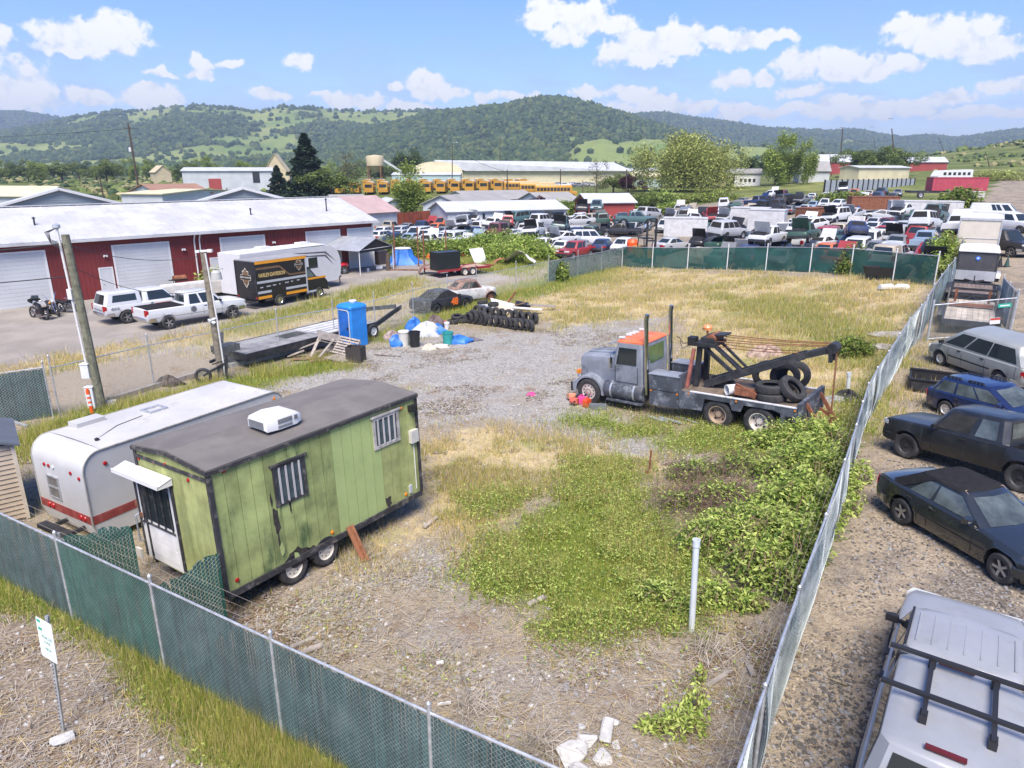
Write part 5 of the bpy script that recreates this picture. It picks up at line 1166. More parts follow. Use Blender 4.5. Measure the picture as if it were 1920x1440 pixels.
for xs in(-o-.006,TL+o+.006):b.bar((xs,-o-.01,TE-.03),(xs,TW/2,TR-.02),.05,.085);b.bar((xs,TW/2,TR-.02),(xs,TW+o+.01,TE-.03),.05,.085)
for ys in(-o-.006,TW+o+.006):b.bar((-o,ys,TE-.04),(TL+o,ys,TE-.04),.04,.085)
for(cx,cy)in((0,0),(0,TW),(TL,0),(TL,TW)):b.box(cx-.045,cx+.045,cy-.045,cy+.045,TB,TE-.03)
b.bar((0,-.02,TB-.02),(TL,-.02,TB-.02),.07,.14);b.bar((0,TW+.02,TB-.02),(TL,TW+.02,TB-.02),.07,.14);b.bar((-.03,.05,TE-.20),(-.03,TW-.05,TE-.20),.03,.07)
b.build('trim',M_trim,tr,ang=0)
b=MB();b.box(.1,TL-.1,.35,.47,.34,.52);b.box(.1,TL-.1,TW-.47,TW-.35,.34,.52);b.bar((TL,.45,.42),(TL+1.3,TW/2,.42),.08,.12);b.bar((TL,TW-.45,.42),(TL+1.3,TW/2,.42),.08,.12)
for xx in(.5,1.5,2.1,3.2,4.5):b.box(xx,xx+.08,.4,TW-.4,.36,.44)
b.build('chassis',M_darkm,tr,ang=0)
def barred(u0,u1,z0,z1,y,nb,root,fm,nm='window'):
 f=MB();t=.075
 for(a,b_,c,d)in((u0-t,u1+t,z0-t,z0),(u0-t,u1+t,z1,z1+t),(u0-t,u0,z0,z1),(u1,u1+t,z0,z1)):f.box(a,b_,y-.05,y-.013,c,d)
 f.box(u0-t-.06,u1+t+.06,y-.075,y-.013,z1+t,z1+t+.045)
 wo=f.build(nm+'_frame',fm,root,ang=0)
 MB().box(u0,u1,y-.022,y-.0135,z0,z1).build('pane',M_glassl if False else mat('window_pane',(.06,.085,.10),.1,var=.3,vs=3),wo,ang=0)
 q=MB()
 for k in range(nb):xx=u0+(u1-u0)*(k+.5)/nb;q.box(xx-.028,xx+.010,y-.062,y-.035,z0-.02,z1+.02)
 q.build('bars',mat('grey_window_bars',(.42,.41,.42),.6,dirt=.4,dcol=(.1,.1,.1)),wo,ang=0)
M_gwood=mat('grey_bare_wood',(.36,.34,.325),.85,var=.3,vs=6,dirt=.5,dcol=(.12,.11,.10),ds=5)
ua,za=side(512,873);ub,zb=side(575,912);barred(ua+.08,ub-.02,2.05,2.84,0,4,tr,M_trim)
uc,zc_=side(704,800);ud,zd=side(752,832);barred(uc+.05,ud-.05,zd+.12,zc_+.06,0,4,tr,M_gwood)
rp=random.Random(4)
def patch(u0,u1,z0,z1,n=16):
 c=((u0+u1)/2,(z0+z1)/2);P=[]
 for k in range(n):
  a=2*math.pi*k/n;r=rp.uniform(.55,1.1);P.append((c[0]+math.cos(a)*(u1-u0)/2*r,c[1]+math.sin(a)*(z1-z0)/2*r))
 b=MB();b.prism(P,-.018,-.013,'Y');return b
pq=MB()
for(xa,ya,xb,yb)in((512,950,532,1015),(522,1000,530,1045),(538,1040,585,1058),(575,1030,600,1048),(508,930,516,955),(544,940,552,968),(722,935,738,955)):
 u0,z1=side(xa,ya);u1,z0=side(xb,yb)
 if u1<u0:u0,u1=u1,u0
 q=patch(u0,u1,min(z0,z1),max(z0,z1));pq.add(q.v,q.f)
pq.build('peeled_patches',M_peel,tr,ang=0)
pq=MB()
for(xa,ya,xb,yb)in((518,952,524,975),(520,1020,533,1050),(545,1042,560,1052)):
 u0,z1=side(xa,ya);u1,z0=side(xb,yb);q=patch(min(u0,u1),max(u0,u1),min(z0,z1),max(z0,z1),9);q.v=[(v[0]+.05,v[1]-.03,v[2])for v in q.v];pq.add(q.v,q.f)
pq.build('curled_flakes',M_gp2,tr,ang=0)
for(px,py,m,s)in((425,889,M_tail,1),(446,1092,M_tail,1),(624,1002,M_amber,1),(762,930,M_amber,1),(757,770,M_amber,1)):
 u,z=side(px,py);MB().lathe([(.0,-.05),(.045,-.035),(.05,-.012)],10,axis='Y',c=(u,0,z)).build('marker_light',m,tr)
u,z=side(775,768);MB().box(u-.12,u+.10,-.16,-.012,z-.09,z+.07).build('porch_light',M_black,tr,ang=0)
u,z=side(777,820);MB().box(u-.14,u+.12,-.12,-.012,z-.18,z+.16).build('meter_box',mat('cream_box',(.55,.53,.48),.5),tr,ang=0)
b=MB();b.tube([(u,-.03,z-.18),(u,-.03,.75)],.012,6);b.build('conduit',M_white,tr);u,z=side(770,918);MB().box(u-.05,u+.05,-.05,-.012,z-.14,z+.08).build('outlet_box',M_gry,tr,ang=0)
end=PU(TO,tn);E=lambda px,py:end(px,py)
v0,v1=.62,1.42
va,_=E(345,1040);vb,_=E(285,1040);v0,v1=va-.02,vb+.02
if v1-v0<.7:v1=v0+.82
dz0,dz1=TB+.05,2.74
d=MB().box(-.035,-.013,v0,v1,dz0,dz1).build('door',M_white,tr,ang=0)
f=MB();f.box(-.055,-.013,v0-.07,v0,dz0,dz1+.06);f.box(-.055,-.013,v1,v1+.07,dz0,dz1+.06);f.box(-.055,-.013,v0,v1,dz1+.003,dz1+.06);f.build('door_frame',M_trim,d,ang=0)
wz0,wz1=1.62,2.56
MB().box(-.042,-.036,v0+.12,v1-.14,wz0,wz1).build('door_glass',M_glass,d,ang=0)
b=MB()
for k in range(5):yy=v0+.14+(v1-v0-.30)*k/4;b.box(-.075,-.055,yy-.012,yy+.012,wz0-.06,wz1+.03)
b.box(-.078,-.052,v0+.08,v1-.10,wz0-.08,wz0-.05);b.box(-.078,-.052,v0+.08,v1-.10,wz1+.02,wz1+.05);b.build('door_bars',M_trim,d,ang=0)
b=MB()
for(z0_,z1_)in((.80,1.10),(1.17,1.47)):b.box(-.040,-.0355,v0+.14,v1-.14,z0_,z1_)
b.box(-.039,-.0355,v0+.2,v1-.2,1.10,1.17)
b.build('door_panels',mat('white_panel',(.70,.70,.70),.5),d,ang=0)
MB().lathe([(.0,-.10),(.03,-.09),(.03,-.036)],8,axis='X',c=(0,v1-.07,1.52)).build('door_knob',M_chrome,d)
b=MB();b.box(-.06,-.036,v1-.05,v1+.02,1.6,1.72);b.build('padlock_hasp',M_rust,d,ang=0)
b=MB();yy=v1+.16;b.tube([(-.02,yy,.98),(-.10,yy,1.0),(-.10,yy,1.62),(-.02,yy,1.64)],.022,8);b.build('grab_handle',M_galv,tr)
b=MB();b.slab([(-.03,v0-.12,2.90),(-.03,v1+.30,2.90),(-.36,v1+.30,2.80),(-.36,v0-.12,2.80)],-.035);b.slab([(-.36,v0-.12,2.74),(-.36,v1+.30,2.74),(-.36,v1+.30,2.835),(-.36,v0-.12,2.835)],.02);b.poly([(-.03,v0-.12,2.74),(-.36,v0-.12,2.74),(-.36,v0-.12,2.80),(-.03,v0-.12,2.9)]);b.build('door_awning',M_white,tr,ang=0)
for(px,py)in((238,863),(266,857),(294,866),(316,873),(360,904)):
 v,z=E(px,py);MB().lathe([(.0,-.05),(.04,-.035),(.045,-.012)],10,axis='X',c=(0,max(.1,min(TW-.1,v)),z)).build('marker_light',M_tail,tr)
v,z=E(265,1030);MB().box(-.06,-.013,v-.12,v+.10,z-.12,z+.12).build('outlet_cover',mat('cream_box',(.55,.53,.48),.5),tr,ang=0)
v,z=E(262,940);MB().box(-.06,-.013,v-.08,v+.05,z-.06,z+.06).build('latch_plate',M_rust,tr,ang=0)
ru=thing('roof_air_conditioner','white air conditioner with grey grilles on the green trailer roof','air conditioner',(0,0,0));
pc=at_z(515,795,3.55);ru.location=(pc.x,pc.y,3.53);ru.rotation_euler=(0,0,math.atan2(te.y,te.x));cx=0
b=MB();rows=[]
for(xx,hw,h,lo)in((-.46,.30,.24,.05),(-.44,.33,.30,.02),(-.1,.35,.34,.0),(.35,.34,.30,.0),(.52,.27,.20,.02),(.56,.2,.12,.04)):
 rows.append([(xx,-hw,lo),(xx,-hw,h*.75),(xx,-hw*.82,h),(xx,hw*.82,h),(xx,hw,h*.75),(xx,hw,lo)])
b.loft(rows,caps=True);b.build('cover',M_white,ru,ang=40)
MB().box(-.475,-.455,-.25,.25,.07,.23).build('intake_grille',mat('grey_grille',(.16,.17,.18),.6),ru,ang=0)
b=MB()
for k in range(11):b.box(-.16+k*.035,-.14+k*.035,-.362,-.345,.13,.24);b.box(-.16+k*.035,-.14+k*.035,-.36,-.345,.03,.09)
for k in range(3):b.box(.27+k*.035,.29+k*.035,-.362,-.34,.13,.23)
b.build('side_louvres',mat('grey_grille',(.16,.17,.18),.6),ru,ang=0)
t4,r4=wheel_meshes(.38,.22,'steel',mat('cream_wheel',(.62,.57,.48),.6,dirt=.4,dcol=(.25,.15,.09),ds=9))
for xx in(1.66,2.58):
 for i,yy in enumerate((.14,TW-.14)):wo=link('wheel',t4,tr,loc=(xx,yy-.05 if i==0 else yy+.05,.38),rot=(0,0,math.pi if i==0 else 0));link('rim',r4,wo)
q0,q1=at(685,1052),None;u,z=side(652,985);q1=TO+te*u-tn*.06;q1 .z=z
pk=thing('leaning_board','rusty brown boards leaning on the green trailer behind the wheels','board',q0)
b=MB();dq=q1-q0;b.bar((0,0,.02),dq,.22,.03);b.build('wide_board',mat('rust_brown_board',(.26,.11,.055),.8,var=.3,vs=4),pk,ang=0)
b=MB();b.bar(Vector((.06,-.02,.02)),dq+Vector((.06,-.03,.02)),.06,.09);b.build('batten',mat('rust_brown_board',(.26,.11,.055)),pk,ang=0)
b=MB();b.bar((0,0,.03),(.42,.32,.05),.05,.05);b.build('foot_batten',M_wood,pk,ang=0)
# the old white camper
WO=Vector((-10.3,15.25,0));we=Vector((.505,.863,0)).normalized();wn=Vector((-we.y,we.x,0));WL,WW,WF,WT=6.2,2.3,.62,2.48
cp=thing('camper_trailer','old white camper trailer with a maroon band and dirty flat roof','camper',WO,math.atan2(we.y,we.x))
M_cw=mat('old_white_aluminium',(.50,.50,.495),.45,var=.06,vs=1,dirt=.30,dcol=(.45,.43,.40),ds=1.3,bump=.1,bs=8)
M_cr=mat('dirty_white_roof',(.46,.455,.445),.75,var=.12,vs=.8,dirt=.7,dcol=(.33,.31,.28),ds=1.6)
M_mar=mat('maroon_band',(.24,.045,.04),.55,var=.25,vs=3,dirt=.4,dcol=(.36,.20,.17),ds=3)
pr=[(.40,WF-.42),(.10,WF-.34),(.0,WF),(.0,1.98)]+[(.45-.45*math.cos(a),1.98+.50*math.sin(a))for a in np.linspace(.2,math.pi/2,7)]+[(WL-.45,WT)]+[(WL-.45+.45*math.sin(a),WT-.45+.45*math.cos(a))for a in np.linspace(.2,math.pi/2,6)]+[(WL,1.4),(WL-.5,WF-.42)]
MB().prism(pr,0,WW,'Y').build('shell',M_cw,cp,ang=28)
b=MB();rows=[]
for k in range(9):x=.5+(WL-1.0)*k/8;rows.append([(x,.02,WT+.012),(x,WW*.25,WT+.04),(x,WW*.5,WT+.05),(x,WW*.75,WT+.04),(x,WW-.02,WT+.012)])
b.loft(rows);b.build('roof_skin',M_cr,cp,ang=60)
b=MB()
for yy in(-.012,WW+.012):
 pp_=[(p[0],yy,p[1])for p in pr[1:-1]];b.tube(pp_,.022,5)
b.build('corner_moulding',mat('stained_moulding',(.33,.32,.29),.6,dirt=.7,dcol=(.10,.09,.08),ds=6),cp)
b=MB();b.box(-.012,-.002,0,WW,WF+.02,WF+.24);b.box(-.012,WL-.3,-.012,-.002,WF+.02,WF+.24);b.build('maroon_stripe',M_mar,cp,ang=0)
wend=PU(WO,wn)
for(xa,xb,y)in((252,274,918),(284,296,930),(352,372,950)):
 pass
for yy in(.28,.46,1.72,1.90):MB().lathe([(.0,-.05),(.07,-.035),(.08,-.012)],10,axis='X',c=(0,yy,WF+.13)).build('taillight',M_tail,cp)
for(yy,z,m)in((.55,1.92,M_tail),(1.55,1.90,M_tail),(1.75,1.90,M_tail),(1.35,1.90,M_head),(.2,1.85,M_tail)):MB().lathe([(.0,-.035),(.045,-.025),(.05,.0)],8,axis='X',c=(-.002,yy,z)).build('marker_light',m,cp)
f=MB();y0_,y1_,z0_,z1_=1.25,1.68,1.05,1.6
for(a,b_,c,d_)in((y0_-.04,y1_+.04,z0_-.04,z0_),(y0_-.04,y1_+.04,z1_,z1_+.04),(y0_-.04,y0_,z0_,z1_),(y1_,y1_+.04,z0_,z1_),(y0_,y1_,1.31,1.35)):f.box(-.035,-.002,a,b_,c,d_)
wf=f.build('rear_window',M_galv,cp,ang=0);MB().box(-.012,-.003,y0_,y1_,z0_,z1_).build('pane',mat('screened_pane',(.15,.14,.13),.4,var=.2,vs=6),wf,ang=0)
MB().lathe([(.0,-.05),(.05,-.03),(.055,-.012)],8,axis='Y',c=(.55,0,2.1)).build('marker_light',M_tail,cp)
MB().obox((1.35,WW-.25,WT+.09),(.75,.42,.12)).build('roof_vent',M_cr,cp,ang=0)
f=MB();
for(a,b_,c,d_)in((2.6,3.15,1.2,1.26),(2.6,3.15,1.6,1.66),(2.6,2.66,1.26,1.6),(3.09,3.15,1.26,1.6)):f.box(a,b_,c,d_,WT+.03,WT+.10)
f.build('hatch_frame',M_galv,cp,ang=0)
b=MB();b.tube([(.9,.7,WT+.04),(1.6,1.1,WT+.06),(2.4,1.25,WT+.06)],.010,5);b.build('roof_cable',M_black,cp);MB().lathe([(.05,0),(.06,.05),(0,.08)],8,c=(.75,.55,WT+.04)).build('roof_cap',M_black,cp)
b=MB();b.slab([(WL-1.3,.0-.01,1.95),(WL-.55,-.01,1.95),(WL-.55,-.20,2.2),(WL-1.3,-.20,2.2)],.02);b.build('open_side_window',M_galv,cp,ang=0)
MB().lathe([(.0,-.05),(.05,-.03),(.055,-.012)],8,axis='Y',c=(WL-.35,0,2.25)).build('amber_light',M_amber,cp)
b=MB();b.box(-.55,-.30,.0+.35,WW-.75,.42,.52);b.bar((-.5,.5,.4),(.3,.5,.45),.06,.1);b.bar((-.5,1.3,.4),(.3,1.3,.45),.06,.1);b.build('rear_bumper',M_darkm,cp,ang=0)
b=MB();b.slab([(-.15,.10,.25),(-.75,.05,.55),(-.75,.95,.50),(-.15,1.0,.22)],.03);b.build('hanging_hatch',M_cw,cp,ang=0)
t5,r5=wheel_meshes(.35,.2,'steel',M_white)
for xx in(2.4,3.25):
 for i,yy in enumerate((.10,WW-.10)):wo=link('wheel',t5,cp,loc=(xx,yy,.35),rot=(0,0,math.pi if i==0 else 0));link('rim',r5,wo)
s0=Vector((-13.0,16.75,0));M_bge=mat('beige_siding',(.40,.33,.25),.7,var=.06)
sh=thing('garden_shed','beige lap sided garden shed with a dark roof cut by the left edge','shed',s0,math.atan2(.79,-.61));b=MB()
for k in range(16):b.add([(0,-.02,.1+k*.13),(0,2.0,.1+k*.13),(.03,2.0,.225+k*.13),(.03,-.02,.225+k*.13),(-.0,-.0,.1+k*.13),(2.2,-.0,.1+k*.13),(2.2,.03,.225+k*.13),(0,.03,.225+k*.13)],[(0,1,2,3),(4,5,6,7)])
b.box(.03,2.2,.03,2.0,.05,2.15);b.build('wall',M_bge,sh,ang=0)
b=MB();b.slab([(-.15,-.15,2.14),(2.3,-.15,2.14),(2.3,1.0,2.55),(-.15,1.0,2.55)],.06);b.slab([(-.15,1.0,2.55),(2.3,1.0,2.55),(2.3,2.15,2.14),(-.15,2.15,2.14)],.06);b.build('roof',mat('slate_roof',(.10,.115,.14),.8),sh,ang=0)
for y_ in(0,2.0):MB().box(-.03,.05,y_-.045,y_+.045,.05,2.14).build('corner_trim',mat('cream_trim',(.52,.46,.37),.6),sh,ang=0)
# the tow truck
fa,ra=at(1105,755),(at(1350,800)+at(1425,818))/2
tk=dict(track=1.95,wb=(fa-ra).length);T_=set_on(ra,fa,'L',tk);WB=6.1
ttk=thing('tow_truck','grey primer tow truck with an orange cab roof and a black twin boom','tow truck',T_['loc'],rot=T_['rot'])
dx0=WB/2
X=lambda x:x+dx0
M_prim=mat('grey_primer',(.215,.235,.275),.62,var=.18,vs=1.6,dirt=.8,dcol=(.06,.07,.09),ds=2.0)
M_prim2=mat('dark_primer',(.062,.070,.088),.6,var=.35,vs=1.6,dirt=.9,dcol=(.27,.29,.33),ds=2.8)
M_orf=mat('faded_orange_paint',(.62,.15,.06),.55,var=.2,vs=2,dirt=.5,dcol=(.42,.34,.34),ds=1.3)
hw=1.02
b=MB();rows=[]
for(x,w,zt,zl)in((.62,.62,1.72,.95),(.60,.68,1.86,.92),(.35,.73,1.93,.92),(-.5,.82,2.00,.95),(-1.15,.88,2.06,.95)):
 rows.append([(X(x),w,zl),(X(x),w*1.0,zt-.22),(X(x),w*.95,zt-.07),(X(x),w*.80,zt),(X(x),0,zt+.05),(X(x),-w*.80,zt),(X(x),-w*.95,zt-.07),(X(x),-w,zt-.22),(X(x),-w,zl)])
b.loft(rows,closed=True,caps=True);b.build('hood',M_prim,ttk,ang=30)
b=MB();b.box(X(.615),X(.66),-.52,.52,.95,1.70);gr=b.build('grille',M_chrome,ttk,ang=0)
b=MB();b.bar((X(.5),0,1.99),(X(-1.1),0,2.115),.04,.02);b.bar((X(.4),.35,1.97),(X(-1.1),.42,2.09),.03,.015);b.bar((X(.4),-.35,1.97),(X(-1.1),-.42,2.09),.03,.015);b.build('hood_ridges',M_prim,ttk,ang=0)
for s in(1,-1):
 b=MB();rows=[]
 for k in range(13):
  a=math.pi*(k/12*1.06-.03);R=.70;cx,cz=X(0)+R*math.cos(a)*1.02,.52+R*math.sin(a)
  rows.append([(cx,s*.72,cz),(cx,s*1.02,cz),(X(0)+(R-.02)*math.cos(a)*1.04,s*1.10,.52+(R-.06)*math.sin(a)),(X(0)+(R-.10)*math.cos(a),s*1.10,.52+(R-.12)*math.sin(a))])
 b.loft(rows);b.box(X(.66),X(.78),s*1.06-.36 if s>0 else s*1.06,s*1.06 if s>0 else s*1.06+.36,.48,.86);b.build('front_fender',M_prim,ttk,ang=40)
 MB().obox((X(.62),s*.82,1.22),(.12,.16,.16)).build('turn_signal',M_amber,ttk,ang=0)
 MB().lathe([(.0,.08),(.09,.06),(.10,0),(.10,-.1)],12,axis='X',c=(X(.66),s*.72,1.05)).build('headlight',M_head,ttk)
b=MB();b.box(X(.78),X(.86),-1.1,1.1,.45,.80);b.build('front_bumper',M_darkm,ttk,ang=0)
b=MB();rows=[]
for(z,xf,xr,w)in((.95,-1.12,-2.36,.98),(1.75,-1.12,-2.38,1.0),(2.02,-1.14,-2.38,1.0),(2.62,-1.28,-2.36,.93)):rows.append([(X(xf),w*.94,z),(X(xf-.06),w,z),(X(xr+.05),w,z),(X(xr),w*.94,z),(X(xr),-w*.94,z),(X(xr+.05),-w,z),(X(xf-.06),-w,z),(X(xf),-w*.94,z)])
b.loft(rows,closed=True,caps=True);b.build('cab',M_prim,ttk,ang=30)
b=MB();rows=[]
for(z,k)in((2.622,1.03),(2.68,1.02),(2.74,.90),(2.755,.6)):rows.append([(X(-1.80+.54*k),.86*k,z),(X(-1.80-.56*k),.86*k,z),(X(-1.80-.56*k),-.86*k,z),(X(-1.80+.54*k),-.86*k,z)])
b.loft(rows,closed=True,caps=True);b.build('cab_roof',M_orf,ttk,ang=50)
b=MB();b.slab([(X(-1.20),-.95,2.64),(X(-1.20),.95,2.64),(X(-.88),.92,2.54),(X(-.88),-.92,2.54)],.025);b.build('sun_visor',M_prim,ttk,ang=0)
for y in(-.75,-.25,0,.25,.75):MB().obox((X(-1.38),y,2.80),(.24,.10,.06)).build('roof_light',M_white,ttk)
for s in(1,-1):
 y=s*1.003;b=MB()
 b.poly([(X(-1.26),y*.998,1.82),(X(-2.14),y*.998,1.82),(X(-2.14),y*.955,2.46),(X(-1.38),y*.955,2.46)]);b.v=[(v[0],v[1]+s*.014,v[2])for v in b.v];b.build('side_window',M_glass,ttk,ang=0)
 b=MB();yy=y+s*.004
 for p,q in(((-1.22,1.12),(-1.22,1.75)),((-2.18,1.12),(-2.18,1.75)),((-1.22,1.12),(-2.18,1.12))):b.bar((X(p[0]),yy,p[1]),(X(q[0]),yy,q[1]),.012,.015,up=(0,1,0))
 b.build('door_seam',M_black,ttk,ang=0)
 b=MB();b.tube([(X(-1.2),s*1.0,1.5),(X(-1.15),s*1.22,1.6),(X(-1.15),s*1.22,2.2),(X(-1.2),s*1.0,2.3)],.015,6);b.obox((X(-1.16),s*1.24,1.9),(.06,.16,.42));b.build('mirror',M_chrome,ttk,ang=0)
 MB().tube([(X(-2.52),s*.92,.75),(X(-2.52),s*.92,3.55),(X(-2.56),s*.92,3.80)],[.085,.085,.085],14).build('exhaust_stack',M_chrome,ttk)
 b=MB();b.lathe([(.33,-.85),(.36,-.8),(.36,.8),(.33,.85)],16,axis='X',c=(X(-1.55),s*.80,.72),cap=True);b.build('fuel_tank',M_prim2,ttk)
 b=MB()
 for xx in(-1.05,-2.05):b.lathe([(.372,-.04),(.372,.04)],16,axis='X',c=(X(xx),s*.80,.72))
 b.build('tank_strap',M_galv,ttk)
 MB().box(X(-.85),X(-2.4),s*1.02-.10,s*1.02+.12,.33,.40).build('step_bar',M_prim2,ttk,ang=0)
b=MB();b.slab([(X(-1.14),-.82,2.06),(X(-1.14),.82,2.06),(X(-1.26),.76,2.56),(X(-1.26),-.76,2.56)],.015);b.v=[(v[0]+.02,v[1],v[2])for v in b.v];b.build('windshield',M_glass,ttk,ang=0)
b=MB();b.poly([(X(-2.392),-.62,1.82),(X(-2.392),-.62,2.48),(X(-2.385),.55,2.48),(X(-2.385),.55,2.02),(X(-2.39),.42,1.95),(X(-2.392),.42,1.82)]);b.build('rear_window',mat('green_tinted_glass',(.10,.16,.06),.12,var=.2),ttk,ang=0)
b=MB();b.box(X(-8.1),X(.6),-.45,-.30,.62,.90);b.box(X(-8.1),X(.6),.30,.45,.62,.90);b.box(X(-6.9),X(-6.6),-.8,.8,.48,.62);b.box(X(-5.6),X(-5.3),-.8,.8,.48,.62);b.build('chassis',M_darkm,ttk,ang=0)
for s in(1,-1):
 b=MB();y0_,y1_=(.55,1.18)if s>0 else(-1.18,-.55)
 b.box(X(-3.95),X(-2.78),y0_,y1_,.50,1.66);tb=b.build('tool_box',M_prim2,ttk,ang=0)
 MB().box(X(-3.98),X(-2.75),y0_-.02,y1_+.02,1.66,1.69).build('lid',M_prim,tb,ang=0)
 ya=s*1.18;b=MB();b.bar((X(-2.82),ya+s*.004,1.10),(X(-3.92),ya+s*.004,1.10),.012,.02,up=(0,1,0));b.build('seam',M_black,tb,ang=0)
 for xx in(-2.85,-3.9):MB().obox((X(xx),s*1.19,1.05),(.06,.03,.06)).build('clearance_light',M_amber,tb,ang=0)
 pr_=[(X(-3.97),.55),(X(-3.97),1.22),(X(-8.15),1.22),(X(-8.15),.42),(X(-7.62),.42),(X(-7.58),.98),(X(-7.35),1.05),(X(-6.35),1.05),(X(-6.25),.80),(X(-5.95),.80),(X(-5.85),1.05),(X(-4.95),1.05),(X(-4.85),.6)]
 MB().prism(pr_,ya-.03 if s>0 else ya,ya if s>0 else ya+.03,'Y').build('side_skirt',M_prim2,ttk,ang=0)
 b=MB();b.bar((X(-4.4),ya-s*.04,1.235),(X(-8.1),ya-s*.04,1.235),.10,.03);b.build('deck_edge',mat('chipped_white_edge',(.62,.62,.64),.6,dirt=.9,dcol=(.08,.08,.09),ds=7),ttk,ang=0)
 b=MB();b.box(X(-7.66),X(-7.64),ya-s*.02-.003,ya-s*.02+.003,.45,.9)
 b=MB();b.box(X(-8.0),X(-7.75),ya+s*.002,ya+s*.012,.55,.92)if s>0 else b.box(X(-8.0),X(-7.75),ya-.012,ya-.002,.55,.92);b.build('side_marker_panel',M_black,ttk,ang=0)
 for xx in(-4.35,-6.1,-8.05):MB().obox((X(xx),s*1.20,1.15),(.06,.03,.05)).build('clearance_light',M_amber,ttk,ang=0)
MB().box(X(-8.1),X(-3.97),-1.1,1.1,1.12,1.20).build('deck',mat('dirty_plank_deck',(.15,.115,.085),.9,var=.4,vs=3,dirt=.5,dcol=(.07,.06,.05),ds=3),ttk,ang=0)
b=MB();b.box(X(-8.22),X(-8.1),-1.18,1.18,.62,1.38);b.build('tailboard',M_prim2,ttk,ang=0)
b=MB();
for y in(-.75,.6):b.bar((X(-8.2),y,1.25),(X(-8.75),y,.35),.10,.10);b.bar((X(-8.22),y,.7),(X(-8.7),y,.4),.08,.08)
b.build('tow_bracket',M_rust,ttk,ang=0)
b=MB();b.box(X(-4.0),X(-3.92),-1.1,1.1,1.2,1.75);b.build('headboard',M_prim2,ttk,ang=0)
for s in(1,-1):MB().bar((X(-4.25),s*.42,1.2),(X(-4.35),s*.30,2.85),.16,.16).build('mast_post',M_darkm if s<0 else M_darkm,ttk,ang=0)
MB().bar((X(-4.05),.72,1.2),(X(-4.20),.50,2.62),.11,.11).build('mast_stay',mat('faded_red_paint',(.26,.09,.07),.75,var=.3,vs=4),ttk,ang=0)
MB().bar((X(-4.05),-.72,1.2),(X(-4.20),-.50,2.62),.11,.11).build('mast_stay',mat('faded_red_paint',(.26,.09,.07)),ttk,ang=0)
b=MB();b.box(X(-4.95),X(-4.15),-.52,.52,2.72,2.84);b.box(X(-4.9),X(-4.4),-.40,.40,2.84,3.02);b.bar((X(-4.6),0,3.08),(X(-5.25),0,3.14),.5,.05);b.build('mast_head',M_darkm,ttk,ang=0)
MB().lathe([(.16,-.35),(.16,.35)],14,axis='Y',c=(X(-4.75),0,2.98),cap=True).build('winch_drum',M_rust,ttk)
MB().obox((X(-4.08),.35,2.86),(.28,.30,.30)).build('control_box',M_black,ttk,ang=0)
b=MB();b.obox((X(-4.3),-.35,2.96),(.06,.06,.34));b.lathe([(.16,0),(.17,.10),(.12,.17),(0,.18)],12,c=(X(-4.3),-.35,3.14));b.build('beacon',mat('faded_orange_lens',(.70,.26,.10),.3),ttk)
for s in(1,-1):
 MB().bar((X(-4.55),s*.34,1.30),(X(-7.9),s*.15,2.72),.13,.24).build('boom',M_darkm,ttk,ang=0)
 MB().bar((X(-4.4),s*.32,2.75),(X(-5.75),s*.30,1.72),.10,.12).build('boom_brace',M_darkm,ttk,ang=0)
 MB().bar((X(-4.85),s*.30,2.75),(X(-5.95),s*.26,1.85),.08,.08).build('boom_brace',M_darkm,ttk,ang=0)
b=MB();b.bar((X(-7.6),0,2.60),(X(-8.75),0,3.02),.34,.20);b.build('boom_extension',M_darkm,ttk,ang=0)
b=MB();b.lathe([(.17,-.2),(.17,.2)],14,axis='Y',c=(X(-8.75),0,3.05),cap=True);b.bar((X(-8.7),.16,3.02),(X(-8.72),.16,2.60),.10,.14);b.bar((X(-8.7),-.16,3.02),(X(-8.72),-.16,2.60),.10,.14);b.build('boom_head',M_darkm,ttk,ang=30)
b=MB()
for k,(y,z0_,z1_)in enumerate(((-.25,3.05,3.18),(-.1,3.02,3.16),(.1,2.95,3.12),(.25,2.90,3.10),(.15,2.70,2.75),(-.2,2.72,2.8))):
 x1_=-8.7 if k<4 else-7.7;pts=[(X(-4.8+(x1_+4.8)*j/6),y*(1-j/9),z0_+(z1_-z0_)*j/6-.05*math.sin(math.pi*j/6))for j in range(7)];b.tube(pts,.014,4)
b.build('boom_cable',M_rust,ttk)
b=MB();b.tube([(X(-8.85),-.06,3.05),(X(-8.80),-.05,.55)],.014,5);b.tube([(X(-8.85),.06,3.05),(X(-8.80),.05,.55)],.014,5);b.lathe([(.06,0),(.07,.10),(.03,.18)],8,c=(X(-8.80),0,.42));b.build('hook_cable',M_rust,ttk)
b=MB();b.tube([(X(-4.05),.4,2.8),(X(-3.75),.45,2.75),(X(-3.6),.45,2.95),(X(-3.5),.45,2.98)],.016,5);b.tube([(X(-4.05),.4,2.75),(X(-3.7),.42,2.55),(X(-3.62),.45,2.85)],.012,5);b.build('loose_hose',M_black,ttk)
M_wr=mat('rusty_white_wheel',(.58,.55,.50),.6,dirt=.6,dcol=(.26,.15,.10),ds=7);M_wt=mat('tan_wheel',(.36,.27,.20),.7,dirt=.5,dcol=(.16,.09,.06),ds=6);M_wa=mat('dull_alloy_wheel',(.55,.50,.46),.45,.3,dirt=.3,ds=7)
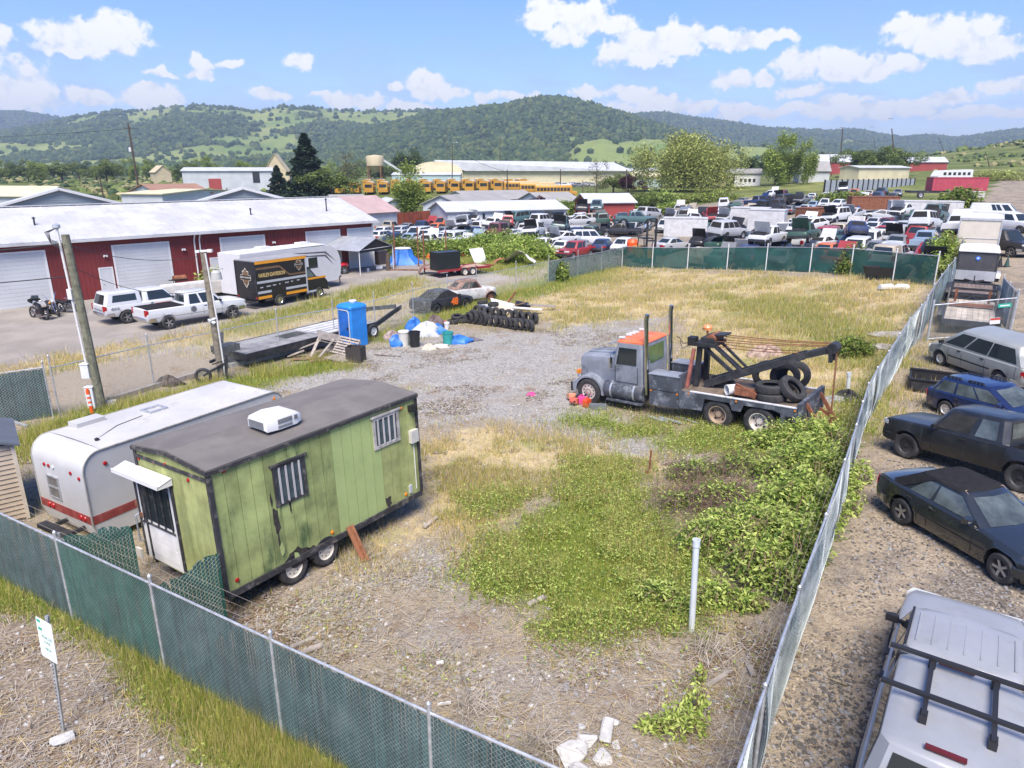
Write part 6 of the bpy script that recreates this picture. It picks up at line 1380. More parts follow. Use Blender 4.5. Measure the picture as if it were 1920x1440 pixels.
def dual(root,x,s,m,front=False):
 r,w=.525,.27;t=MB();t.lathe([(r*.60,-w*.42),(r*.66,-w/2),(r*.92,-w/2),(r,-w*.38),(r,w*.38),(r*.92,w/2),(r*.66,w/2),(r*.60,w*.42)],28,axis='Y')
 wo=link('wheel',t.mesh('tyre',M_rubber,40),root,loc=(X(x),s*(.98 if front else 1.0),r-.005),rot=(0,0,0 if s>0 else math.pi))
 q=MB()
 if front:q.lathe([(r*.62,w*.42),(r*.57,w*.44),(r*.50,w*.34),(r*.30,w*.42),(r*.12,w*.5),(0,w*.52)],24,axis='Y')
 else:q.lathe([(r*.62,w*.45),(r*.57,w*.45),(r*.55,-w*.10),(r*.40,-w*.16),(r*.20,-w*.10),(r*.19,w*.15),(0,w*.16)],24,axis='Y')
 ro=link('rim',q.mesh('rim',m,35),wo);h=MB()
 for k in range(10):a=2*math.pi*k/10;rr=r*(.22 if front else.27);h.lathe([(.022,0),(.018,.03),(0,.032)],6,axis='Y',c=(rr*math.cos(a),(w*.42 if front else-w*.12),rr*math.sin(a)))
 h.build('lug_nuts',M_rust,wo,ang=0)
 h=MB()
 for k in range(5 if not front else 10):a=2*math.pi*k/(5 if not front else 10)+.3;rr=r*(.42 if front else.46);h.lathe([(.035 if front else.05,.0),(0,.004)],8,axis='Y',c=(rr*math.cos(a),(w*.375 if front else-w*.125),rr*math.sin(a)))
 h.build('hand_holes',M_dark,wo,ang=0)
 if not front:link('inner_tyre',t.mesh('tyre',M_rubber,40),wo,loc=(0,-.33,0))
for s in(1,-1):dual(ttk,0,s,M_wa,True);dual(ttk,-5.4,s,M_wt);dual(ttk,-6.85,s,M_wr)
def tyre_mesh(r=.5,w=.26,hole=.55,n=28):
 b=MB();b.lathe([(r*hole,-w*.30),(r*hole*1.08,-w/2),(r*.90,-w/2),(r*.98,-w*.40),(r,-w*.2),(r,w*.2),(r*.98,w*.40),(r*.90,w/2),(r*hole*1.08,w/2),(r*hole,w*.30),(r*.80,w*.25),(r*.80,-w*.25),(r*hole,-w*.30)],n,axis='Y');return b.mesh('tyre',M_rubber,40)
TM=tyre_mesh()
from mathutils import Euler
TTM=Matrix.Translation(T_['loc'])@Euler(T_['rot']).to_matrix().to_4x4()
def on_deck(me,label,cat,x,y,z,rot,name,mats=None,group=None):
 o=link(name,me,label=label,cat=cat,group=group);o.matrix_world=TTM@Matrix.Translation((X(x),y,z))@Euler(rot).to_matrix().to_4x4();return o
H_=math.pi/2
g_='loose truck tyres on the tow truck deck'
on_deck(TM,'big tyre lying flat on the tow truck deck, lowest of the pile','tyre',-7.05,.55,1.33,(H_,0,0),'loose_tyre',group=g_)
on_deck(TM,'big tyre lying flat on top of another tyre on the tow truck deck','tyre',-6.98,.50,1.60,(H_,0,.4),'loose_tyre',group=g_)
on_deck(TM,'big tyre leaning against the tyre pile at the tail of the tow truck deck','tyre',-7.65,.35,1.60,(H_-.1,-.75,0),'loose_tyre',group=g_)
on_deck(TM,'big tyre standing upright behind the boom, nearest the cab','tyre',-6.45,-.55,1.70,(0,0,.5),'loose_tyre',group=g_)
on_deck(TM,'big tyre standing upright in the middle behind the boom','tyre',-7.05,-.62,1.70,(0,0,.25),'loose_tyre',group=g_)
on_deck(TM,'big tyre standing upright behind the boom, nearest the tail','tyre',-7.3,-.92,1.70,(0,0,.2),'loose_tyre',group=g_)
b=MB();b.lathe([(.17,-.2),(.19,.2),(.175,.2),(.155,-.18),(0,-.18)],16,axis='X');on_deck(b.mesh('bucket',M_white,40),'white plastic bucket lying on its side on the tow truck deck','bucket',-5.75,.75,1.40,(0,0,.9),'bucket')
b=MB();b.bar((-.5,0,0),(.5,.1,.15),.18,.25);b.bar((-.2,.2,0),(.5,-.1,.25),.1,.2);on_deck(b.mesh('scrap',M_rust,0),'rusty bent steel bracket on the tow truck deck beside the bucket','scrap metal',-6.4,.75,1.32,(0,0,.3),'rusty_bracket')
b=MB();b.obox((0,0,.12),(.6,.35,.25));b.lathe([(.14,-.25),(.14,.25)],12,axis='X',c=(0,0,.3),cap=True);on_deck(b.mesh('winch',M_darkm,0),'greasy winch motor bolted between the tow truck booms','winch',-5.15,0,1.2,(0,0,0),'winch_motor')
# things in the workshop yard
def put(name,label,cat,px,py,rz=0.0,h=0.0,group=None):
 p=at(px,py,h);return thing(name,label,cat,p,rz,group)
def one(b,name,label,cat,m,loc,rz=0.0,ang=35,group=None,rot=None):
 return link(name,b.mesh(name,m,ang),loc=loc,rot=rot or(0,0,rz),label=label,cat=cat,group=group)
bx_=math.atan2(ex.y,ex.x)
def motorcycle(label,px,py,rz,tank,fairing,apes,lean=.12):
 p=at(px,py);r=thing('motorcycle',label,'motorcycle',p,rot=(lean,0,rz));rw=.33
 for x in(.80,-.78):
  b=MB();b.tube([(x+rw*math.cos(a),0,rw+rw*math.sin(a))for a in np.linspace(0,2*math.pi,21)[:-1]],.055 if x>0 else.075,8,closed=True);wo=b.build('wheel',M_rubber,r);q=MB()
  for k in range(8):a=k*math.pi/4;q.bar((x,0,rw),(x+rw*.9*math.cos(a),0,rw+rw*.9*math.sin(a)),.02,.015)
  q.lathe([(.12,-.03),(.12,.03)],12,axis='Y',c=(x,0,rw),cap=True);q.build('spokes',M_chrome,wo,ang=0)
 b=MB();b.tube([(.80,.10,rw),(.42,.08,.95)],.03,6);b.tube([(.80,-.10,rw),(.42,-.08,.95)],.03,6);b.build('fork',M_chrome,r)
 b=MB()
 for k,(x,z,sx,sz)in enumerate(((.12,.45,.34,.36),(-.15,.46,.30,.34))):b.obox((x,0,z),(sx,.32,sz));b.lathe([(.12,-.2),(.12,.2)],10,axis='Y',c=(x,0,z+.12))
 b.build('engine',mat('engine_metal',(.30,.30,.31),.4,.7,var=.3),r,ang=30)
 b=MB();b.loft([[(x,w*math.cos(a),z+hh*math.sin(a))for a in np.linspace(0,2*math.pi,11)[:-1]]for x,w,z,hh in((.42,.07,.90,.06),(.30,.16,.86,.12),(.05,.17,.82,.12),(-.15,.09,.76,.07))],closed=True,caps=True);b.build('fuel_tank',tank,r)
 b=MB();b.loft([[(x,-w,z-.07),(x,-w,z),(x,0,z+.04),(x,w,z),(x,w,z-.07)]for x,w,z in((-.10,.11,.76),(-.35,.17,.70),(-.60,.16,.76),(-.95,.13,.82))],closed=True,caps=True);b.build('seat',M_black,r)
 b=MB()
 for s in(1,-1):b.tube([(.0,s*.2,.30),(-.3,s*.22,.25),(-1.05,s*.24,.26)],[.03,.045,.055],8)
 b.build('exhaust',M_chrome,r)
 b=MB();hz_=1.45 if apes else 1.12
 b.tube([(.22,.42,hz_-.02),(.30,.38,hz_),(.38,.30,hz_-.05),(.42,.14,1.0),(.42,-.14,1.0),(.38,-.30,hz_-.05),(.30,-.38,hz_),(.22,-.42,hz_-.02)],.016,6);b.build('handlebar',M_chrome,r)
 b=MB();b.loft([[(x,w*math.cos(a),z+w*.6*math.sin(a))for a in np.linspace(0,math.pi,9)]for x,w,z in((-.50,.10,.55),(-.78,.10,.72),(-1.05,.10,.58))]);b.build('rear_fender',tank,r)
 MB().lathe([(.0,.08),(.09,.05),(.10,-.05),(0,-.09)],10,axis='X',c=(.55,0,.98)).build('headlight',M_head,r)
 if fairing:
  b=MB();b.loft([[(.62,-.10,.88),(.62,.10,.88)],[(.66,-.30,1.0),(.66,.30,1.0)],[(.50,-.40,1.14),(.50,.40,1.14)],[(.42,-.30,1.22),(.42,.30,1.22)]]);b.build('fairing',M_blk,r)
  b=MB();b.slab([(.44,-.24,1.22),(.44,.24,1.22),(.36,.20,1.42),(.36,-.20,1.42)],.01);b.build('windscreen',M_glassl,r,ang=0)
  for s in(1,-1):b=MB();b.loft([[(x,s*.22,.35),(x,s*.42,.38),(x,s*.42,.62),(x,s*.22,.66)]for x in(-.45,-.65,-1.0)],closed=True,caps=True);b.build('saddlebag',M_blk,r)
 return r
motorcycle('black touring motorcycle with a fairing and saddlebags beside the left roll door',74,597,2.6,M_blk,True,False)
motorcycle('yellow chopper motorcycle with tall handlebars between two black motorcycles',103,590,-.75,mat('yellow_paint',(.72,.33,.02),.3,coat=.5),False,True)
motorcycle('black motorcycle partly hidden behind the leaning utility pole',134,586,-.3,M_blk,False,False)
p=at(133,560);tb_=thing('work_table','wooden work table against the red wall behind the motorcycles','table',p,bx_)
MB().box(-1.3,1.3,-.35,.35,.82,.90).build('tabletop',M_wood,tb_,ang=0)
for sx in(-1.2,1.2):
 for sy in(-.28,.28):MB().box(sx-.05,sx+.05,sy-.05,sy+.05,0,.82).build('leg',M_wood,tb_,ang=0)
one(MB().box(-.4,.4,-.25,.25,0,.28),'tool_chest','olive tool chest on the work table by the red wall','tool chest',mat('olive_box',(.13,.13,.08),.6),p+Vector((0,0,.90)),bx_,0)
b=MB();b.lathe([(.0,0),(.16,0),(.2,.42),(.18,.42),(.15,.03)],14);one(b,'bucket','orange bucket standing on the olive tool chest','bucket',M_orange,p+Vector((0,0,1.18)))
p=at(340,545);bb=thing('barbecue_grill','black lidded barbecue behind the white pickups','grill',p,bx_);b=MB();b.loft([[(x,.3*math.cos(a),.95+.26*math.sin(a))for a in np.linspace(0,math.pi,9)]for x in(-.45,.45)],caps=True);b.build('lid',M_rust,bb);b=MB();b.box(-.45,.45,-.3,.3,.8,.94);b.box(-.8,-.46,-.25,.25,.86,.90);b.build('firebox',M_black,bb,ang=0);
for sx in(-.4,.4):
 for sy in(-.25,.25):MB().box(sx-.02,sx+.02,sy-.02,sy+.02,0,.8).build('leg',M_darkm,bb,ang=0)
p=at(365,560);one(MB().box(-2.2,2.2,-.5,.5,.3,1.15).box(-2.1,2.1,-.4,.4,1.15,1.22),'utility_box','long white utility box beside the red wall behind the white pickup','box',mat('cream_white_box',(.60,.59,.55),.5,dirt=.3),p,bx_,0)
b=MB();b.loft([[(x,w*math.cos(a),z+.34*math.sin(a))for a in np.linspace(0,math.pi,9)]for x,w,z in((-2.3,.05,.9),(-1.6,.36,.75),(0,.46,.7),(1.6,.36,.75),(2.3,.05,.9))]);one(b,'canoe','upturned red canoe showing above the black box truck','canoe',mat('faded_red_hull',(.46,.10,.06),.5),at(478,548)+Vector((0,0,1.75)),bx_)
b=MB();b.box(-2.0,2.0,-.5,.5,0,1.75);one(b,'storage_rack','low storage rack holding the red canoe behind the box truck','rack',M_darkm,at(478,548),bx_,0)
A_,B_=at(676,517),at(738,505);e_=B_-A_;cpt=thing('carport_tent','silver roofed carport tent with a dark gable sheltering a red hot rod','carport',A_,math.atan2(e_.y,e_.x));Wc,Lc=e_.length,7.0
for xx in(0,Wc):
 for yy in(0,Lc/2,Lc):MB().tube([(xx,yy,0),(xx,yy,2.2)],.04,6).build('post',M_white,cpt)
b=MB();b.slab([(-.15,-.1,2.12),(Wc/2,-.1,3.1),(Wc/2,Lc+.1,3.1),(-.15,Lc+.1,2.12)],.03);b.slab([(Wc/2,-.1,3.1),(Wc+.15,-.1,2.12),(Wc+.15,Lc+.1,2.12),(Wc/2,Lc+.1,3.1)],.03);b.build('canopy',mat('silver_tarp',(.28,.295,.32),.55,var=.15,vs=1.5,bump=.3,bs=4),cpt,ang=0)
b=MB();b.poly([(.0,.06,1.95),(Wc,.06,1.95),(Wc,.06,2.2),(Wc/2,.06,3.06),(.0,.06,2.2)]);b.build('gable_cloth',M_black,cpt,ang=0)
b=MB();b.tube([(0,0,2.2),(Wc/2,0,3.06),(Wc,0,2.2)],.03,6);b.tube([(0,0,2.2),(Wc,0,2.2)],.025,6);b.build('gable_frame',M_white,cpt)
hr=spec(wb=2.7,fe=1.9,re=-1.8,W=1.55,zr=1.45,belt=.98,z0=.30,r=.34,top=[(1.9,.75),(1.8,.92),(.5,1.0),(-1.2,.98),(-1.7,.85),(-1.8,.5)],cab=(.45,.15,-.8,-1.45),win=[(.1,.5),(.58,.85)],nose=.35,tail=.7,track=1.4,cabw=(.85,.64))
hp=A_+Vector((-ey.x*-1.6,0,0))+ex*-.6+ey*2.2;hrc=car('hot_rod','red hot rod coupe parked under the carport tent','car',hr,paint('hot_red',(.42,.015,.02),.2,dirt=.05,coat=.8),loc=(hp.x,hp.y,0),rot=(0,0,bx_-.35),detail=1,lights=False)
b=MB();b.lathe([(.0,-.3),(.22,-.3),(.22,.3),(0,.3)],14,axis='X',c=(0,0,.22));one(b,'drum','white drum lying on its side by the carport post','drum',M_white,at(711,506),.3)
b=MB();b.lathe([(.0,0),(.13,0),(.14,.3),(0,.3)],12);one(b,'bucket','small white bucket in front of the red hot rod','bucket',M_white,at(690,509))
b=MB();b.box(-.6,.6,-.4,.4,0,1.3);one(b,'cabinet','dark cabinet standing inside the carport','cabinet',mat('dark_brown_cabinet',(.05,.035,.03),.6),at(715,495),bx_,0)
b=MB();b.tube([(0,0,0),(.02,0,1.6)],[.22,.18],9);one(b,'tree_stump','bare stump standing by the right carport post','stump',mat('bark',(.10,.075,.055),.95,bump=.6),at(728,507))
b=MB();b.tube([(0,0,.06),(2.6,.2,.06)],.06,6);one(b,'steel_bar','rusty bar lying on the gravel in front of the carport','bar',M_rust,at(732,507),-.1)
p=at(756,494);b=MB();rng2=random.Random(3);rows=[]
for k,(r_,z)in enumerate(((1.55,0),(1.25,.35),(1.05,.8),(.95,1.2),(.88,1.42),(.5,1.52))):
 rows.append([(r_*(1+.14*math.sin(j*2.4+k*.3)*(1-z/2))*math.cos(2*math.pi*j/22)*(1.25 if math.cos(2*math.pi*j/22)>0 and z<.4 else 1),r_*(1+.10*math.sin(j*2.4))*math.sin(2*math.pi*j/22),z)for j in range(22)])
b.loft(rows,closed=True);tp=thing('covered_table','blue tarp draped over a round stack with a white top, right of the carport','tarp',p);b.build('tarp',M_bluet,tp);MB().lathe([(.0,1.58),(.75,1.56),(.86,1.50)],22).build('white_lid',M_white,tp)
A_=at(822,522);B_=at(925,512);e_=B_-A_;rt=thing('flatbed_trailer','red flatbed trailer carrying a tall black steel tank by the bushes','trailer',A_,math.atan2(e_.y,e_.x));L_=5.6
M_rtr=mat('red_trailer_paint',(.26,.025,.03),.5,dirt=.35,dcol=(.18,.09,.07))
MB().box(0,L_,0,2.1,.52,.62).build('deck',mat('tan_plank_deck',(.40,.27,.19),.85,var=.2,vs=3),rt,ang=0);b=MB();b.box(-.05,L_+.05,-.06,-.002,.48,.68);b.box(-.05,L_+.05,2.102,2.16,.48,.68);b.bar((L_,.5,.55),(L_+1.2,1.05,.5),.1,.1);b.bar((L_,1.6,.55),(L_+1.2,1.05,.5),.1,.1);b.build('side_rail',M_rtr,rt,ang=0)
for s in(-.02,2.12):
 b=MB();rows=[[(3.2+1.1*math.cos(a)*1.0,s-.14,.45+.50*math.sin(a)),(3.2+1.1*math.cos(a),s+.14,.45+.50*math.sin(a))]for a in np.linspace(.1,math.pi-.1,9)];b.loft(rows);b.build('fender',M_rtr,rt)
for xx in(2.75,3.6):
 for i,yy in enumerate((-.05,2.15)):wo=link('wheel',t4,rt,loc=(xx,yy,.34),rot=(0,0,math.pi if i==0 else 0));link('rim',r4,wo)
MB().tube([(.3,.3,0),(.3,.3,.5)],.05,6).build('jack_leg',M_darkm,rt)
b=MB();b.box(0,2.35,0,1.3,0,1.55);one(b,'steel_tank','black rectangular steel tank riding on the red flatbed trailer','tank',mat('black_tank_paint',(.012,.016,.016),.4,dirt=.2,dcol=(.05,.06,.05)),A_+Vector((0,0,.625)),math.atan2(e_.y,e_.x),0)
b=MB();b.slab([(0,0,0),(1.3,.1,.0),(.9,.5,1.5),(-.5,.4,1.4)],.05);one(b,'door_panel','white panel leaning on the bushes right of the black tank','panel',M_white,at(890,494),.2,0)
b=MB();rows=[[(x,y,1.3*math.exp(-((x-.2)/1.3)**2)*(1-.25*y)+.08*math.sin(7*x+5*y))for y in np.linspace(-.8,1,7)]for x in np.linspace(-1.5,1.7,13)];b.loft(rows);one(b,'white_tarp','white sheet draped over scrap against the green bushes','tarp',mat('white_sheet',(.66,.64,.60),.8,bump=.4,bs=5),at(972,497),-.3)
def shell(label,px,py,m,rz,sc=1.0,name='car_fender'):
 b=MB();b.loft([[(math.cos(a)*.9*sc,y,.75*math.sin(a)*sc)for a in np.linspace(.15,math.pi-.1,9)]for y in(-.7*sc,-.35*sc,0,.35*sc)]);return one(b,name,label,'fender',m,at(px,py),rz)
shell('rusty brown fender shell left of the black tank',805,513,mat('rust_brown_panel',(.20,.11,.08)),.3,1.1);shell('bright red fender loop behind the black tank',858,482,mat('hot_red_fender',(.40,.04,.03),.5),-.3,1.0);shell('grey and orange fender half buried right of the red flatbed trailer',940,497,mat('orange_rust_panel',(.38,.13,.07),.7,dirt=.4),.2,.9);shell('orange tractor hood among the scrap by the rusty posts',812,485,M_orange,.8,.8)
for i,(px,pt,pb)in enumerate(((741,420,500),(785,425,500),(796,432,512),(837,432,492))):
 q=at(px,pb);t=at_d(px,pt,q.y);one(MB().tube([(0,0,-.2),(0,0,t.z-q.z)],.07,6),'steel_post',['rusty brown post right of the red workshop corner','second rusty post, right of the blue tarp heap','tallest rusty post above the scrap heap','rusty post standing behind the black tank'][i],'post',M_rust,q)
A_,B_=at(462,664,.75),at(705,604,.75);e_=B_-A_;A_.z=0;lt=thing('equipment_trailer','long black equipment trailer with a plank deck and gooseneck beyond the bare fence','trailer',A_,math.atan2(e_.y,e_.x));L_=e_.length
b=MB();b.box(0,L_,0,2.45,.66,.74);b.build('deck',mat('grey_worn_deck',(.24,.235,.235),.85,var=.3,vs=2,dirt=.4,dcol=(.12,.11,.10),ds=1.5),lt,ang=0)
b=MB();b.box(-.1,L_,-.08,-.003,.42,.76);b.box(-.1,L_,2.453,2.53,.42,.76);b.box(-.1,-.003,-.003,2.453,.42,.76)
for k in range(7):b.box(L_*k/7,L_*k/7+.08,.0,2.45,.5,.655)
b.bar((L_,0,.60),(L_+1.6,.2,1.0),.1,.26);b.bar((L_,2.45,.60),(L_+1.6,2.25,1.0),.1,.26);b.bar((L_+1.6,.2,1.0),(L_+3.2,1.0,1.0),.1,.24);b.bar((L_+1.6,2.25,1.0),(L_+3.2,1.4,1.0),.1,.24);b.build('frame',M_darkm,lt,ang=0)
b=MB()
for k in range(5):b.box(L_*.55+.02,L_*.95,.15+k*.46,.45+k*.46,.742,.775)
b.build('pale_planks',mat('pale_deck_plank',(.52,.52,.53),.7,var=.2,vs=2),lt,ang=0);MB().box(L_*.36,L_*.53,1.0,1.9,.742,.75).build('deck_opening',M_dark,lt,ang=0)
for xx in(L_-.55,L_-1.5):
 for i,yy in enumerate((-.25,2.7)):wo=link('wheel',t4,lt,loc=(xx,yy,.36),rot=(0,0,math.pi if i==0 else 0));link('rim',VM[('w',.31,.20,'alloy','alloy_rim')][1]if('w',.31,.20,'alloy','alloy_rim')in VM else r5,wo)
b=MB();b.bar((-.1,1.2,.6),(-1.5,.6,.62),.1,.12);b.bar((-1.2,.5,.2),(-.6,1.3,1.5),.09,.09);b.box(-.7,.4,1.0,1.7,.75,1.05);b.bar((-.6,1.0,1.3),(-.2,1.5,1.6),.25,.12);b.build('winch_tongue',M_darkm,lt,ang=0)
# along the inner fence
a_,b_=at(640,640),at(668,650);p=at(664,646);dt=thing('portable_toilet','bright blue portable toilet with a grey framed door beside the pallet pile','portable toilet',(p.x,p.y,0),rad(-38))
M_pt=mat('blue_polyethylene',(.02,.20,.58),.45,var=.1,vs=2);M_ptd=mat('deep_blue_door',(.012,.12,.45),.4,var=.2,vs=3,bump=.3,bs=5);hw_=.56
b=MB();b.loft([[(x*k,y*k,z)for x,y in((-hw_,-hw_+.08),(-hw_+.08,-hw_),(hw_-.08,-hw_),(hw_,-hw_+.08),(hw_,hw_-.08),(hw_-.08,hw_),(-hw_+.08,hw_),(-hw_,hw_-.08))]for z,k in((.0,1),(2.02,1),(2.03,1.05),(2.12,1.05),(2.20,.95),(2.26,.75),(2.28,.4))],closed=True,caps=True);b.build('cabin',M_pt,dt,ang=30)
b=MB();b.box(-hw_-.03,-hw_-.001,-.45,.45,.72,.80);b.box(-hw_-.03,-hw_-.001,-.45,.45,1.30,1.38);b.box(-.45,.45,-hw_-.03,-hw_-.001,.02,.06);b.loft([[(-hw_-.025,-.30+.1*abs(z-1)**1.5,z),(-hw_-.025,-.12+.12*abs(z-1.2),z)]for z in(.1,.5,.9,1.3,1.7,1.95)]);b.build('rib',M_pt,dt,ang=0)
b=MB();b.box(-.40,.40,-hw_-.022,-hw_-.001,.08,1.92);b.build('door',M_ptd,dt,ang=0)
b=MB();
P_=[(-.44,.05),(-.44,1.85),(-.34,1.96),(.34,1.96),(.44,1.85),(.44,.05)]
b.tube([(x,-hw_-.03,z)for x,z in P_],.03,6);b.build('door_frame',M_gry,dt)
MB().box(.24,.34,-hw_-.06,-hw_-.022,.95,1.08).build('latch',M_black,dt,ang=0);MB().box(-hw_-.012,-hw_-.001,-.05,.35,1.42,1.72).build('notice',M_white,dt,ang=0);MB().box(-hw_-.012,-hw_-.001,.28,.46,1.80,1.98).build('vent_screen',M_black,dt,ang=0)
MB().box(-hw_-.016,-hw_-.012,.20,.28,1.50,1.58).build('notice_mark',Mr_,dt,ang=0)
b=MB();b.lathe([(.18,2.26),(.18,2.34),(.22,2.36),(.2,2.40),(0,2.42)],12,c=(0,.1,0));b.build('roof_vent',M_white,dt)
M_pal=mat('grey_pallet_wood',(.33,.29,.25),.9,var=.3,vs=4,dirt=.5,dcol=(.15,.12,.10),ds=3)
def pallet(label,loc,rot):
 r=thing('pallet',label,'pallet',loc,rot=rot,group='wooden pallets in the pile');b=MB()
 for k in range(7):b.box(-.6,.6,-.5+k*.155,-.5+k*.155+.09,.11,.13)
 for k in range(4):b.box(-.6,.6,-.5+k*.30,-.5+k*.30+.09,-.02,0)
 b.build('slats',M_pal,r,ang=0);b=MB()
 for x in(-.58,-.02,.54):b.box(x,x+.04,-.5,.52,0,.11)
 b.build('stringers',M_pal,r,ang=0)
p=at(618,668)
pallet('slatted grey pallet on top of the pile, tilted to the left',p+Vector((-.1,.6,.75)),(.25,.35,.5));pallet('slatted grey pallet standing tilted in the middle of the pile',p+Vector((.9,.0,.45)),(.75,.1,-.4));pallet('grey pallet at the bottom of the pile under the tilted ones',p+Vector((.3,.5,.12)),(.05,.1,.3));pallet('low grey pallet lying at the front right of the pile',p+Vector((.75,-.9,.05)),(.0,.05,-.5))
bl_=['grey board sticking out from the left of the pallet pile','brown board lying across the front of the pallet pile','pale board leaning over the pallet pile','thick brown beam lying in front of the pallet pile','short grey plank at the far left of the pallet pile','pale plank lying right of the black cabinet','thin stick lying on the gravel right of the pallet pile','grey plank poking up between the pallets']
for i,(a,c,w_,m)in enumerate((((-1.7,.1,.3),(-.3,.3,.8),.14,M_wood),((-1.6,-.9,.1),(.6,-.6,.15),.2,mat('brown_board',(.24,.15,.09),.85,var=.3)),((-.8,-.5,.1),(-.5,.5,1.0),.16,M_pal),((-.6,-1.3,.12),(.6,-1.0,.12),.22,mat('brown_board',(.24,.15,.09))),((-2.0,-.4,.1),(-1.2,-.2,.35),.2,M_pal),((2.2,.2,.1),(3.6,-.1,.08),.10,M_pal),((1.6,-1.2,.04),(2.4,-.9,.05),.07,M_wood),((-.3,-.8,.15),(.2,.4,.8),.12,M_wood))):
 b=MB();v0_=Vector(a);b.bar((0,0,0),Vector(c)-v0_,w_,.05);one(b,'loose_board',bl_[i],'board',m,p+v0_,ang=0)
b=MB();b.box(-.4,.4,-.3,-.28,0,.78);b.box(-.4,.4,.28,.3,0,.78);b.box(-.4,-.36,-.28,.28,0,.78);b.box(.36,.4,-.28,.28,0,.78);one(b,'wooden_crate','dark open crate at the right end of the pallet pile','crate',mat('dark_crate',(.045,.038,.034),.8),at(668,678),-.25,0)
def bucket(label,px,py,r,h,m,name='bucket',lid=False,dxy=(0,0)):
 q=at(px,py)+Vector((dxy[0],dxy[1],0));b=MB();o=thing(name,label,'bucket',q);b.lathe([(.0,.01),(r*.84,.01),(r,h),(r*.94,h),(r*.80,.03),(0,.03)],18);b.build('tub',m,o);b=MB();b.lathe([(r*1.0,h-.05),(r*1.06,h-.04),(r*1.06,h+.005),(r*.95,h+.005)],18);b.build('rim',m,o)
 if lid:MB().lathe([(r*1.05,h+.006),(r*.9,h+.04),(0,h+.05)],18).build('lid',m,o)
 return o
bucket('tall white bin beside the black bin in the tarp heap',758,648,.30,.78,mat('dirty_white_plastic',(.58,.57,.52),.6,dirt=.3),'waste_bin',True);bucket('tall black bin in the tarp heap',778,650,.30,.82,M_black,'waste_bin');bucket('teal bucket on the gravel at the front of the tarp heap',840,645,.30,.66,mat('teal_plastic',(.03,.30,.28),.45));bucket('white paint pail with a red lid on the tarp heap',838,617,.16,.38,M_white,lid=True);bucket('pink pail behind the white paint pail',832,613,.15,.36,mat('pink_plastic',(.55,.12,.16),.5))
def lump(label,px,py,sx,sy,sz,m,seed,name='tarp_bundle',rz=0.0,cat='tarp',h=0.0):
 rg=random.Random(seed);b=MB();n=16;rows=[];ph=[rg.uniform(0,6)for _ in range(6)]
 for i in range(7):
  t=i/6;rr=math.cos(t*math.pi/2)**.6;rows.append([(sx*rr*math.cos(2*math.pi*j/n)*(1+.25*math.sin(3*2*math.pi*j/n+ph[0]+i*.7)),sy*rr*math.sin(2*math.pi*j/n)*(1+.25*math.sin(5*2*math.pi*j/n+ph[1])),sz*t*(1+.25*math.sin(4*2*math.pi*j/n+ph[2]+t*4))-.01)for j in range(n)])
 b.loft(rows,closed=True);return one(b,name,label,cat,m,at(px,py,h),rz,25)
lump('crumpled blue tarp at the left end of the heap',745,648,.45,.4,.55,M_bluet,1);lump('crumpled blue tarp spread right of the teal bucket',860,642,.75,.5,.38,M_bluet,2);lump('blue tarp bunched behind the teal bucket',820,625,.6,.5,.5,M_bluet,3);lump('blue tarp draped over the top of the heap',778,622,.6,.4,.75,M_bluet,4);lump('pale plastic sheeting bunched in the middle of the heap',800,628,.8,.6,.7,mat('cloudy_plastic',(.50,.52,.54),.5,bump=.3,bs=6),5,'plastic_sheet');lump('brown blanket on top of the tarp heap',815,615,.6,.5,.7,mat('brown_cloth',(.16,.12,.11),.95,var=.3),6,'blanket',cat='blanket');lump('grey rag bundle at the far left of the heap',737,636,.5,.45,.45,mat('mottled_rags',(.28,.22,.21),.95,var=.5,vs=4),7,'rag_bundle',cat='rags');lump('dark cloth trailing off the right end of the heap',882,638,.6,.25,.18,mat('grey_cloth',(.12,.11,.13),.95),8,'rag_bundle',cat='rags');lump('cream stone block in front of the black bin',805,655,.35,.25,.28,mat('cream_block',(.50,.46,.37),.9),9,'stone_block',cat='block');lump('white crumpled sheet in front of the teal bucket',826,650,.5,.3,.14,mat('white_sheet',(.66,.64,.60),.8),10,'plastic_sheet')
TM2=tyre_mesh(.36,.22,.55,20);TM3=tyre_mesh(.46,.26,.55,22)
gA='row of worn tyres standing on edge along the gravel';A_,B_=at(880,606),at(995,622);
for k in range(13):
 q=A_.lerp(B_,k/12)+Vector((random.uniform(-.05,.05),random.uniform(-.08,.08),0));big=k in(1,2,3);one_=link('worn_tyre',TM3 if big else TM2,loc=(q.x,q.y,gz(q.x,q.y)+(.43 if big else.34)),rot=(random.uniform(-.12,.12),random.uniform(.0,6),rad(-52)+random.uniform(-.15,.15)),label='worn black tyre standing in the front row of the tyre line',cat='tyre',group=gA)
A_,B_=at(895,592),at(1003,607)
for k in range(10):
 q=A_.lerp(B_,k/9);link('worn_tyre',TM2,loc=(q.x,q.y,gz(q.x,q.y)+.34),rot=(random.uniform(-.15,.15),random.uniform(0,6),rad(-52)+random.uniform(-.3,.3)),label='worn black tyre standing in the back row of the tyre line',cat='tyre',group='back row of worn tyres')
for k,(px,py,h)in enumerate(((868,604,.12),(875,603,.33),(850,606,.12),(857,604,.33),(905,588,.75),(925,592,.75))):link('worn_tyre',TM2,loc=at(px,py)+Vector((0,0,h)),rot=(H_+random.uniform(-.2,.2),0,k),label='worn tyre lying flat at the left end and top of the tyre line',cat='tyre',group='tyres lying flat on the tyre line')
M_pan=mat('white_scrap_panel',(.62,.61,.58),.7,var=.15,dirt=.4,dcol=(.3,.26,.22),ds=3)
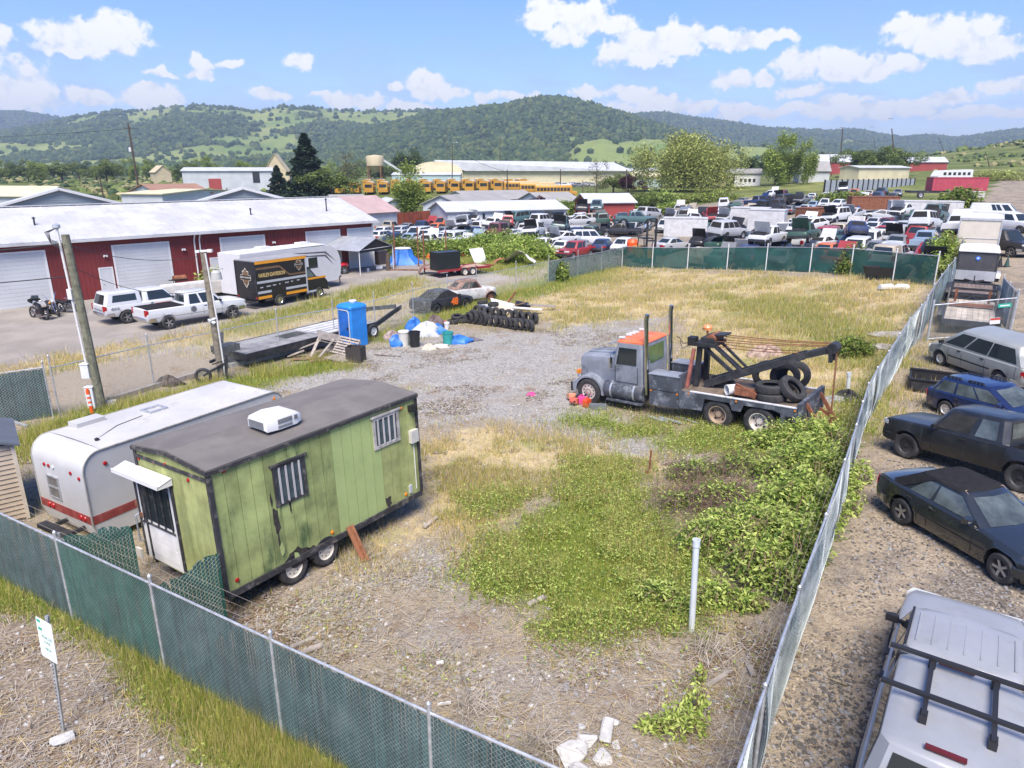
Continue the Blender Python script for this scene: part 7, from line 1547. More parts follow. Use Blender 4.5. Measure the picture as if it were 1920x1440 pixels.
dl_=['large white panel leaning in the scrap pile behind the tyres','tilted cream panel in the middle of the scrap pile','long white board lying at the right of the scrap pile','dark beam sticking up from the scrap pile','brown board across the scrap pile','black box frame on the scrap pile','white sheet at the left of the scrap pile','long tan beam right of the scrap pile']
for k,(px,py,L,w_,t,rt_,m)in enumerate(((945,583,1.8,1.0,.05,(.5,.3,.4),M_pan),(940,590,1.0,.7,.04,(.9,.2,-.4),mat('cream_panel',(.58,.48,.38),.7)),(985,588,2.2,.4,.06,(0,.05,-.1),M_pan),(950,580,2.0,.1,.1,(.2,-.9,.3),M_rust),(965,583,1.8,.2,.05,(.1,-.35,-.7),mat('brown_board',(.24,.15,.09))),(980,582,.9,.6,.3,(.2,.2,.2),M_black),(920,585,1.4,.8,.04,(.2,.1,.6),M_pan),(1005,582,2.6,.25,.12,(0,.03,-.15),M_wood))):
 b=MB();b.box(-L/2,L/2,-w_/2,w_/2,-t/2,t/2);one(b,'scrap_panel' if k not in(3,4,7)else 'scrap_beam',dl_[k],'scrap',m,at(px,py)+Vector((0,0,.35)),rot=rt_,ang=0)
for k,(a,c,lab)in enumerate((((205,755),(310,722),'weathered timber beam along the foot of the bare fence, right of the leaning pole'),((312,722),(425,690),'weathered timber beam along the fence foot behind the white camper'),((430,690),(545,662),'pale concrete kerb piece along the fence foot, left of the pallet pile'),((545,662),(640,640),'pale concrete kerb piece along the fence foot behind the pallet pile'))):
 P_,Q_=at(*a),at(*c);b=MB();b.bar((0,0,.10),Q_-P_+Vector((0,0,.10)),.24,.22);one(b,'timber_beam' if k<2 else 'kerb_piece',lab,'beam',M_wood if k<2 else M_conc,P_,ang=0)
lump('heap of dark engine scrap on the beam by the bare fence',318,722,.6,.35,.4,mat('oily_scrap',(.09,.075,.065),.7,.3,var=.5,vs=9),31,'scrap_heap',cat='scrap')
b=MB();b.tube([(.3*math.cos(a),0,.32+.3*math.sin(a))for a in np.linspace(0,2*math.pi,17)[:-1]],.07,8,closed=True);b.bar((0,0,.32),(.9,.2,.8),.1,.08);b.bar((.5,-.3,.9),(.9,.3,.9),.04,.04);b.bar((.9,.2,.2),(1.0,.2,1.1),.12,.1);one(b,'cart_wheel_frame','dark wheeled scooter frame leaning against the floodlight pole','scooter',M_darkm,at(383,718),.2)
dl=put('traffic_delineator','orange delineator post with white bands at the foot of the leaning pole','delineator',174,778);b=MB();b.tube([(0,0,0),(-.03,0,1.0)],.07,12);b.tube([(-.03,0,.98),(-.03,0,1.06)],.05,8);b.build('post',M_orange,dl);b=MB()
for z in(.38,.56,.74):b.tube([(-.03*z,0,z),(-.03*(z+.1),0,z+.10)],.073,12)
b.build('white_band',M_white,dl);MB().lathe([(.2,0),(.2,.04),(.08,.07)],12).build('base',M_black,dl)
one(MB().tube([(0,0,.05),(1.0,-.55,.05)],.06,8),'metal_pipe','pale metal pipe lying on the grass at the left edge','pipe',M_galv,at(22,792));one(MB().box(-.2,.2,-.15,.15,0,.2),'paving_block','small pale block beside the foot of the leaning pole','block',M_conc,at(208,760),.5,0)
def gascan(label,px,py,m,rz,lie=False):
 q=at(px,py);o=thing('fuel_can',label,'fuel can',q+Vector((0,0,.16 if lie else 0)),rot=(H_*.9 if lie else 0,0,rz));b=MB();b.loft([[(x*k,y*k,z)for x,y in((-.16,-.10),(.16,-.10),(.16,.10),(-.16,.10))]for z,k in((0,.92),(.03,1),(.26,1),(.32,.8))],closed=True,caps=True);b.build('can',m,o,ang=25);MB().tube([(.08,0,.31),(.15,0,.40)],.03,8).build('spout',M_black,o);MB().tube([(-.12,0,.31),(-.06,0,.38),(.04,0,.38),(.07,0,.31)],.018,6).build('handle',m,o)
gascan('faded orange fuel can lying left of the other cans by the front wheel',1068,748,mat('faded_orange_can',(.62,.28,.16),.6),.4,True);gascan('salmon red fuel can lying between the orange cans',1079,757,mat('salmon_can',(.60,.13,.09),.6),-.5,True);gascan('hot pink can between the red fuel cans',1091,757,mat('pink_can',(.62,.06,.25),.6),.2);gascan('bright orange red fuel can nearest the tow truck front wheel',1100,762,mat('orange_red_can',(.68,.08,.02),.5),.9)
lump('small hot pink cloth on the gravel left of the tow truck',997,741,.2,.14,.14,mat('pink_can',(.62,.06,.25)),12,'pink_cloth',cat='cloth')
one(MB().box(-.33,.33,-.13,.13,0,.2),'steel_box','grey steel box on the grass behind the fuel cans','box',mat('slate_box',(.13,.15,.17),.6,dirt=.4),at(1121,767),-.15,0)
for k,(a,c,r_,lab)in enumerate((((1216,784),(1250,795),.06,'bright metal pipe lying beside the tow truck rear wheels'),((1236,786),(1278,797),.05,'second metal pipe lying nearest the tow truck wheel'),((1268,784),(1308,797),.03,'thin pale pipe on the grass beside the first rear wheel'))):
 P_,Q_=at(*a),at(*c);one(MB().tube([(0,0,.07),Q_-P_+Vector((0,0,.07))],r_,8),'metal_pipe',lab,'pipe',M_galv,P_)
b=MB();b.tube([(0,0,0),(.02,0,.75)],.03,6);b.box(-.12,.10,-.05,.05,0,.06);one(b,'steel_stake','rusty steel stake standing alone in the weeds','stake',M_rust,at(1217,887))
def pvc(label,px,pb,pt,ptx,r):
 q=at(px,pb);t=at_d(ptx,pt,q.y);o=thing('standpipe',label,'pipe',q);d=t-q;M_p=mat('pale_pvc',(.58,.63,.65),.4,var=.05,dirt=.15)
 MB().tube([(0,0,-.2),d*.97],r,16,cap=False).build('pipe',M_p,o);M_=d.normalized().to_track_quat('Z','Y').to_matrix().to_4x4();M_.translation=d*.93;b=MB();b.M=M_;b.lathe([(r,0),(r*1.2,.01),(r*1.2,.12),(r*1.25,.15),(r*1.02,.15),(r*1.02,0)],16);b.build('coupling',M_p,o)
 b=MB();b.M=M_;b.lathe([(0,.02),(r*.98,.03)],16);b.build('bore',M_dark,o)
pvc('tall pale plastic standpipe rising from the bare ground by the brambles',1297,1185,1012,1306,.062);pvc('short pale plastic standpipe beside black rubbish near the bowed fence',1590,737,703,1592,.075)
lump('black plastic sheet bunched at the foot of the short standpipe',1588,748,.55,.4,.35,M_black,14,'plastic_sheet');lump('grey and black scrap heap right of the tow truck tail',1562,752,.6,.3,.2,mat('grey_scrap',(.22,.23,.24),.6,var=.5,vs=5),15,'scrap_heap',cat='scrap');lump('dark debris between the short standpipe and the bowed fence',1608,752,.4,.3,.2,mat('oily_scrap',(.09,.075,.065)),16,'scrap_heap',cat='scrap')
lump('rusty axle scrap with white panels behind the boom of the tow truck',1440,668,.9,.6,.5,mat('rust_white_scrap',(.30,.22,.17),.8,var=.6,vs=4),17,'scrap_heap',cat='scrap')
lump('weathered grey debris patch by the bowed fence',1672,628,1.2,.6,.16,mat('grey_debris',(.30,.28,.26),.9,var=.4,vs=4),18,'scrap_heap',cat='scrap')
lump('pale grey debris patch farther from the bowed fence',1664,650,1.0,.5,.12,mat('grey_debris',(.30,.28,.26)),19,'scrap_heap',cat='scrap')
q=at(1660,524);o=thing('stock_tank','dark steel trough on legs against the green screened fence','trough',q,-.15);b=MB();b.loft([[(x,-.5*k,z),(x,.5*k,z)]for x,z,k in()]or[[(-1.4,0,.85),(1.4,0,.85)],[(-1.2,0,.3),(1.2,0,.3)]]);b.add([(-1.5,-.5,.9),(1.5,-.5,.9),(1.5,.5,.9),(-1.5,.5,.9),(-1.3,-.4,.3),(1.3,-.4,.3),(1.3,.4,.3),(-1.3,.4,.3)],[(0,1,5,4),(1,2,6,5),(2,3,7,6),(3,0,4,7),(4,5,6,7)]);b.build('trough',M_black,o,ang=0)
for sx in(-1.2,1.2):MB().box(sx-.05,sx+.05,-.35,.35,0,.3).build('leg',M_darkm,o,ang=0)
b=MB();b.loft([[(x,.45*k*math.cos(a),.18*k+.22*k*math.sin(a))for a in np.linspace(0,2*math.pi,10)[:-1]]for x,k in((-1.0,.3),(-.9,.8),(-.2,1),(0,.6),(.3,1),(.8,.95),(1.0,.4))],closed=True,caps=True);one(b,'bathtub','white tub lying on the grass in front of the trough','tub',mat('dirty_white_plastic',(.58,.57,.52)),at(1676,543),-.1)
M_rub=mat('broken_concrete',(.46,.455,.44),.9,var=.2,vs=5,bump=.7,bs=18,dirt=.4,dcol=(.27,.24,.20),ds=4)
def rock(label,px,py,sx,sy,sz,seed,m=None,name='concrete_chunk',cat='rubble',group=None):
 bm=bmesh.new();rg=random.Random(seed)
 for _ in range(15):
  v=Vector((rg.uniform(-1,1),rg.uniform(-1,1),rg.uniform(-.7,1)));v=Vector((max(-.8,min(.8,v.x)),max(-.8,min(.8,v.y)),max(-.6,min(.7,v.z))));bm.verts.new((v.x*sx,v.y*sy,v.z*sz+sz*.45))
 bmesh.ops.convex_hull(bm,input=bm.verts);bmesh.ops.delete(bm,geom=[v for v in bm.verts if not v.link_faces],context='VERTS');bmesh.ops.bevel(bm,geom=bm.edges[:],offset=min(sx,sy,sz)*.10,segments=1,affect='EDGES')
 me=bpy.data.meshes.new(name);bm.to_mesh(me);bm.free();me.materials.append(m or M_rub);return link(name,me,loc=at(px,py),rot=(0,0,rg.uniform(0,6)),label=label,cat=cat,group=group)
for k,(px,py,sx,sy,sz,lab)in enumerate(((1075,1420,.34,.22,.17,'largest concrete chunk, nearest the bottom edge'),(1103,1393,.20,.18,.16,'white concrete chunk behind the largest one'),(1135,1378,.34,.16,.16,'long slanted concrete chunk at the back of the rubble'),(1152,1362,.10,.09,.08,'small concrete chunk at the far right of the rubble'),(1125,1425,.22,.18,.10,'flat grey concrete chunk right of the largest one'),(1090,1366,.09,.08,.07,'small concrete chunk left of the long slanted one'),(1085,1446,.18,.14,.10,'concrete chunk cut by the bottom edge of the photo'),(1155,1400,.14,.1,.05,'thin concrete flake right of the rubble'))):rock(lab,px,py,sx,sy,sz,40+k)
for k,(a,c,w_,lab,m)in enumerate((((545,1218),(590,1200),.10,'grey plank lying just inside the slatted fence, upper of two',M_wood),((565,1228),(606,1213),.12,'pale plank lying just inside the slatted fence, lower of two',M_pal),((990,1138),(1022,1122),.12,'short pale plank at the edge of the green weeds',M_pal),((1325,1292),(1368,1264),.09,'pale brown plank near the bowed fence',M_wood),((795,992),(820,972),.12,'short grey plank in the dry grass right of the green trailer',M_pal),((1400,1245),(1412,1272),.10,'grey plank beside the bowed fence, nearest the camera',M_wood),((818,1248),(832,1246),.06,'tiny white chip of board on the bare ground',M_white),((820,1325),(846,1322),.03,'thin white stick in the dead straw',M_white))):
 P_,Q_=at(*a),at(*c);b=MB();b.bar((0,0,.05),Q_-P_+Vector((0,0,.06)),w_,.04);one(b,'loose_plank',lab,'plank',m,P_,ang=0)
rock('pale rough concrete lump at the foot of the sign post',118,1392,.22,.16,.10,70)
q=at(117,1372);t=at_d(87,1150,q.y+.02);sg=thing('roadside_sign','white and green notice sign on a perforated steel post outside the fence','sign',q);d=t-q
MB().bar((0,0,-.2),d*.98,.05,.04).build('post',M_galv,sg,ang=0)
b=MB()
for k in range(28):b.obox(d*(.05+.031*k)+Vector((.0,-.022,0)),(.012,.004,.022))
b.build('post_holes',M_dark,sg,ang=0)
sx_=Vector((.866,-.50,0));upv=d.normalized();o_=d*.80+Vector((-.02,-.05,0));SM=face_M(o_,sx_,upv);M_sg=mat('sign_white',(.74,.77,.76),.4,var=.03);M_sgr=mat('sign_green',(.02,.36,.24),.5);M_sgt=mat('sign_text',(.25,.42,.38),.5)
hw2,hh2=.23,.36;b=MB();b.M=SM;P_=[]
for cx,cy,a0 in((hw2-.04,hh2-.04,0),(-hw2+.04,hh2-.04,1),(-hw2+.04,-hh2+.04,2),(hw2-.04,-hh2+.04,3)):P_+=[(cx+.04*math.cos(math.pi/2*(a0+j/3)),cy+.04*math.sin(math.pi/2*(a0+j/3)))for j in range(4)]
b.prism(P_,-.003,.003,'Z');sp_=b.build('panel',M_sg,sg,ang=0)
b=MB();b.M=SM;b.box(-.20,-.10,.28,.33,.004,.006);b.box(-.19,-.08,.14,.19,.004,.006);b.build('green_emblem',M_sgr,sp_,ang=0)
b=MB();b.M=SM;b.box(-.15,.21,.10,.105,.004,.006);b.box(-.06,.12,-.26,-.25,.004,.006);b.build('rule',M_sgt,sp_,ang=0)
for txt,y,s_ in(('VEHICLES',.04,.075),('OVER',-.05,.075),('HIGH',-.17,.075)):text(txt,s_,M_sgt,sp_,SM@Matrix.Translation((.02,y,.005)),ext=.001,bold=.002)
# lane: gate and trailers
gA_,gB_=at(1738,640),at(1893,628);e_=gB_-gA_;L_=e_.length;d_=e_.normalized()
ga=thing('chain_link_gate','bare chain link gate with a top rail across the lane behind the minivan','gate',gA_)
for k,u_ in enumerate((0,L_)):b=MB();q=d_*u_;b.tube([(q.x,q.y,q.z-.1),(q.x,q.y,q.z+2.0)],.05,10);b.build('gate_post',M_galv,ga)
b=MB();Z=Vector((0,0,1));b.tube([Z*1.75,e_+Z*1.75],.03,8);b.tube([Z*.12,e_+Z*.12],.025,8);b.tube([e_*.0+Z*.12,Z*1.75],.025,6);b.build('gate_frame',M_galv,ga);b=MB();n_=int((L_+1.65)/.10)
for k in range(n_):
 for s in(1,-1):
  ua=k*.10-(1.65 if s>0 else 0);u0_,u1_=max(0,ua if s>0 else k*.10-1.65),min(L_,ua+1.65 if s>0 else k*.10)
  if u1_-u0_>.02:
   v0_,v1_=((u0_-ua,u1_-ua)if s>0 else(k*.10-u0_,k*.10-u1_));b.tube([d_*u0_+Z*(.12+v0_),d_*u1_+Z*(.12+v1_)],.0035,3,cap=False)
b.build('wire_mesh',M_wire,ga,ang=0,fix=False)
o_=d_*(L_*.86)+Z*1.45;nrm_=Vector((d_.y,-d_.x,0))
b=MB();b.M=face_M(o_+nrm_*.04,d_,Z);b.box(-.28,.28,-.09,.09,0,.01);s1=b.build('green_sign',M_sgr,ga,ang=0);b=MB();b.M=face_M(o_+nrm_*.055,d_,Z);b.box(-.2,.2,-.03,.03,0,.002);b.build('white_legend',M_white,s1,ang=0)
b=MB();b.M=face_M(d_*(L_*.78)+Z*.75+nrm_*.04,d_,Z);b.box(-.22,.22,-.15,.15,0,.01);s1=b.build('white_sign',M_white,ga,ang=0);b=MB();b.M=face_M(d_*(L_*.78)+Z*.84+nrm_*.055,d_,Z);b.box(-.21,.21,-.05,.05,0,.002);b.build('red_legend',Mr_,s1,ang=0)
fence('chain_link_fence','short slatted fence curving away beyond the right end of the gate',[(gB_.x,gB_.y),(gB_.x+.7,gB_.y+1.6),(gB_.x+1.7,gB_.y+3.6)],2.0,lambda i:M_slatb,post_step=1.9,wires=None,slat=.11,barb=False,top_up=.1)
def utility_trailer(label,A,B,deck_w,L,m_deck,rails,rack=False):
 d=Vector((B.x-A.x,B.y-A.y,0)).normalized();hz_=gz((A.x+B.x)/2,(A.y+B.y)/2)
 o=thing('flatbed_trailer',label,'trailer',(A.x,A.y,gz(A.x,A.y)),rot=(0,-math.atan2(gz(A.x+d.x*L,A.y+d.y*L)-gz(A.x,A.y),L),math.atan2(d.y,d.x)));w=deck_w/2
 b=MB()
 for k in range(9):b.box(0,L,-w+deck_w*k/9,-w+deck_w*(k+.94)/9,.55,.60)
 b.build('deck',m_deck,o,ang=0);b=MB();b.box(-.08,L+.05,-w-.08,-w-.003,.40,.68);b.box(-.08,L+.05,w+.003,w+.08,.40,.68);b.box(-.14,-.003,-w,w,.36,.66);b.box(L+.003,L+.08,-w,w,.42,.66);b.bar((L,-.5,.5),(L+1.2,0,.5),.08,.1);b.bar((L,.5,.5),(L+1.2,0,.5),.08,.1);b.build('frame',M_darkm,o,ang=0)
 for s in(1,-1):
  for xx in(L*.42,L*.42+.8):wo=link('wheel',t4,o,loc=(xx,s*(w+.2),.34),rot=(0,0,0 if s>0 else math.pi));link('rim',r4,wo)
  b=MB();b.loft([[(L*.42+.4+1.0*math.cos(a),s*(w+.08),.40+.42*math.sin(a)),(L*.42+.4+1.0*math.cos(a),s*(w+.34),.40+.42*math.sin(a))]for a in np.linspace(.15,math.pi-.15,8)]);b.build('fender',M_darkm,o)
 if rails:
  b=MB()
  for s in(1,-1):
   b.bar((L*.55,s*w,.6),(L*.7,s*w,1.5),.07,.07,m=0);b.bar((L*.7,s*w,1.5),(L,s*w,1.5),.07,.07);b.bar((L,s*w,.6),(L,s*w,1.5),.07,.07);b.bar((L*.7,s*w,.6),(L*.7,s*w,1.5),.06,.06);b.bar((L*.62,s*w,1.05),(L,s*w,1.05),.05,.05)
  for z in(.85,1.15,1.5):b.bar((L,-w,z),(L,w,z),.06,.06)
  b.bar((L*.7,-w,1.5),(L*.7,w,1.5),.06,.06);b.build('rail_rack',M_darkm,o,ang=0);b=MB();b.bar((L*.62,-w*.9,.75),(L*.62,w*.9,.75),.3,.12);b.bar((L*.8,-w*.7,.7),(L*.8,-w*.7,1.4),.1,.1);b.bar((L*.8,w*.7,.7),(L*.8,w*.7,1.4),.1,.1);b.build('rusty_frame',M_rust,o,ang=0)
 return o
P_=at(1812,626);utility_trailer('plank decked flatbed trailer with a black tube rack just behind the gate',P_,at(1818,580),2.1,5.0,mat('tan_grey_plank_deck',(.42,.37,.31),.85,var=.25,vs=2,island=.15),True)
P2=Vector((P_.x,P_.y,0));dd_=Vector((at(1818,580).x-P_.x,at(1818,580).y-P_.y,0)).normalized();P3_=P_+dd_*6.6
utility_trailer('second flatbed trailer with a brown steel bed behind the rack',P3_,P3_+dd_,1.9,2.9,mat('brown_steel_bed',(.17,.13,.11),.7,var=.2),False)
q=P3_+dd_*4.9;q.z=gz(q.x,q.y)+.0;ct=thing('cargo_trailer','dark grey round nosed cargo trailer with a white roof and a round blue emblem','trailer',q,math.atan2(dd_.y,dd_.x));w=1.06;L_=4.2
M_cg=mat('charcoal_cladding',(.055,.055,.06),.5,var=.15,dirt=.25);M_al=mat('tread_plate',(.52,.53,.55),.4,.5,var=.1)
b=MB();b.loft([[(x,-w*k,z0),(x,-w*k,2.05),(x,-w*k*.9,2.17),(x,w*k*.9,2.17),(x,w*k,2.05),(x,w*k,z0)]for x,k,z0 in((0,.97,.5),(.06,1,.45),(L_,1,.45))],closed=True,caps=True);b.build('body',M_cg,ct,ang=30)
b=MB();b.loft([[(x,-w*k,z),(x,-w*k*.8,z+.08),(x,0,z+.12),(x,w*k*.8,z+.08),(x,w*k,z)]for x,k,z in((-.10,.95,2.12),(0,1.0,2.18),(L_,1.0,2.18))],caps=True);b.build('roof',M_white,ct,ang=40)
b=MB();b.box(-.03,-.003-.0,-w*.96,w*.96,.42,1.0);b.build('stone_guard',M_al,ct,ang=0);
for s in(-.94,.94):MB().box(-.025,-.002,w*s-.04,w*s+.04,1.0,2.05).build('corner_trim',M_darkm,ct,ang=0)
b=MB();b.lathe([(0,-.04),(.13,-.04),(.13,-.005)],18,axis='X',c=(0,0,1.75));em=b.build('round_emblem',mat('blue_emblem',(.05,.16,.50),.4),ct);b=MB();b.box(-.046,-.041,-.05,.05,1.72,1.80);b.build('emblem_mark',M_white,em,ang=0)
for s in(1,-1):
 b=MB();b.loft([[(L_*.5+.5*math.cos(a),s*(w+.004),.38+.46*math.sin(a)),(L_*.5+.5*math.cos(a),s*(w+.26),.38+.46*math.sin(a))]for a in np.linspace(.1,math.pi-.1,8)]);b.build('fender',M_al,ct);wo=link('wheel',t4,ct,loc=(L_*.5,s*(w+.13),.34),rot=(0,0,0 if s>0 else math.pi));link('rim',r4,wo)
b=MB();b.bar((0,-.5,.45),(-.9,0,.45),.08,.1);b.bar((0,.5,.45),(-.9,0,.45),.08,.1);b.tube([(-.8,0,0),(-.8,0,.8)],.03,6);b.build('tongue',M_darkm,ct,ang=0)
q=GY(1852,50.5);bd_=dd_;xt=thing('box_trailer','tall cream box trailer standing beyond the grey cargo trailer','trailer',q,math.atan2(bd_.y,bd_.x));w,L_=1.28,5.5;M_crm=mat('cream_panel_box',(.58,.53,.45),.5,var=.06,dirt=.2,dcol=(.4,.36,.3),ds=.6)
MB().box(0,L_,-w,w,.5,3.15).build('box',M_crm,xt,ang=0);b=MB();b.slab([(-.05,-w-.04,3.15),(L_,-w-.04,3.15),(L_,w+.04,3.15),(-.05,w+.04,3.15)],.10);b.build('roof',M_white,xt,ang=0);b=MB();b.box(-.05,-.003,-w-.02,-w+.07,.5,3.14);b.box(-.05,-.003,w-.07,w+.02,.5,3.14);b.box(-.05,-.003,-w+.07,w-.07,3.02,3.14);b.box(-.03,-.003,-w+.07,w-.07,1.75,1.78);b.build('corner_frame',M_al,xt,ang=0)
for s in(1,-1):MB().lathe([(.0,-.06),(.07,-.05),(.08,-.005)],10,axis='X',c=(0,s*(w-.16),.72)).build('taillight',M_black,xt)
for s in(1,-1):wo=link('wheel',t4,xt,loc=(3.2,s*(w-.1),.36),rot=(0,0,0 if s>0 else math.pi));link('rim',r4,wo)
def cone(label,px,py,m,band):
 o=put('traffic_cone',label,'cone',px,py);b=MB();b.lathe([(.16,.03),(.03,.70),(0,.70)],14);b.build('cone',m,o);MB().box(-.2,.2,-.2,.2,0,.035).build('base',M_black,o,ang=0)
 if band:MB().lathe([(.125,.25),(.09,.42)],14).build('band',M_white,o)
cone('dark green cone standing on the dirt right of the cargo trailer',1887,500,mat('dark_green_cone',(.03,.07,.06),.6),False);cone('dark cone close to the cargo trailer side',1874,500,M_black,False)
# the salvage yard
PAL=[('white',(.55,.56,.565),13),('silver',(.40,.41,.42),8),('grey',(.17,.175,.18),4),('black',(.018,.018,.02),3),('dark blue',(.02,.035,.10),3),('red',(.30,.03,.03),3),('maroon',(.12,.022,.028),2),('teal',(.06,.12,.12),2),('green',(.03,.075,.05),2),('tan',(.38,.33,.25),2),('pale blue',(.25,.33,.42),2),('orange',(.52,.14,.05),1)]
PC={n:paint(n.replace(' ','_')+'_wreck',c,.38,dirt=.45,coat=.25)for n,c,w in PAL};PN=[n for n,c,w in PAL for _ in range(w)]
rj=random.Random(11)
def wheel_one(r,w):
 b=MB();b.lathe([(r*.62,w*.40),(r*.66,w/2),(r*.92,w/2),(r,w*.3),(r,-w*.3),(r*.92,-w/2),(r*.5,-w/2)],14,axis='Y',m=0);b.lathe([(r*.62,w*.40),(r*.5,w*.25),(0,w*.3)],12,axis='Y',m=1);return b.mesh('wheel',[M_rubber,M_rim],40)
def junk_proto(ty,wreck):
 sp=SP[ty];o=car('p','p','car',sp,PROTO,detail=1,wheels=False,lights=not wreck,nowin=wreck)
 if not wreck or ty in('suv','pickup'):
  wm=wheel_one(sp['r'],sp['tw'])
  for sx in(1,-1):
   for sy in(1,-1):
    if not(wreck and sx<0):link('wheel',wm,o,loc=(sx*sp['wb']/2,sy*(sp['track']/2+.02),sp['r']),rot=(0,0,0 if sy>0 else math.pi))
 if wreck:
  xc=sp['cab'][0]+.05;w=sp['W']/2*.8;z=sp['belt'];L=sp['fe']-xc-.1
  MB().slab([(xc,-w,z+.04),(xc,w,z+.04),(xc+L*.45,w*.92,z+L*.85),(xc+L*.45,-w*.92,z+L*.85)],.04).build('raised_hood',[PROTO if ty!='suv' else M_black],o,ang=0)
  b=MB();b.box(xc+.1,sp['fe']-.1,-w*.85,w*.85,z-.3,z+.06)
  for k in range(5):b.obox((xc+.3+.18*k,(k%3-1)*.35,z+.1),(.25,.3,.14))
  b.build('engine_bay',M_darkm,o,ang=0)
 return o
def merged(o):
 """the same vehicle as one mesh, for the rows that are only a few pixels tall"""
 mats,b=[],MB()
 def rec(c,M):
  for ch in c.children:
   M2=M@Matrix.LocRotScale(ch.location,ch.rotation_euler,ch.scale);me=ch.data;mi=[]
   for m in me.materials:
    if m not in mats:mats.append(m)
    mi.append(mats.index(m))
   o_=len(b.v);b.v+=[tuple(M2@v.co)for v in me.vertices]
   for p in me.polygons:b.f.append(tuple(o_+i for i in p.vertices));b.m.append(mi[p.material_index]if mi else 0)
   rec(ch,M2)
 rec(o,Matrix());return b.mesh('wreck',mats,32,fix=False)
TY=['sedan','sedan','sedan','coupe','hatch','wagon','suv','suv','minivan','pickup']
PR={(t,w):junk_proto(t,w)for t in sorted(set(TY))for w in(False,True)};MG={k:merged(o)for k,o in PR.items()}
NM=dict(sedan='sedan',coupe='coupe',hatch='hatchback',wagon='station_wagon',suv='sport_utility',minivan='minivan',pickup='pickup_truck')
def junk(ty,colr,x,y,rz,label,z=0.0,tilt=(0,0),wreck=False,full=True,sc=1.05):
 g='wrecked cars in the salvage yard';loc=(x,y,gz(x,y)+z-.03);rot=(tilt[0],tilt[1],rz);w_=NM[ty].replace('_',' ')
 if full:c=dup(PR[(ty,wreck)],loc,rot,label,g,{PROTO:PC[colr]},scale=(sc,)*3);c.name=NM[ty];c['category']=w_
 else:
  c=link(NM[ty],MG[(ty,wreck)],loc=loc,rot=rot,label=label,cat=w_,group=g);c.scale=(sc,)*3
  for sl in c.material_slots:
   if sl.material==PROTO:sl.link='OBJECT';sl.material=PC[colr]
 return c
FPX=[(1165,11,69.8),(1222,13.4,66.7),(1288,16.1,64),(1362,18.9,61.3),(1435,21.3,58.5),(1518,23.6,55.2),(1600,25.3,52),(1697,26.8,48.8),(1760,27.7,45.4)]
def behind(px,back):a=np.array(FPX);x=np.interp(px,a[:,0],a[:,1]);y=np.interp(px,a[:,0],a[:,2]);v=Vector((x,y)).normalized();return x+v.x*back,y+v.y*back
FRONT=[('sedan','silver',1258,9,40,0,0,'silver sedan standing alone on the dirt beside the forklift'),('coupe','grey',1352,3.2,52,0,1,'grey gutted coupe with a raised hood right of the beige couch wreck'),('suv','dark blue',1412,3.4,48,0,0,'dark blue sport utility under the white and blue stacked pickup'),('sedan','grey',1462,3.2,-122,0,0,'grey sedan facing the screened fence left of the dark blue sedan'),('sedan','dark blue',1524,3.2,50,0,0,'dark blue sedan with its tail to the screened fence'),('sedan','red',1576,3.8,48,0,1,'red gutted sedan right of the dark blue sedan by the screened fence'),('sedan','silver',1628,4.2,48,0,0,'silver sedan left of the pickup with the canopy by the screened fence'),('sedan','black',1756,5.2,-125,0,1,'black stripped sedan with an open engine bay by the fence corner'),('pickup','white',1432,5.5,-130,1.45,1,'white pickup stacked high on the dark blue sport utility'),('pickup','green',1500,9.5,-125,1.3,1,'dark green pickup stacked on wrecks behind the second row'),('hatch','orange',1552,8.5,50,0,0,'salmon orange hatchback behind the dark blue sedan'),('minivan','white',1605,9,-125,0,0,'white minivan facing out behind the red gutted sedan'),('sedan','grey',1650,9.5,-125,0,0,'grey sedan facing out right of the white minivan'),('wagon','white',1690,10,50,0,0,'white station wagon behind the canopy pickup'),('coupe','red',1744,9.5,-122,0,0,'bright red coupe facing out behind the stripped black sedan'),('suv','black',1790,9,45,0,0,'black sport utility beside the pale slatted fence'),('sedan','black',1312,14,-120,0,1,'black sedan with its hood up left of the couch wreck'),('sedan','black',1372,9,-118,0,1,'black hooded sedan behind the grey gutted coupe'),('wagon','white',1395,8,-125,.0,1,'white battered station wagon left of the stacked pickup'),('suv','teal',1120,74,-100,2.6,0,'teal sport utility stacked highest at the back of the left block'),('suv','black',1092,76,-95,2.5,1,'black wreck with a raised hood beside the highest teal sport utility'),('pickup','teal',1195,52,-5,1.5,0,'teal pickup stacked level above a dark pickup by the forklift'),('pickup','black',1165,50,170,0,1,'black pickup under the teal stacked pickup'),('suv','white',1110,30,5,0,0,'long white sport utility with its hood up left of the forklift'),('sedan','white',1055,26,-135,.7,1,'white gutted sedan propped up on wrecks in the left block'),('sedan','silver',1086,60,180,1.3,1,'silver wreck under the highest teal sport utility'),('hatch','silver',1647,45,160,.7,0,'silver hatchback tipped up on other wrecks near the orange dumpster'),('pickup','dark blue',1570,44,-10,.6,1,'bright blue pickup beside the tipped silver hatchback'),('pickup','red',1070,2.0,-128,0,0,'faded red pickup with a white hood just outside the screened fence corner')]
for ty,colr,px,back,hd_,z,wr,lab in FRONT:
 if back<2.1:q=at(1066,488);x,y=q.x+.8,q.y+1.5
 elif px<1250:y=66+back*.55;x=(px-960)/1350*y
 else:x,y=behind(px,back)
 junk(ty,colr,x,y,rad(hd_),lab,z,(rj.uniform(-.06,.06)if z else 0,rj.uniform(-.12,.05)if z else 0),bool(wr),True)
taken=[(o.location.x,o.location.y)for o in COL.objects if o.get('group')=='wrecked cars in the salvage yard']
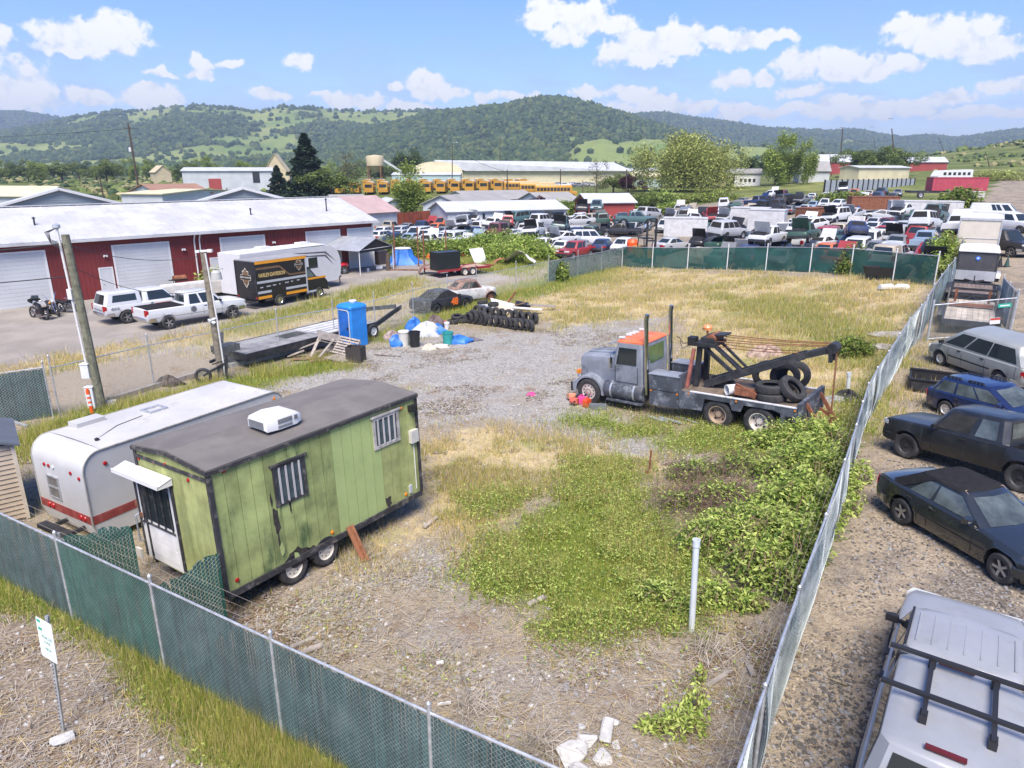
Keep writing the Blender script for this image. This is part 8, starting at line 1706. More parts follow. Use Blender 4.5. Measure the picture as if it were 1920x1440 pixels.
x,y=behind(1690,5.0);pcp=dup(PR[('pickup',False)],(x,y,gz(x,y)),(0,0,rad(47)),'silver pickup with a cream canopy at the right of the front row','wrecked cars in the salvage yard',{PROTO:PC['silver']},scale=(1.08,)*3);pcp.name='pickup_truck';pcp['category']='pickup truck';taken.append((x,y))
sp_=SP['pickup'];ck=dict(cab=(-.98,-1.02,-2.5,-2.7),belt=1.09,zr=1.75,cw=(.93,.80));cab_mb(sp_,**ck).build('canopy',PC['tan'],pcp,ang=35);q=MB();quad_strip(q,front_f(sp_,False,**ck),-.9,.9,.12,.88,4);q.build('canopy_hatch',M_glass,pcp,ang=30)
ORD='first second third fourth fifth sixth seventh eighth ninth tenth eleventh twelfth thirteenth fourteenth fifteenth sixteenth seventeenth eighteenth nineteenth twentieth'.split()
ORD+=['twenty '+s for s in ORD[:9]]
def row(block,rn,A,B,n,hd_,full,stack=.12):
 A,B=Vector(A),Vector(B);k2=0
 for k in range(n):
  q=A.lerp(B,(k+.5)/n)+Vector((rj.uniform(-.3,.3),rj.uniform(-.5,.5)));ty=rj.choice(TY);colr=rj.choice(PN);wr=rj.random()<.22;hh=rad(hd_+(180 if rj.random()<.4 else 0)+rj.uniform(-7,7))
  if any(abs(q.x-a)**2+abs(q.y-b_)**2<4.4 for a,b_ in taken):continue
  lab=f'{colr} {NM[ty].replace("_", " ")}, {ORD[k2]} from left, {rn} of the {block} block of wrecks';k2+=1
  junk(ty,colr,q.x,q.y,hh,lab,0,(rj.uniform(-.03,.03),rj.uniform(-.03,.03)),wr,full)
  if rj.random()<stack:junk(rj.choice(TY),rj.choice(PN),q.x+.2,q.y+.1,hh+rj.uniform(-.4,.4),f'wreck stacked on the {ORD[k2-1]} car of the {rn} of the {block} block',1.22,(rj.uniform(-.1,.1),rj.uniform(-.1,.1)),True,full)
nv=Vector((.787,.616));dv=Vector((.616,-.787));RN=['second row','third row','fourth row','fifth row','sixth row','seventh row','eighth row','ninth row']
for k in range(7):
 A=Vector((15.5,66.5))+nv*(8.8+5.7*k)-dv*(2+1.2*k);B=Vector((27.7,46.2))+nv*(8.8+5.7*k)-dv*(1.0+2.0*k);row('right',RN[k],A,B,max(4,int((B-A).length/2.35)),48,k<2)
for k,(ya,xa,xb,n)in enumerate(((78,2.5,13,5),(84,-11,7.5,9),(89,-16,11,13),(94,-18,14,15),(99.5,-19,18,17),(105,-19,20,17),(111,-14,22,16),(118,-5,24,12))):row('left',(['front row']+RN)[k],(xa,ya),(xb,ya-1),n,68,k<2)
for k,(ya,xa,xb,n)in enumerate(((128,34,58,11),(136,42,72,12),(146,46,78,12),(100,22,30,4),(112,26,38,5))):row('back',(['front row']+RN)[k],(xa,ya),(xb,ya-3),n,55,False,.3)
for k,(ya,xa,xb,n)in enumerate(((101,21,31,5),(107,23,37,7),(114,25,43,8),(121,27,50,10))):row('middle',(['front row']+RN)[k],(xa,ya),(xb,ya-2),n,60,False,.25)
for o in list(PR.values()):
 for c in list(o.children):bpy.data.objects.remove(c)
 bpy.data.objects.remove(o)
def block(label,name,cat,px,Y,sx,sy,sz,m,rz=0.0,lift=0.0,ribs=0,cap=None,dx=0.0):
 x=(px-960)/1350*Y+dx;o=thing(name,label,cat,(x,Y,gz(x,Y)+lift),rz);MB().box(-sx/2,sx/2,-sy/2,sy/2,0,sz).build('body',m,o,ang=0)
 if ribs:
  b=MB()
  for k in range(ribs+1):xx=-sx/2+sx*k/ribs;b.box(xx-.04,xx+.04,-sy/2-.05,-sy/2-.002,.05,sz-.05)
  b.build('ribs',m,o,ang=0)
 b=MB();b.box(-sx/2-.05,sx/2+.05,-sy/2-.06,sy/2+.06,sz+.002,sz+.09);b.build('top_rim',cap or m,o,ang=0);return o
M_bw=mat('white_box_panel',(.50,.50,.50),.6,dirt=.3,dcol=(.42,.41,.39),ds=.5)
block('white box body on the left of two standing among the wrecks','storage_container','container',1412,92,4.6,2.4,3.0,M_bw,-.5,.3);block('white box body on the right of two standing among the wrecks','storage_container','container',1445,88,4.2,2.4,2.9,M_bw,-.5,.3);block('white truck box under the orange pickups in the middle of the yard','storage_container','container',1290,92,5.4,2.2,2.3,M_bw,-.2);block('rusty orange dumpster standing among the wrecks','dumpster','dumpster',1640,112,7.0,2.4,1.9,M_rust,-.12,.4,8);block('long white container below the red trailer','container','container',1760,96,8.5,2.5,2.6,M_bw,-.3,-.3,12,dx=-1.5);block('white trailer box right of the long white container','container','container',1812,100,4.0,2.5,2.9,M_bw,-.3,-.2);block('brown rusty truck box near the blue pickup','storage_container','container',1528,92,3.6,2.2,2.2,M_rust,.5,.6)
o=block('faded red cargo box on a flatbed above the white container','flatbed_trailer','trailer',1792,112,8.0,2.4,1.9,mat('faded_crimson',(.36,.05,.075),.6),-.12,2.2);MB().box(-7,2.5,-1.1,1.1,-.35,-.02).build('flatbed',M_darkm,o,ang=0)
for x in(-5.5,-.5):wo=link('wheel',wheel_one(.5,.4),o,loc=(x,-1.1,-.65),rot=(0,0,math.pi))
b=MB();b.loft([[(x,-1.0,.1),(x,-.9,z),(x,.9,z),(x,1.0,.1)]for x,z in((-1.6,.7),(-1.3,1.35),(-.2,1.5),(.2,.85),(1.5,.8),(1.7,.4))],caps=True);x,y=behind(1322,3.6);one(b,'couch_wreck','beige upholstered wreck with cream seats by the screened fence','scrap',mat('cream_upholstery',(.52,.46,.35),.8,var=.25,vs=1.5),(x,y,gz(x,y)),.6,20)
x,y=behind(1207,3.0);fk=thing('forklift','yellow forklift with a tall dark mast behind the screened fence','forklift',(x,y,gz(x,y)),-1.2);b=MB()
for s in(-.5,.5):b.box(1.0,1.16,s-.08,s+.08,.1,4.4)
for z in(.4,2.2,4.3):b.box(1.02,1.14,-.42,.42,z,z+.14)
b.build('mast',M_darkm,fk,ang=0);b=MB();b.box(-1.3,.9,-.6,.6,.45,1.25);b.box(-1.4,-.7,-.6,.6,1.25,1.6);b.build('chassis',mat('forklift_yellow',(.60,.32,.03),.5,dirt=.3),fk,ang=0);b=MB()
for sx in(-.6,.7):
 for s in(-.5,.5):b.bar((sx,s,1.25),(sx*.8,s,2.4),.07,.07)
b.box(-.6,.65,-.55,.55,2.4,2.48);b.build('overhead_guard',M_black,fk,ang=0)
for sx in(-.85,.55):
 for s in(1,-1):link('wheel',wheel_one(.38,.3),fk,loc=(sx,s*.55,.38),rot=(0,0,0 if s>0 else math.pi))
b=MB();b.box(1.16,2.2,-.35,-.22,.15,.2);b.box(1.16,2.2,.22,.35,.15,.2);b.build('forks',M_darkm,fk,ang=0)
x,y=behind(1118,3);b=MB();b.lathe([(0,0),(.55,0),(.6,.9),(.4,1.2),(0,1.25)],14);one(b,'barrel','bright orange barrel behind the corner of the screened fence','barrel',M_orange,(x+1.0,y,gz(x,y)+.9))
def road_car(ty,m,px,py,hd_,lab,nm,cat):q=at(px,py);return car(nm,lab,cat,ty,m,loc=q,rot=(0,0,rad(hd_)),detail=1,bumper=M_chrome)
road_car('bigpickup',PC['black'],1868,478,-78,'dark pickup with a pale bumper partly hidden behind the cream box trailer','pickup_truck','pickup');road_car('bigpickup',PC['white'],1886,436,-72,'white pickup on the dirt road behind the dark pickup','pickup_truck','pickup');road_car('cargovan',PC['white'],1868,414,-40,'white cargo van with a ladder rack on the dirt road','cargo_van','van')
q=at(1783,342);o=thing('motorhome','white motorhome parked on the grassy bank at the right','motorhome',q,.25);b=MB();b.loft([[(x,-1.2,.6),(x,-1.2,z),(x,1.2,z),(x,1.2,.6)]for x,z in((-5.6,1.6),(-4.8,2.9),(5.0,3.2),(5.2,3.0))],caps=True);b.build('body',M_white,o,ang=0);b=MB()
for k in range(6):b.box(-4+k*1.5,-3.1+k*1.5,-1.23,-1.203,1.8,2.5)
b.build('windows',M_glass,o,ang=0)
for x in(-3.5,3):link('wheel',wheel_one(.45,.3),o,loc=(x,-1.1,.45),rot=(0,0,math.pi))
M_bus=mat('school_bus_yellow',(.46,.235,.03),.4,var=.05);M_busr=mat('pale_bus_roof',(.62,.55,.42),.5)
def bus(label,loc,rz):
 o=thing('school_bus',label,'bus',loc,rz,'yellow school buses');b=MB();b.loft([[(x,-1.2*k,.5),(x,-1.2*k,2.6*h),(x,-.9*k,2.95*h),(x,.9*k,2.95*h),(x,1.2*k,2.6*h),(x,1.2*k,.5)]for x,k,h in((-5,.98,.98),(-4.9,1,1),(3.6,1,1),(3.8,.98,.95),(3.81,.8,.56),(5.0,.75,.5))],closed=True,caps=True);b.build('body',M_bus,o,ang=30);b=MB();b.loft([[(x,-.92,2.94),(x,-.6,3.04),(x,.6,3.04),(x,.92,2.94)]for x in(-4.9,3.6)]);b.build('roof',M_busr,o,ang=40)
 for s in(-1,1):
  b=MB()
  for k in range(10):b.box(-4.6+k*.8,-3.95+k*.8,s*1.215-.01,s*1.215+.01,1.65,2.35)
  b.box(-4.9,3.5,s*1.212-.008,s*1.212+.008,1.1,1.16);b.build('windows',M_glass,o,ang=0)
  for x in(-3.0,4.1):link('wheel',WB_,o,loc=(x,s*1.0,.48),rot=(0,0,0 if s>0 else math.pi))
 b=MB();b.box(-5.02,-5.002,-.9,.9,1.6,2.4);b.box(3.82,3.84,-.9,.9,1.65,2.4);b.build('end_window',M_glass,o,ang=0);return o
WB_=wheel_one(.48,.3);b0_=None
for k in range(27):
 if k<3:Y,px,rz=172+k*5,1042-k*30,.06;lab=['longest visible yellow bus standing at the right end of the bus park','yellow bus behind the longest visible one','third yellow bus back at the right end of the bus park'][k]
 elif k<15:Y,px,rz=190,640+(k-3)*27,1.78-.02*k;lab='yellow bus parked nose out in the near row of the bus park'
 else:Y,px,rz=212,690+(k-15)*26,1.72;lab='yellow bus parked in the far row of the bus park'
 x=(px-960)/1350*Y;
 if b0_ is None:b0_=bus(lab,(x,Y,gz(x,Y)),rz)
 else:dup(b0_,(x,Y,gz(x,Y)),(0,0,rz),lab)
for k,(px,Y,colr)in enumerate(((1030,238,'white'),(1046,250,'silver'),(1058,244,'white'),(1075,250,'white'),(1085,240,'grey'),(1098,250,'white'),(1110,244,'silver'))):
 x=(px-960)/1350*Y;junk('sedan',colr,x,Y,rad(20),f'{colr} car, {ORD[k]} from the left in front of the white garages',full=False)
 # plants
def leafm(name,c,tr=.25,var=.3):
 m=bpy.data.materials.new(name);m.use_nodes=True;m.node_tree.nodes.clear();T=NT(m.node_tree);g=T.n('ShaderNodeNewGeometry').outputs['Random Per Island']
 col=T.mix(g,tuple(x*(1-var)for x in c),tuple(min(1,x*(1+var))for x in c));d=T.n('ShaderNodeBsdfPrincipled',{'Base Color':col,'Roughness':.6,'Specular IOR Level':.25});t=T.n('ShaderNodeBsdfTranslucent',{'Color':col})
 T.t.links.new(T.n('ShaderNodeMixShader',{0:tr,1:d.outputs[0],2:t.outputs[0]}).outputs[0],T.n('ShaderNodeOutputMaterial').inputs[0]);return m
def leaves(P,size,up=.4,seed=0,asp=.7,fold=True):
 """leaf-shaped quads at points P"""
 rg=np.random.default_rng(seed+9000);n=len(P);size=np.broadcast_to(size,n)[:,None]
 nr=rg.normal(size=(n,3));nr[:,2]=np.abs(nr[:,2])+up;nr/=np.linalg.norm(nr,axis=1)[:,None]
 a=rg.normal(size=(n,3));u=np.cross(nr,a);u/=np.linalg.norm(u,axis=1)[:,None]+1e-9;v=np.cross(nr,u)
 V=np.stack([P-u*size,P+v*size*asp*.6+nr*size*.15,P+u*size,P-v*size*asp*.6+nr*size*.15],1).reshape(-1,3)
 return V,np.arange(n*4)
def blades(P,h,w,lean,seed):
 rg=np.random.default_rng(seed+5000);n=len(P);a=rg.uniform(0,2*np.pi,n);l=rg.uniform(0,lean,n)*h;b=a+rg.uniform(-1.5,1.5,n)
 d=np.stack([np.cos(a)*w/2,np.sin(a)*w/2,0*a],1);tip=P+np.stack([np.cos(b)*l,np.sin(b)*l,np.sqrt(np.maximum(h*h-l*l,h*h*.05))],1)
 return np.stack([P-d,P+d,tip],1).reshape(-1,3),np.arange(n*3)
ZX,ZY=GX.ravel(),GY_ARR.ravel();ZG=GZ.ravel();dist=np.hypot(ZX,ZY)
cell=(np.gradient(GX,axis=1)*np.gradient(GY_ARR,axis=0)).ravel();vis=(np.abs(ZX)<ZY*.80+2)&(ZY>3.5)
def sample(wt,n,seed,rmax=110,pw=1.6):
 rg=np.random.default_rng(seed);p=np.where(vis&(dist<rmax),wt*cell/np.maximum(dist,8)**pw,0);p=np.maximum(p,0);i=rg.choice(len(p),n,p=p/p.sum())
 x=ZX[i]+rg.uniform(-.5,.5,n)*np.minimum(1.0,np.sqrt(cell[i]));y=ZY[i]+rg.uniform(-.5,.5,n)*np.minimum(1.0,np.sqrt(cell[i]));return np.stack([x,y,gz_arr(x,y)+near_z(x,y)],1)
def near_z(x,y):return(1-sstep(60,140,np.hypot(x,y)))*(fbm(x,y,1.3,3,4)-.5)*.10
patch=fbm(ZX,ZY,1.1,51,4);patch2=fbm(ZX,ZY,3.5,52,4)
gm=ZN['green'].ravel();dm=ZN['dry'].ravel();dd=ZN['dead'].ravel();gv=ZN['gravel'].ravel();ins=(inside>0).ravel();lane=ZN['lane'].ravel();yard=ZN['yard'].ravel()
clump=np.clip((patch-.42)*6,0,1)
GR=[leafm('grass_fresh',(.25,.335,.045),.4),leafm('grass_yellow_green',(.50,.46,.13),.4),leafm('grass_straw',(.66,.52,.25),.35),leafm('grass_dark',(.13,.215,.035),.4),leafm('straw_grey',(.42,.375,.32),.1),leafm('straw_brown',(.23,.165,.11),.1)]
def grass(name,label,wt,n,h,mix,seed,lean=.6,wk=1.0,pw=1.6,rmax=110):
 P=sample(wt,n,seed,rmax,pw);r=np.hypot(P[:,0],P[:,1]);rg=np.random.default_rng(seed+1);hh=rg.uniform(h[0],h[1],n)*np.minimum(1.6,1+r/90);V,I=blades(P,hh,(.007+r*.00050)*wk,lean,seed)
 link(name,big_mesh(name,V,3,I,[GR[k]for k in mix],rg.integers(0,len(mix),n)),kind='stuff',label=label,cat='grass')
grass('green_grass','fresh green grass and weeds in patches over the lot',gm*(.25+clump),170000,(.08,.28),(0,0,1,1,0),1,.8)
grass('seeding_grass','pale seeding grass standing over the green patches',gm*clump*(patch2>.48),22000,(.22,.48),(1,2,1),2,.35,.7)
grass('dry_grass','dry yellow grass over the far half of the lot',dm*(.12+clump)+.25*gm*dm,120000,(.08,.26),(2,2,1,2,4),3)
grass('dry_green_grass','greenish grass tufts mixed into the dry grass',dm*clump*(patch2>.5)+.10*ins*(1-gv)*clump,30000,(.10,.28),(1,0,1),5)
grass('fence_grass','tall green grass along the outer foot of the slatted fence',gm*(ZY<14)*(ZX<2)*(1-ins),22000,(.08,.36),(0,1,0,1,2,3),7,.9,.8)
grass('short_grass','sparse short weeds on the gravel and bare ground',ins*(.05+clump*(patch2>.47))*(1-.75*gv),40000,(.03,.11),(1,2,0,5),9,.8)
def strewn(name,label,wt,n,L,w,mix,seed,pw=1.6,rmax=60):
 P=sample(wt,n,seed,rmax,pw);rg=np.random.default_rng(seed+7000);a=rg.uniform(0,2*np.pi,n);l=rg.uniform(*L,n)/2;r=np.hypot(P[:,0],P[:,1]);ww=(w+r*.00025)/2;z=rg.uniform(.01,.07,n)
 d=np.stack([np.cos(a)*l,np.sin(a)*l,rg.uniform(-.12,.12,n)*l],1);e=np.stack([-np.sin(a)*ww,np.cos(a)*ww,0*a],1);P=P+np.stack([0*z,0*z,z],1)
 V=np.stack([P-d-e,P-d+e,P+d+e*.5,P+d-e*.5],1).reshape(-1,3);link(name,big_mesh(name,V,4,np.arange(n*4),[GR[k]for k in mix],rg.integers(0,len(mix),n)),kind='stuff',label=label,cat='straw')
strewn('dead_straw','dead grey straw and stems lying on the bare ground',(dd*(.3+clump)+.12*ins*(1-gm)*(1-gv)),24000,(.10,.55),.006,(4,4,5,4,2),21)
strewn('dead_leaves','brown dead leaf litter in drifts',ins*(1-gm)*(patch2>.56)*clump+.3*dd*clump,22000,(.04,.14),.03,(5,5,4),23)
def stones(name,label,wt,n,s,mats,seed,rmax=45):
 P=sample(wt,n,seed,rmax,1.8);rg=np.random.default_rng(seed+7000);r=rg.uniform(0,1,n)**3*(s[1]-s[0])+s[0];crowns(name,P+np.stack([0*r,0*r,r*.2],1),r,r*.6,mats,seed,kind='stuff',label=label,cat='stones')
STM=[mat('stone_grey',(.24,.235,.235),.9,var=.3,vs=9),mat('stone_pale',(.40,.39,.375),.9,var=.3,vs=9),mat('stone_dark',(.10,.092,.085),.9,var=.3,vs=9),mat('stone_tan',(.30,.25,.19),.9,var=.3,vs=9)]
stones('gravel_stones','loose grey stones over the gravel of the lot',ins*(gv+.25)*(1-gm)*(.2+clump),16000,(.010,.055),STM[:2]+STM[:1],31)
stones('lane_stones','dark and tan stones scattered down the dirt lane',lane*(.15+np.clip((patch2-.42)*5,0,1)),20000,(.010,.046),[STM[2],STM[2],STM[3],STM[0]],33)
stones('roadside_stones','pale stones on the dead verge outside the fence',dd*(1-ins)*.5,1200,(.01,.05),STM[1:2],35)
LF=[leafm('leaf_fresh',(.27,.37,.07),.35),leafm('leaf_light',(.45,.52,.15),.35),leafm('leaf_dark',(.10,.17,.034),.35),leafm('leaf_olive',(.22,.225,.075),.35)]
def leafstuff(name,label,wt,n,size,zr,mix,seed,rmax=40):P=sample(wt,n,seed,rmax,1.5);rg=np.random.default_rng(seed+7000);P[:,2]+=rg.uniform(*zr,n);V,I=leaves(P,rg.uniform(*size,n),.8,seed);link(name,big_mesh(name,V,4,I,[LF[k]for k in mix],rg.integers(0,len(mix),n)),kind='stuff',label=label,cat='weeds')
leafstuff('broad_weeds','leafy green weeds thick in the near green patch',gm*ins*(ZY<26)*(ZX>-3)*(.08+clump),46000,(.02,.05),(.03,.24),(0,1,0,1,2),41)
leafstuff('verge_weeds','leafy weeds along the verge and inside the slatted fence',gm*(1-ins)*(ZY<16)*clump+.05*dd*ins*clump,7000,(.02,.055),(.02,.12),(0,1,1),43)
M_cane=mat('dry_canes',(.20,.13,.085),.9,var=.3,vs=4);M_bark=mat('bark',(.10,.075,.055),.95)
def bush(name,label,cat,blobs,n,size,mix,canes=40,seed=0,cane_m=None,thin=1.0):
 """foliage over a set of mounds (px, py, rx, ry, h) with dry canes inside"""
 rg=np.random.default_rng(seed);c=[(at(b[0],b[1]),)+tuple(b[2:])for b in blobs];o=thing(name,label,cat,c[0][0]);wts=np.array([b[1]*b[2]*max(b[3],.5)for b in c]);k=rg.choice(len(c),n,p=wts/wts.sum())
 C=np.array([tuple(b[0])for b in c])[k];R=np.array([b[1:]for b in c])[k];th=rg.uniform(0,2*np.pi,n);cz=rg.uniform(0,1,n)**.8;sr=np.sqrt(1-cz*cz);rad_=rg.uniform(.68,1.08,n)
 lump_=1+.22*np.sin(th*5+k)*np.sin(cz*7+k*2)+.12*np.sin(th*11+cz*5)
 P=C+np.stack([R[:,0]*sr*np.cos(th)*rad_*lump_,R[:,1]*sr*np.sin(th)*rad_*lump_,R[:,2]*cz*rad_*lump_+.03],1)-np.array(tuple(o.location));V,I=leaves(P,rg.uniform(*size,n),.9,seed)
 link('foliage',big_mesh('foliage',V,4,I,[LF[q]for q in mix],rg.integers(0,len(mix),n)),o)
 b=MB();rr=random.Random(seed)
 for _ in range(canes):
  q=rr.choice(c);a=rr.uniform(0,6.28);rx,ry,h=q[1:];s=rr.uniform(.2,.9);p0=Vector((q[0].x+rx*s*.6*math.cos(a),q[0].y+ry*s*.6*math.sin(a),q[0].z))-o.location;e=Vector((math.cos(a)*rx*.9,math.sin(a)*ry*.9,0));b.tube([p0,p0+e*.3+Vector((0,0,h*rr.uniform(.7,1.15))),p0+e*.8+Vector((0,0,h*rr.uniform(.3,.9)))],.006+.002*h,4,cap=False)
 b.build('canes',cane_m or M_cane,o,ang=0);return o
bush('bramble','tall bramble thicket against the bowed fence behind the tow truck tail','bramble',[(1500,842,1.5,1.0,.75),(1535,848,.9,1.1,.95),(1450,842,1.1,.7,.5),(1520,905,1.0,1.3,1.05),(1495,905,1.1,1.0,.8),(1505,975,.9,1.2,1.05),(1475,968,1.0,.9,.75)],22000,(.04,.095),(0,1,1,1,0,2),90,1)
bush('bramble','bramble thicket with dead canes in the middle, left of the pale fence','bramble',[(1440,1020,1.0,1.0,.8),(1475,1045,.75,1.0,.95),(1380,1000,.8,.7,.6),(1330,1030,.8,.7,.7),(1420,1085,.7,.6,.85),(1465,1110,.45,.5,.65)],14000,(.035,.085),(0,1,1,2),130,2)
bush('bramble','low thin bramble with bare purple canes above the green patch','bramble',[(1300,895,.9,.6,.5),(1390,885,.9,.6,.55),(1280,950,.8,.5,.4),(1350,940,1.0,.7,.45)],3600,(.035,.075),(0,3,1,2),220,3,mat('purple_canes',(.15,.095,.08),.9))
bush('bramble','small bramble at the foot of the tall standpipe','bramble',[(1240,1130,.55,.4,.45),(1275,1150,.4,.35,.35),(1345,1130,.5,.4,.4),(1400,1140,.4,.3,.3)],3200,(.035,.075),(0,1,1,2),60,4)
bush('bramble','young lime green bramble shoot beside the concrete rubble','bramble',[(1275,1375,.42,.28,.45),(1220,1370,.25,.2,.2),(1300,1340,.25,.2,.55),(1310,1290,.15,.12,.5)],750,(.035,.07),(1,1,0),26,5)
bush('bramble','stray bramble stems poking through the pale fence toward the lane','bramble',[(1612,905,.35,.3,.6),(1590,960,.3,.3,.9)],700,(.04,.08),(0,1),24,6)
bush('shrub','dark green shrub in the dry grass beside the bowed fence','shrub',[(1598,665,1.0,.8,.75)],2600,(.05,.1),(2,0,3),10,7);bush('shrub','climbing shrub on the dark green screened fence','shrub',[(1602,512,1.3,.6,2.0),(1590,515,.9,.5,1.4)],3200,(.07,.14),(0,2,3),20,8);bush('shrub','light green shrub where the screened fence meets the pale fence','shrub',[(1765,505,1.2,1.2,2.3),(1755,522,1.0,.9,1.5)],4200,(.08,.16),(1,0,0),20,9)
for k,(lab,bl,n,mx)in enumerate((('broad green thicket behind the black tank trailer',[(850,480,4,3,1.6),(895,478,4.5,3,2.0),(935,477,4,3,2.3),(970,478,4,3,2.0),(820,480,3,2.5,1.5)],15000,(0,1,0,2)),('dusty green thicket between the carport and the rusty posts',[(770,480,3,2.2,1.6),(745,478,2.5,2,1.8),(795,478,2.5,2,1.5)],7000,(3,0,3,2)),('bright green thicket behind the white draped sheet',[(945,490,2.5,2,1.7),(985,484,2.4,2,2.0),(1010,486,2.2,1.8,1.6)],8000,(1,0,0)),('small bush on the bare fence line right of the vintage coupe',[(1047,528,.9,.9,1.5)],1800,(0,1,2)),('tuft of yellow pampas grass by the white pickups',[(402,548,1.2,1.0,1.6)],1800,(1,3)),('hedge behind the left block of wrecks',[(1010,404,5,3,1.8),(1060,401,5,3,2.2),(960,405,4,3,1.6)],5200,(0,1,2)),('hedge between the left and middle blocks of wrecks',[(1215,396,4,4,2.8),(1240,390,4,4,3.0),(1255,402,3,3,2.2)],6000,(0,1,2)),('hedge in front of the big willow',[(1290,380,7,3,1.8),(1340,376,6,3,1.8)],3600,(0,3)),('scrub by the orange dumpster',[(1565,385,4,3,2),(1590,383,4,3,2)],3200,(0,3,2)),('dark bush in front of the white container',[(1795,402,3,2,3.2),(1775,404,2.5,2,2)],4200,(2,0,3)),('yellow flowering scrub beyond the motorhome',[(1850,338,9,4,2),(1890,338,10,5,2.2)],4000,(1,3)))):
 bush('thicket' if k<4 else 'hedge',lab,'bushes',bl,n,(.10,.22)if k<5 else(.2,.42),mx,16,60+k)
b=MB();rr=random.Random(5);dp=at(1350,950);o=thing('dead_bramble','tangle of dead brown bramble canes behind the green patch','dead canes',dp)
for _ in range(420):
 a=rr.uniform(0,6.28);q=Vector((rr.gauss(0,.8),rr.gauss(0,.9),0));e=Vector((math.cos(a),math.sin(a),0))*rr.uniform(.3,.9);b.tube([q,q+e*.4+Vector((0,0,rr.uniform(.15,.5))),q+e+Vector((0,0,rr.uniform(0,.3)))],.006,3,cap=False)
b.build('canes',mat('purple_canes',(.15,.095,.08)),o,ang=0)
for k,(px,py,lab)in enumerate(((885,1330,'spray of dead stems on the bare ground near the slatted fence'),(1330,1220,'pile of dead twigs left of the bowed fence'),(1020,1400,'dead twigs beside the concrete rubble'))):
 b=MB();q=at(px,py)
 for _ in range(90):a=rr.uniform(0,6.28);e=Vector((math.cos(a),math.sin(a),0))*rr.uniform(.2,.6);s=Vector((rr.gauss(0,.14),rr.gauss(0,.14),0));b.tube([s+Vector((0,0,.02)),s+e*.6+Vector((0,0,rr.uniform(.05,.28))),s+e+Vector((0,0,rr.uniform(.02,.2)))],.005,3,cap=False)
 one(b,'dead_weed',lab,'dead stems',GR[4],q,ang=0)
TREES={}
def tree_proto(kind,seed):
 rg=np.random.default_rng(seed);n=5200;b=MB();H=10.0
 if kind=='conifer':
  t=rg.uniform(0,1,n)**1.35;z=1.0+9.0*t;rmax=2.6*(1-t)**.85*(1+.25*np.sin(z*4.2))+.1;r=rmax*np.sqrt(rg.uniform(.1,1,n));a=rg.uniform(0,2*np.pi,n);P=np.stack([r*np.cos(a),r*np.sin(a),z-.35*r],1);sz,up,mix=(.16,.34),.1,[leafm('conifer_needles',(.022,.042,.020),.1),leafm('conifer_dark',(.012,.026,.014),.1)]
  b.tube([(0,0,-.3),(0,0,9.8)],[.28,.04],8)
 elif kind=='willow':
  n=26000;cl=rg.normal(size=(24,3))*[3.0,2.6,1.2]+[0,0,7.0];k=rg.integers(0,24,n);P=cl[k]+rg.normal(size=(n,3))*[1.0,1.0,.6];P[:,2]-=rg.uniform(0,1,n)**1.2*5.0*(np.hypot(P[:,0],P[:,1])/4+.25);P[:,2]=np.maximum(P[:,2],.4);sz,up,mix=(.11,.26),0.0,[leafm('willow_light',(.42,.45,.13)),leafm('willow_mid',(.30,.33,.095)),leafm('willow_dark',(.18,.21,.06))]
  b.tube([(0,0,-.3),(.2,0,3),(0,.3,6)],[.5,.42,.2],8)
 elif kind=='poplar':
  cl=rg.normal(size=(16,3))*[1.1,1.1,2.6]+[0,0,5.6];k=rg.integers(0,16,n);P=cl[k]+rg.normal(size=(n,3))*[.55,.55,.9];sz,up,mix=(.16,.32),.2,[leafm('poplar_light',(.30,.37,.08)),leafm('poplar_mid',(.19,.25,.055))]
  b.tube([(0,0,-.3),(0,0,8.5)],[.25,.05],8)
 elif kind=='bare':
  n=900;cl=rg.normal(size=(20,3))*[1.2,1.2,2.2]+[0,0,6];k=rg.integers(0,20,n);P=cl[k]+rg.normal(size=(n,3))*.5;sz,up,mix=(.14,.26),.2,[leafm('sparse_leaf',(.20,.19,.10)),leafm('sparse_olive',(.12,.125,.05))]
  b.tube([(0,0,-.3),(0,0,9.5)],[.2,.03],6)
  for q in range(14):a=q*2.4;b.tube([(0,0,2.5+q*.45),(math.cos(a)*1.6,math.sin(a)*1.6,4+q*.45)],[.06,.02],4)
 else:
  red=kind=='plum';cl=rg.normal(size=(22,3))*[2.3,2.3,1.6]+[0,0,6.0];cl[:,2]=np.maximum(cl[:,2],3);k=rg.integers(0,22,n);s=rg.normal(size=(n,3));s/=np.linalg.norm(s,axis=1)[:,None];P=cl[k]+s*rg.uniform(.6,1.35,(n,1))*[1.2,1.2,1.0];sz,up=(.18,.38),.5
  mix=[leafm('plum_leaf',(.085,.022,.035)),leafm('plum_dark',(.04,.014,.02))]if red else([leafm('oak_mid',(.145,.20,.05)),leafm('oak_light',(.23,.28,.08)),leafm('oak_dark',(.08,.115,.03))]if kind=='broadleaf' else[leafm('dark_mid',(.06,.095,.035)),leafm('dark_light',(.10,.14,.045))])
  b.tube([(0,0,-.3),(.1,0,2.5),(0,.1,6)],[.38,.3,.1],8)
  for q in range(6):a=q*1.05;b.tube([(.05,0,2.6),(math.cos(a)*1.8,math.sin(a)*1.8,5.2+.3*(q%3))],[.16,.05],5)
 V,I=leaves(P,rg.uniform(*sz,n),up,seed);return b.mesh('trunk',M_bark,60),big_mesh('crown',V,4,I,mix,rg.integers(0,len(mix),n))
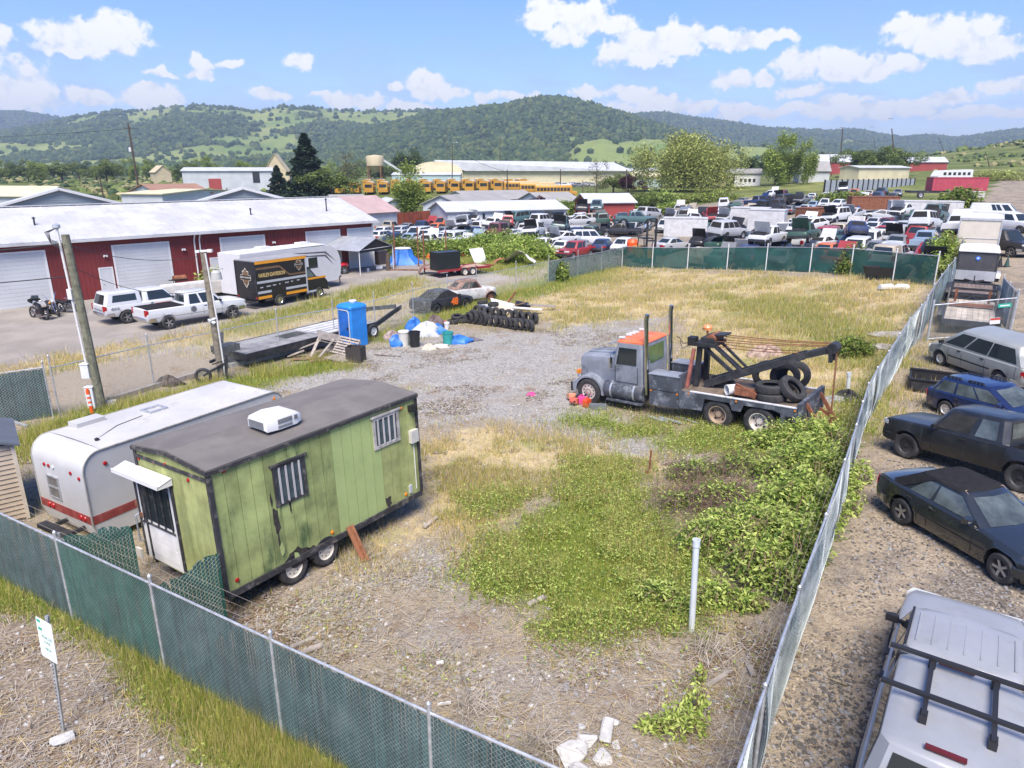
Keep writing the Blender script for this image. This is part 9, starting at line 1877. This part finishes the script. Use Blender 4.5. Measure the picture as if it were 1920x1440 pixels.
def tree(kind,name,label,px,Y,h,wk=1.0,group=None,v=0,dz=0.0):
 if(kind,v)not in TREES:TREES[(kind,v)]=tree_proto(kind,100+len(TREES)*7)
 q=GY(px,Y);q.z+=dz;o=thing(name,label,'tree',q,random.uniform(0,6.28),group);s=h/10;o.scale=(s*wk,s*wk,s);t,c=TREES[(kind,v)];link('trunk',t,o);link('crown',c,o);return o
for a in(('conifer','conifer','tall dark conifer left of the vaulted warehouse',578,168,15.0,1.6),('conifer','conifer','shorter dark conifer left of the tallest one',522,172,8.0,1.6),('broadleaf','leafy_tree','dark leafy tree at the right foot of the tall conifer',622,166,7.5,1.3),('poplar','leafy_tree','bright green leafy tree in front of the school buses',768,128,8.4,1.4),('willow','willow','big round willow behind the middle of the wrecks',1275,195,14.5,1.35),('willow','willow','lower willow on the right flank of the big round willow',1335,200,11,1.0),('poplar','poplar','tallest bright poplar right of the willow',1452,198,12.0,1.2),('poplar','poplar','second bright poplar, right of the tallest one',1478,202,11.0,1.2),('poplar','poplar','slim poplar at the right end of the poplars',1512,196,10.0,.9),('dark','dark_tree','dark green tree between the willow and the poplars',1394,235,9.5,1.0),('bare','young_tree','thin young tree with sparse leaves in front of the garages',1118,165,9.0,.8),('plum','plum_tree','dark red plum bush by the grey house',1010,128,4.2,1.0),('plum','plum_tree','dark red plum tree left of the teal house',1178,185,5.0,1.2),('broadleaf','leafy_tree','green tree left of the dark red plum tree',1150,188,5.0,1.5),('broadleaf','leafy_tree','bronze green tree behind the teal stacked pickup',1232,140,4.2,1.5),('bare','bare_tree','pale brown leafless tree left of the silo',652,300,12,1.6),('dark','dark_tree','dark bushy tree right of the silo',762,320,15,1.0),('broadleaf','leafy_tree','green tree in front of the red warehouse on the right',1640,225,9.0,1.4),('broadleaf','leafy_tree','green tree left of the grey board wall',1600,230,8.0,1.3),('broadleaf','leafy_tree','olive tree beside the grey board wall',1690,235,7.0,1.3)):tree(*a)
rt_=random.Random(9)
for k in range(70):px=-60+830*k/70+rt_.uniform(-14,14);Y=rt_.uniform(330,560);tree(['broadleaf','poplar','broadleaf','poplar','dark'][k%5],'valley_tree','green tree in the loose belt along the far edge of the valley field',px,Y,rt_.uniform(5,12),rt_.uniform(1.0,1.8),'valley trees',k%2)
for k in range(24):px=rt_.uniform(1380,1700);tree(['broadleaf','dark'][k%2],'valley_tree','dark tree in the low belt below the right hills',px,rt_.uniform(330,520),rt_.uniform(6,11),1.4,'trees below the right hills',k%2)
ex_=np.random.default_rng(5);n=1500;yy=ex_.uniform(520,900,n);tt=ex_.uniform(-.85,.62,n);xx=tt*yy;R=ex_.uniform(3.0,6.5,n);kp=fbm(xx,yy,90,71,3)>.46;crowns('valley_woods',np.stack([xx,yy,gz_arr(xx,yy)+R*.5],1)[kp],R[kp],R[kp]*.9,WOODM[1:3]+[mat('wood_light',(.12,.16,.05),.95,var=.3,vs=.2,spec=.1)],8,kind='stuff',label='massed trees at the foot of the hills',cat='woodland')
n=2600;yy=ex_.uniform(130,520,n);tt=ex_.uniform(-.85,-.28,n);xx=tt*yy;n2=1800;y2=ex_.uniform(230,640,n2);x2=ex_.uniform(.42,.95,n2)*y2;xx,yy=np.append(xx,x2),np.append(yy,y2);R=ex_.uniform(.5,1.7,n+n2);kp=(fbm(xx,yy,30,73,3)>.5)&~((xx>-60)&(yy<150));crowns('field_scrub',np.stack([xx,yy,gz_arr(xx,yy)+R*.2],1)[kp],R[kp],R[kp]*.7,WOODM[2:]+[mat('wood_light',(.12,.16,.05)),mat('scrub_straw',(.24,.22,.10),.95)],10,kind='stuff',label='low scrub over the valley field and the right bank',cat='scrub')
n=40;hx_=ex_.uniform(-60,330,n)
for k in range(26):
 px=10+24*k%330;Y=560+17*(k*7%13);q=GY(px-20,Y);
 if k%2==0:shed('house','tiny pale roofed house among the far valley trees','house',q,q+Vector((13,0,0)),9,4.5,7,M_cream if k%3 else M_grw,M_roofb if k%4 else M_wroof)['group']='houses across the valley'
 # the air between here and the hills
hz=MB().box(-5400,5400,-120,5100,-6,350).build('haze',[bpy.data.materials.new('haze_air')],ang=0,kind='stuff',label='thin pale summer haze over the whole valley',cat='haze')
hm=hz.data.materials[0];hm.use_nodes=True;hm.node_tree.nodes.clear();T=NT(hm.node_tree)
T.t.links.new(T.n('ShaderNodeVolumePrincipled',{'Color':(.66,.80,1.0,1),'Density':2.1e-4,'Anisotropy':.2}).outputs[0],T.n('ShaderNodeOutputMaterial').inputs['Volume'])
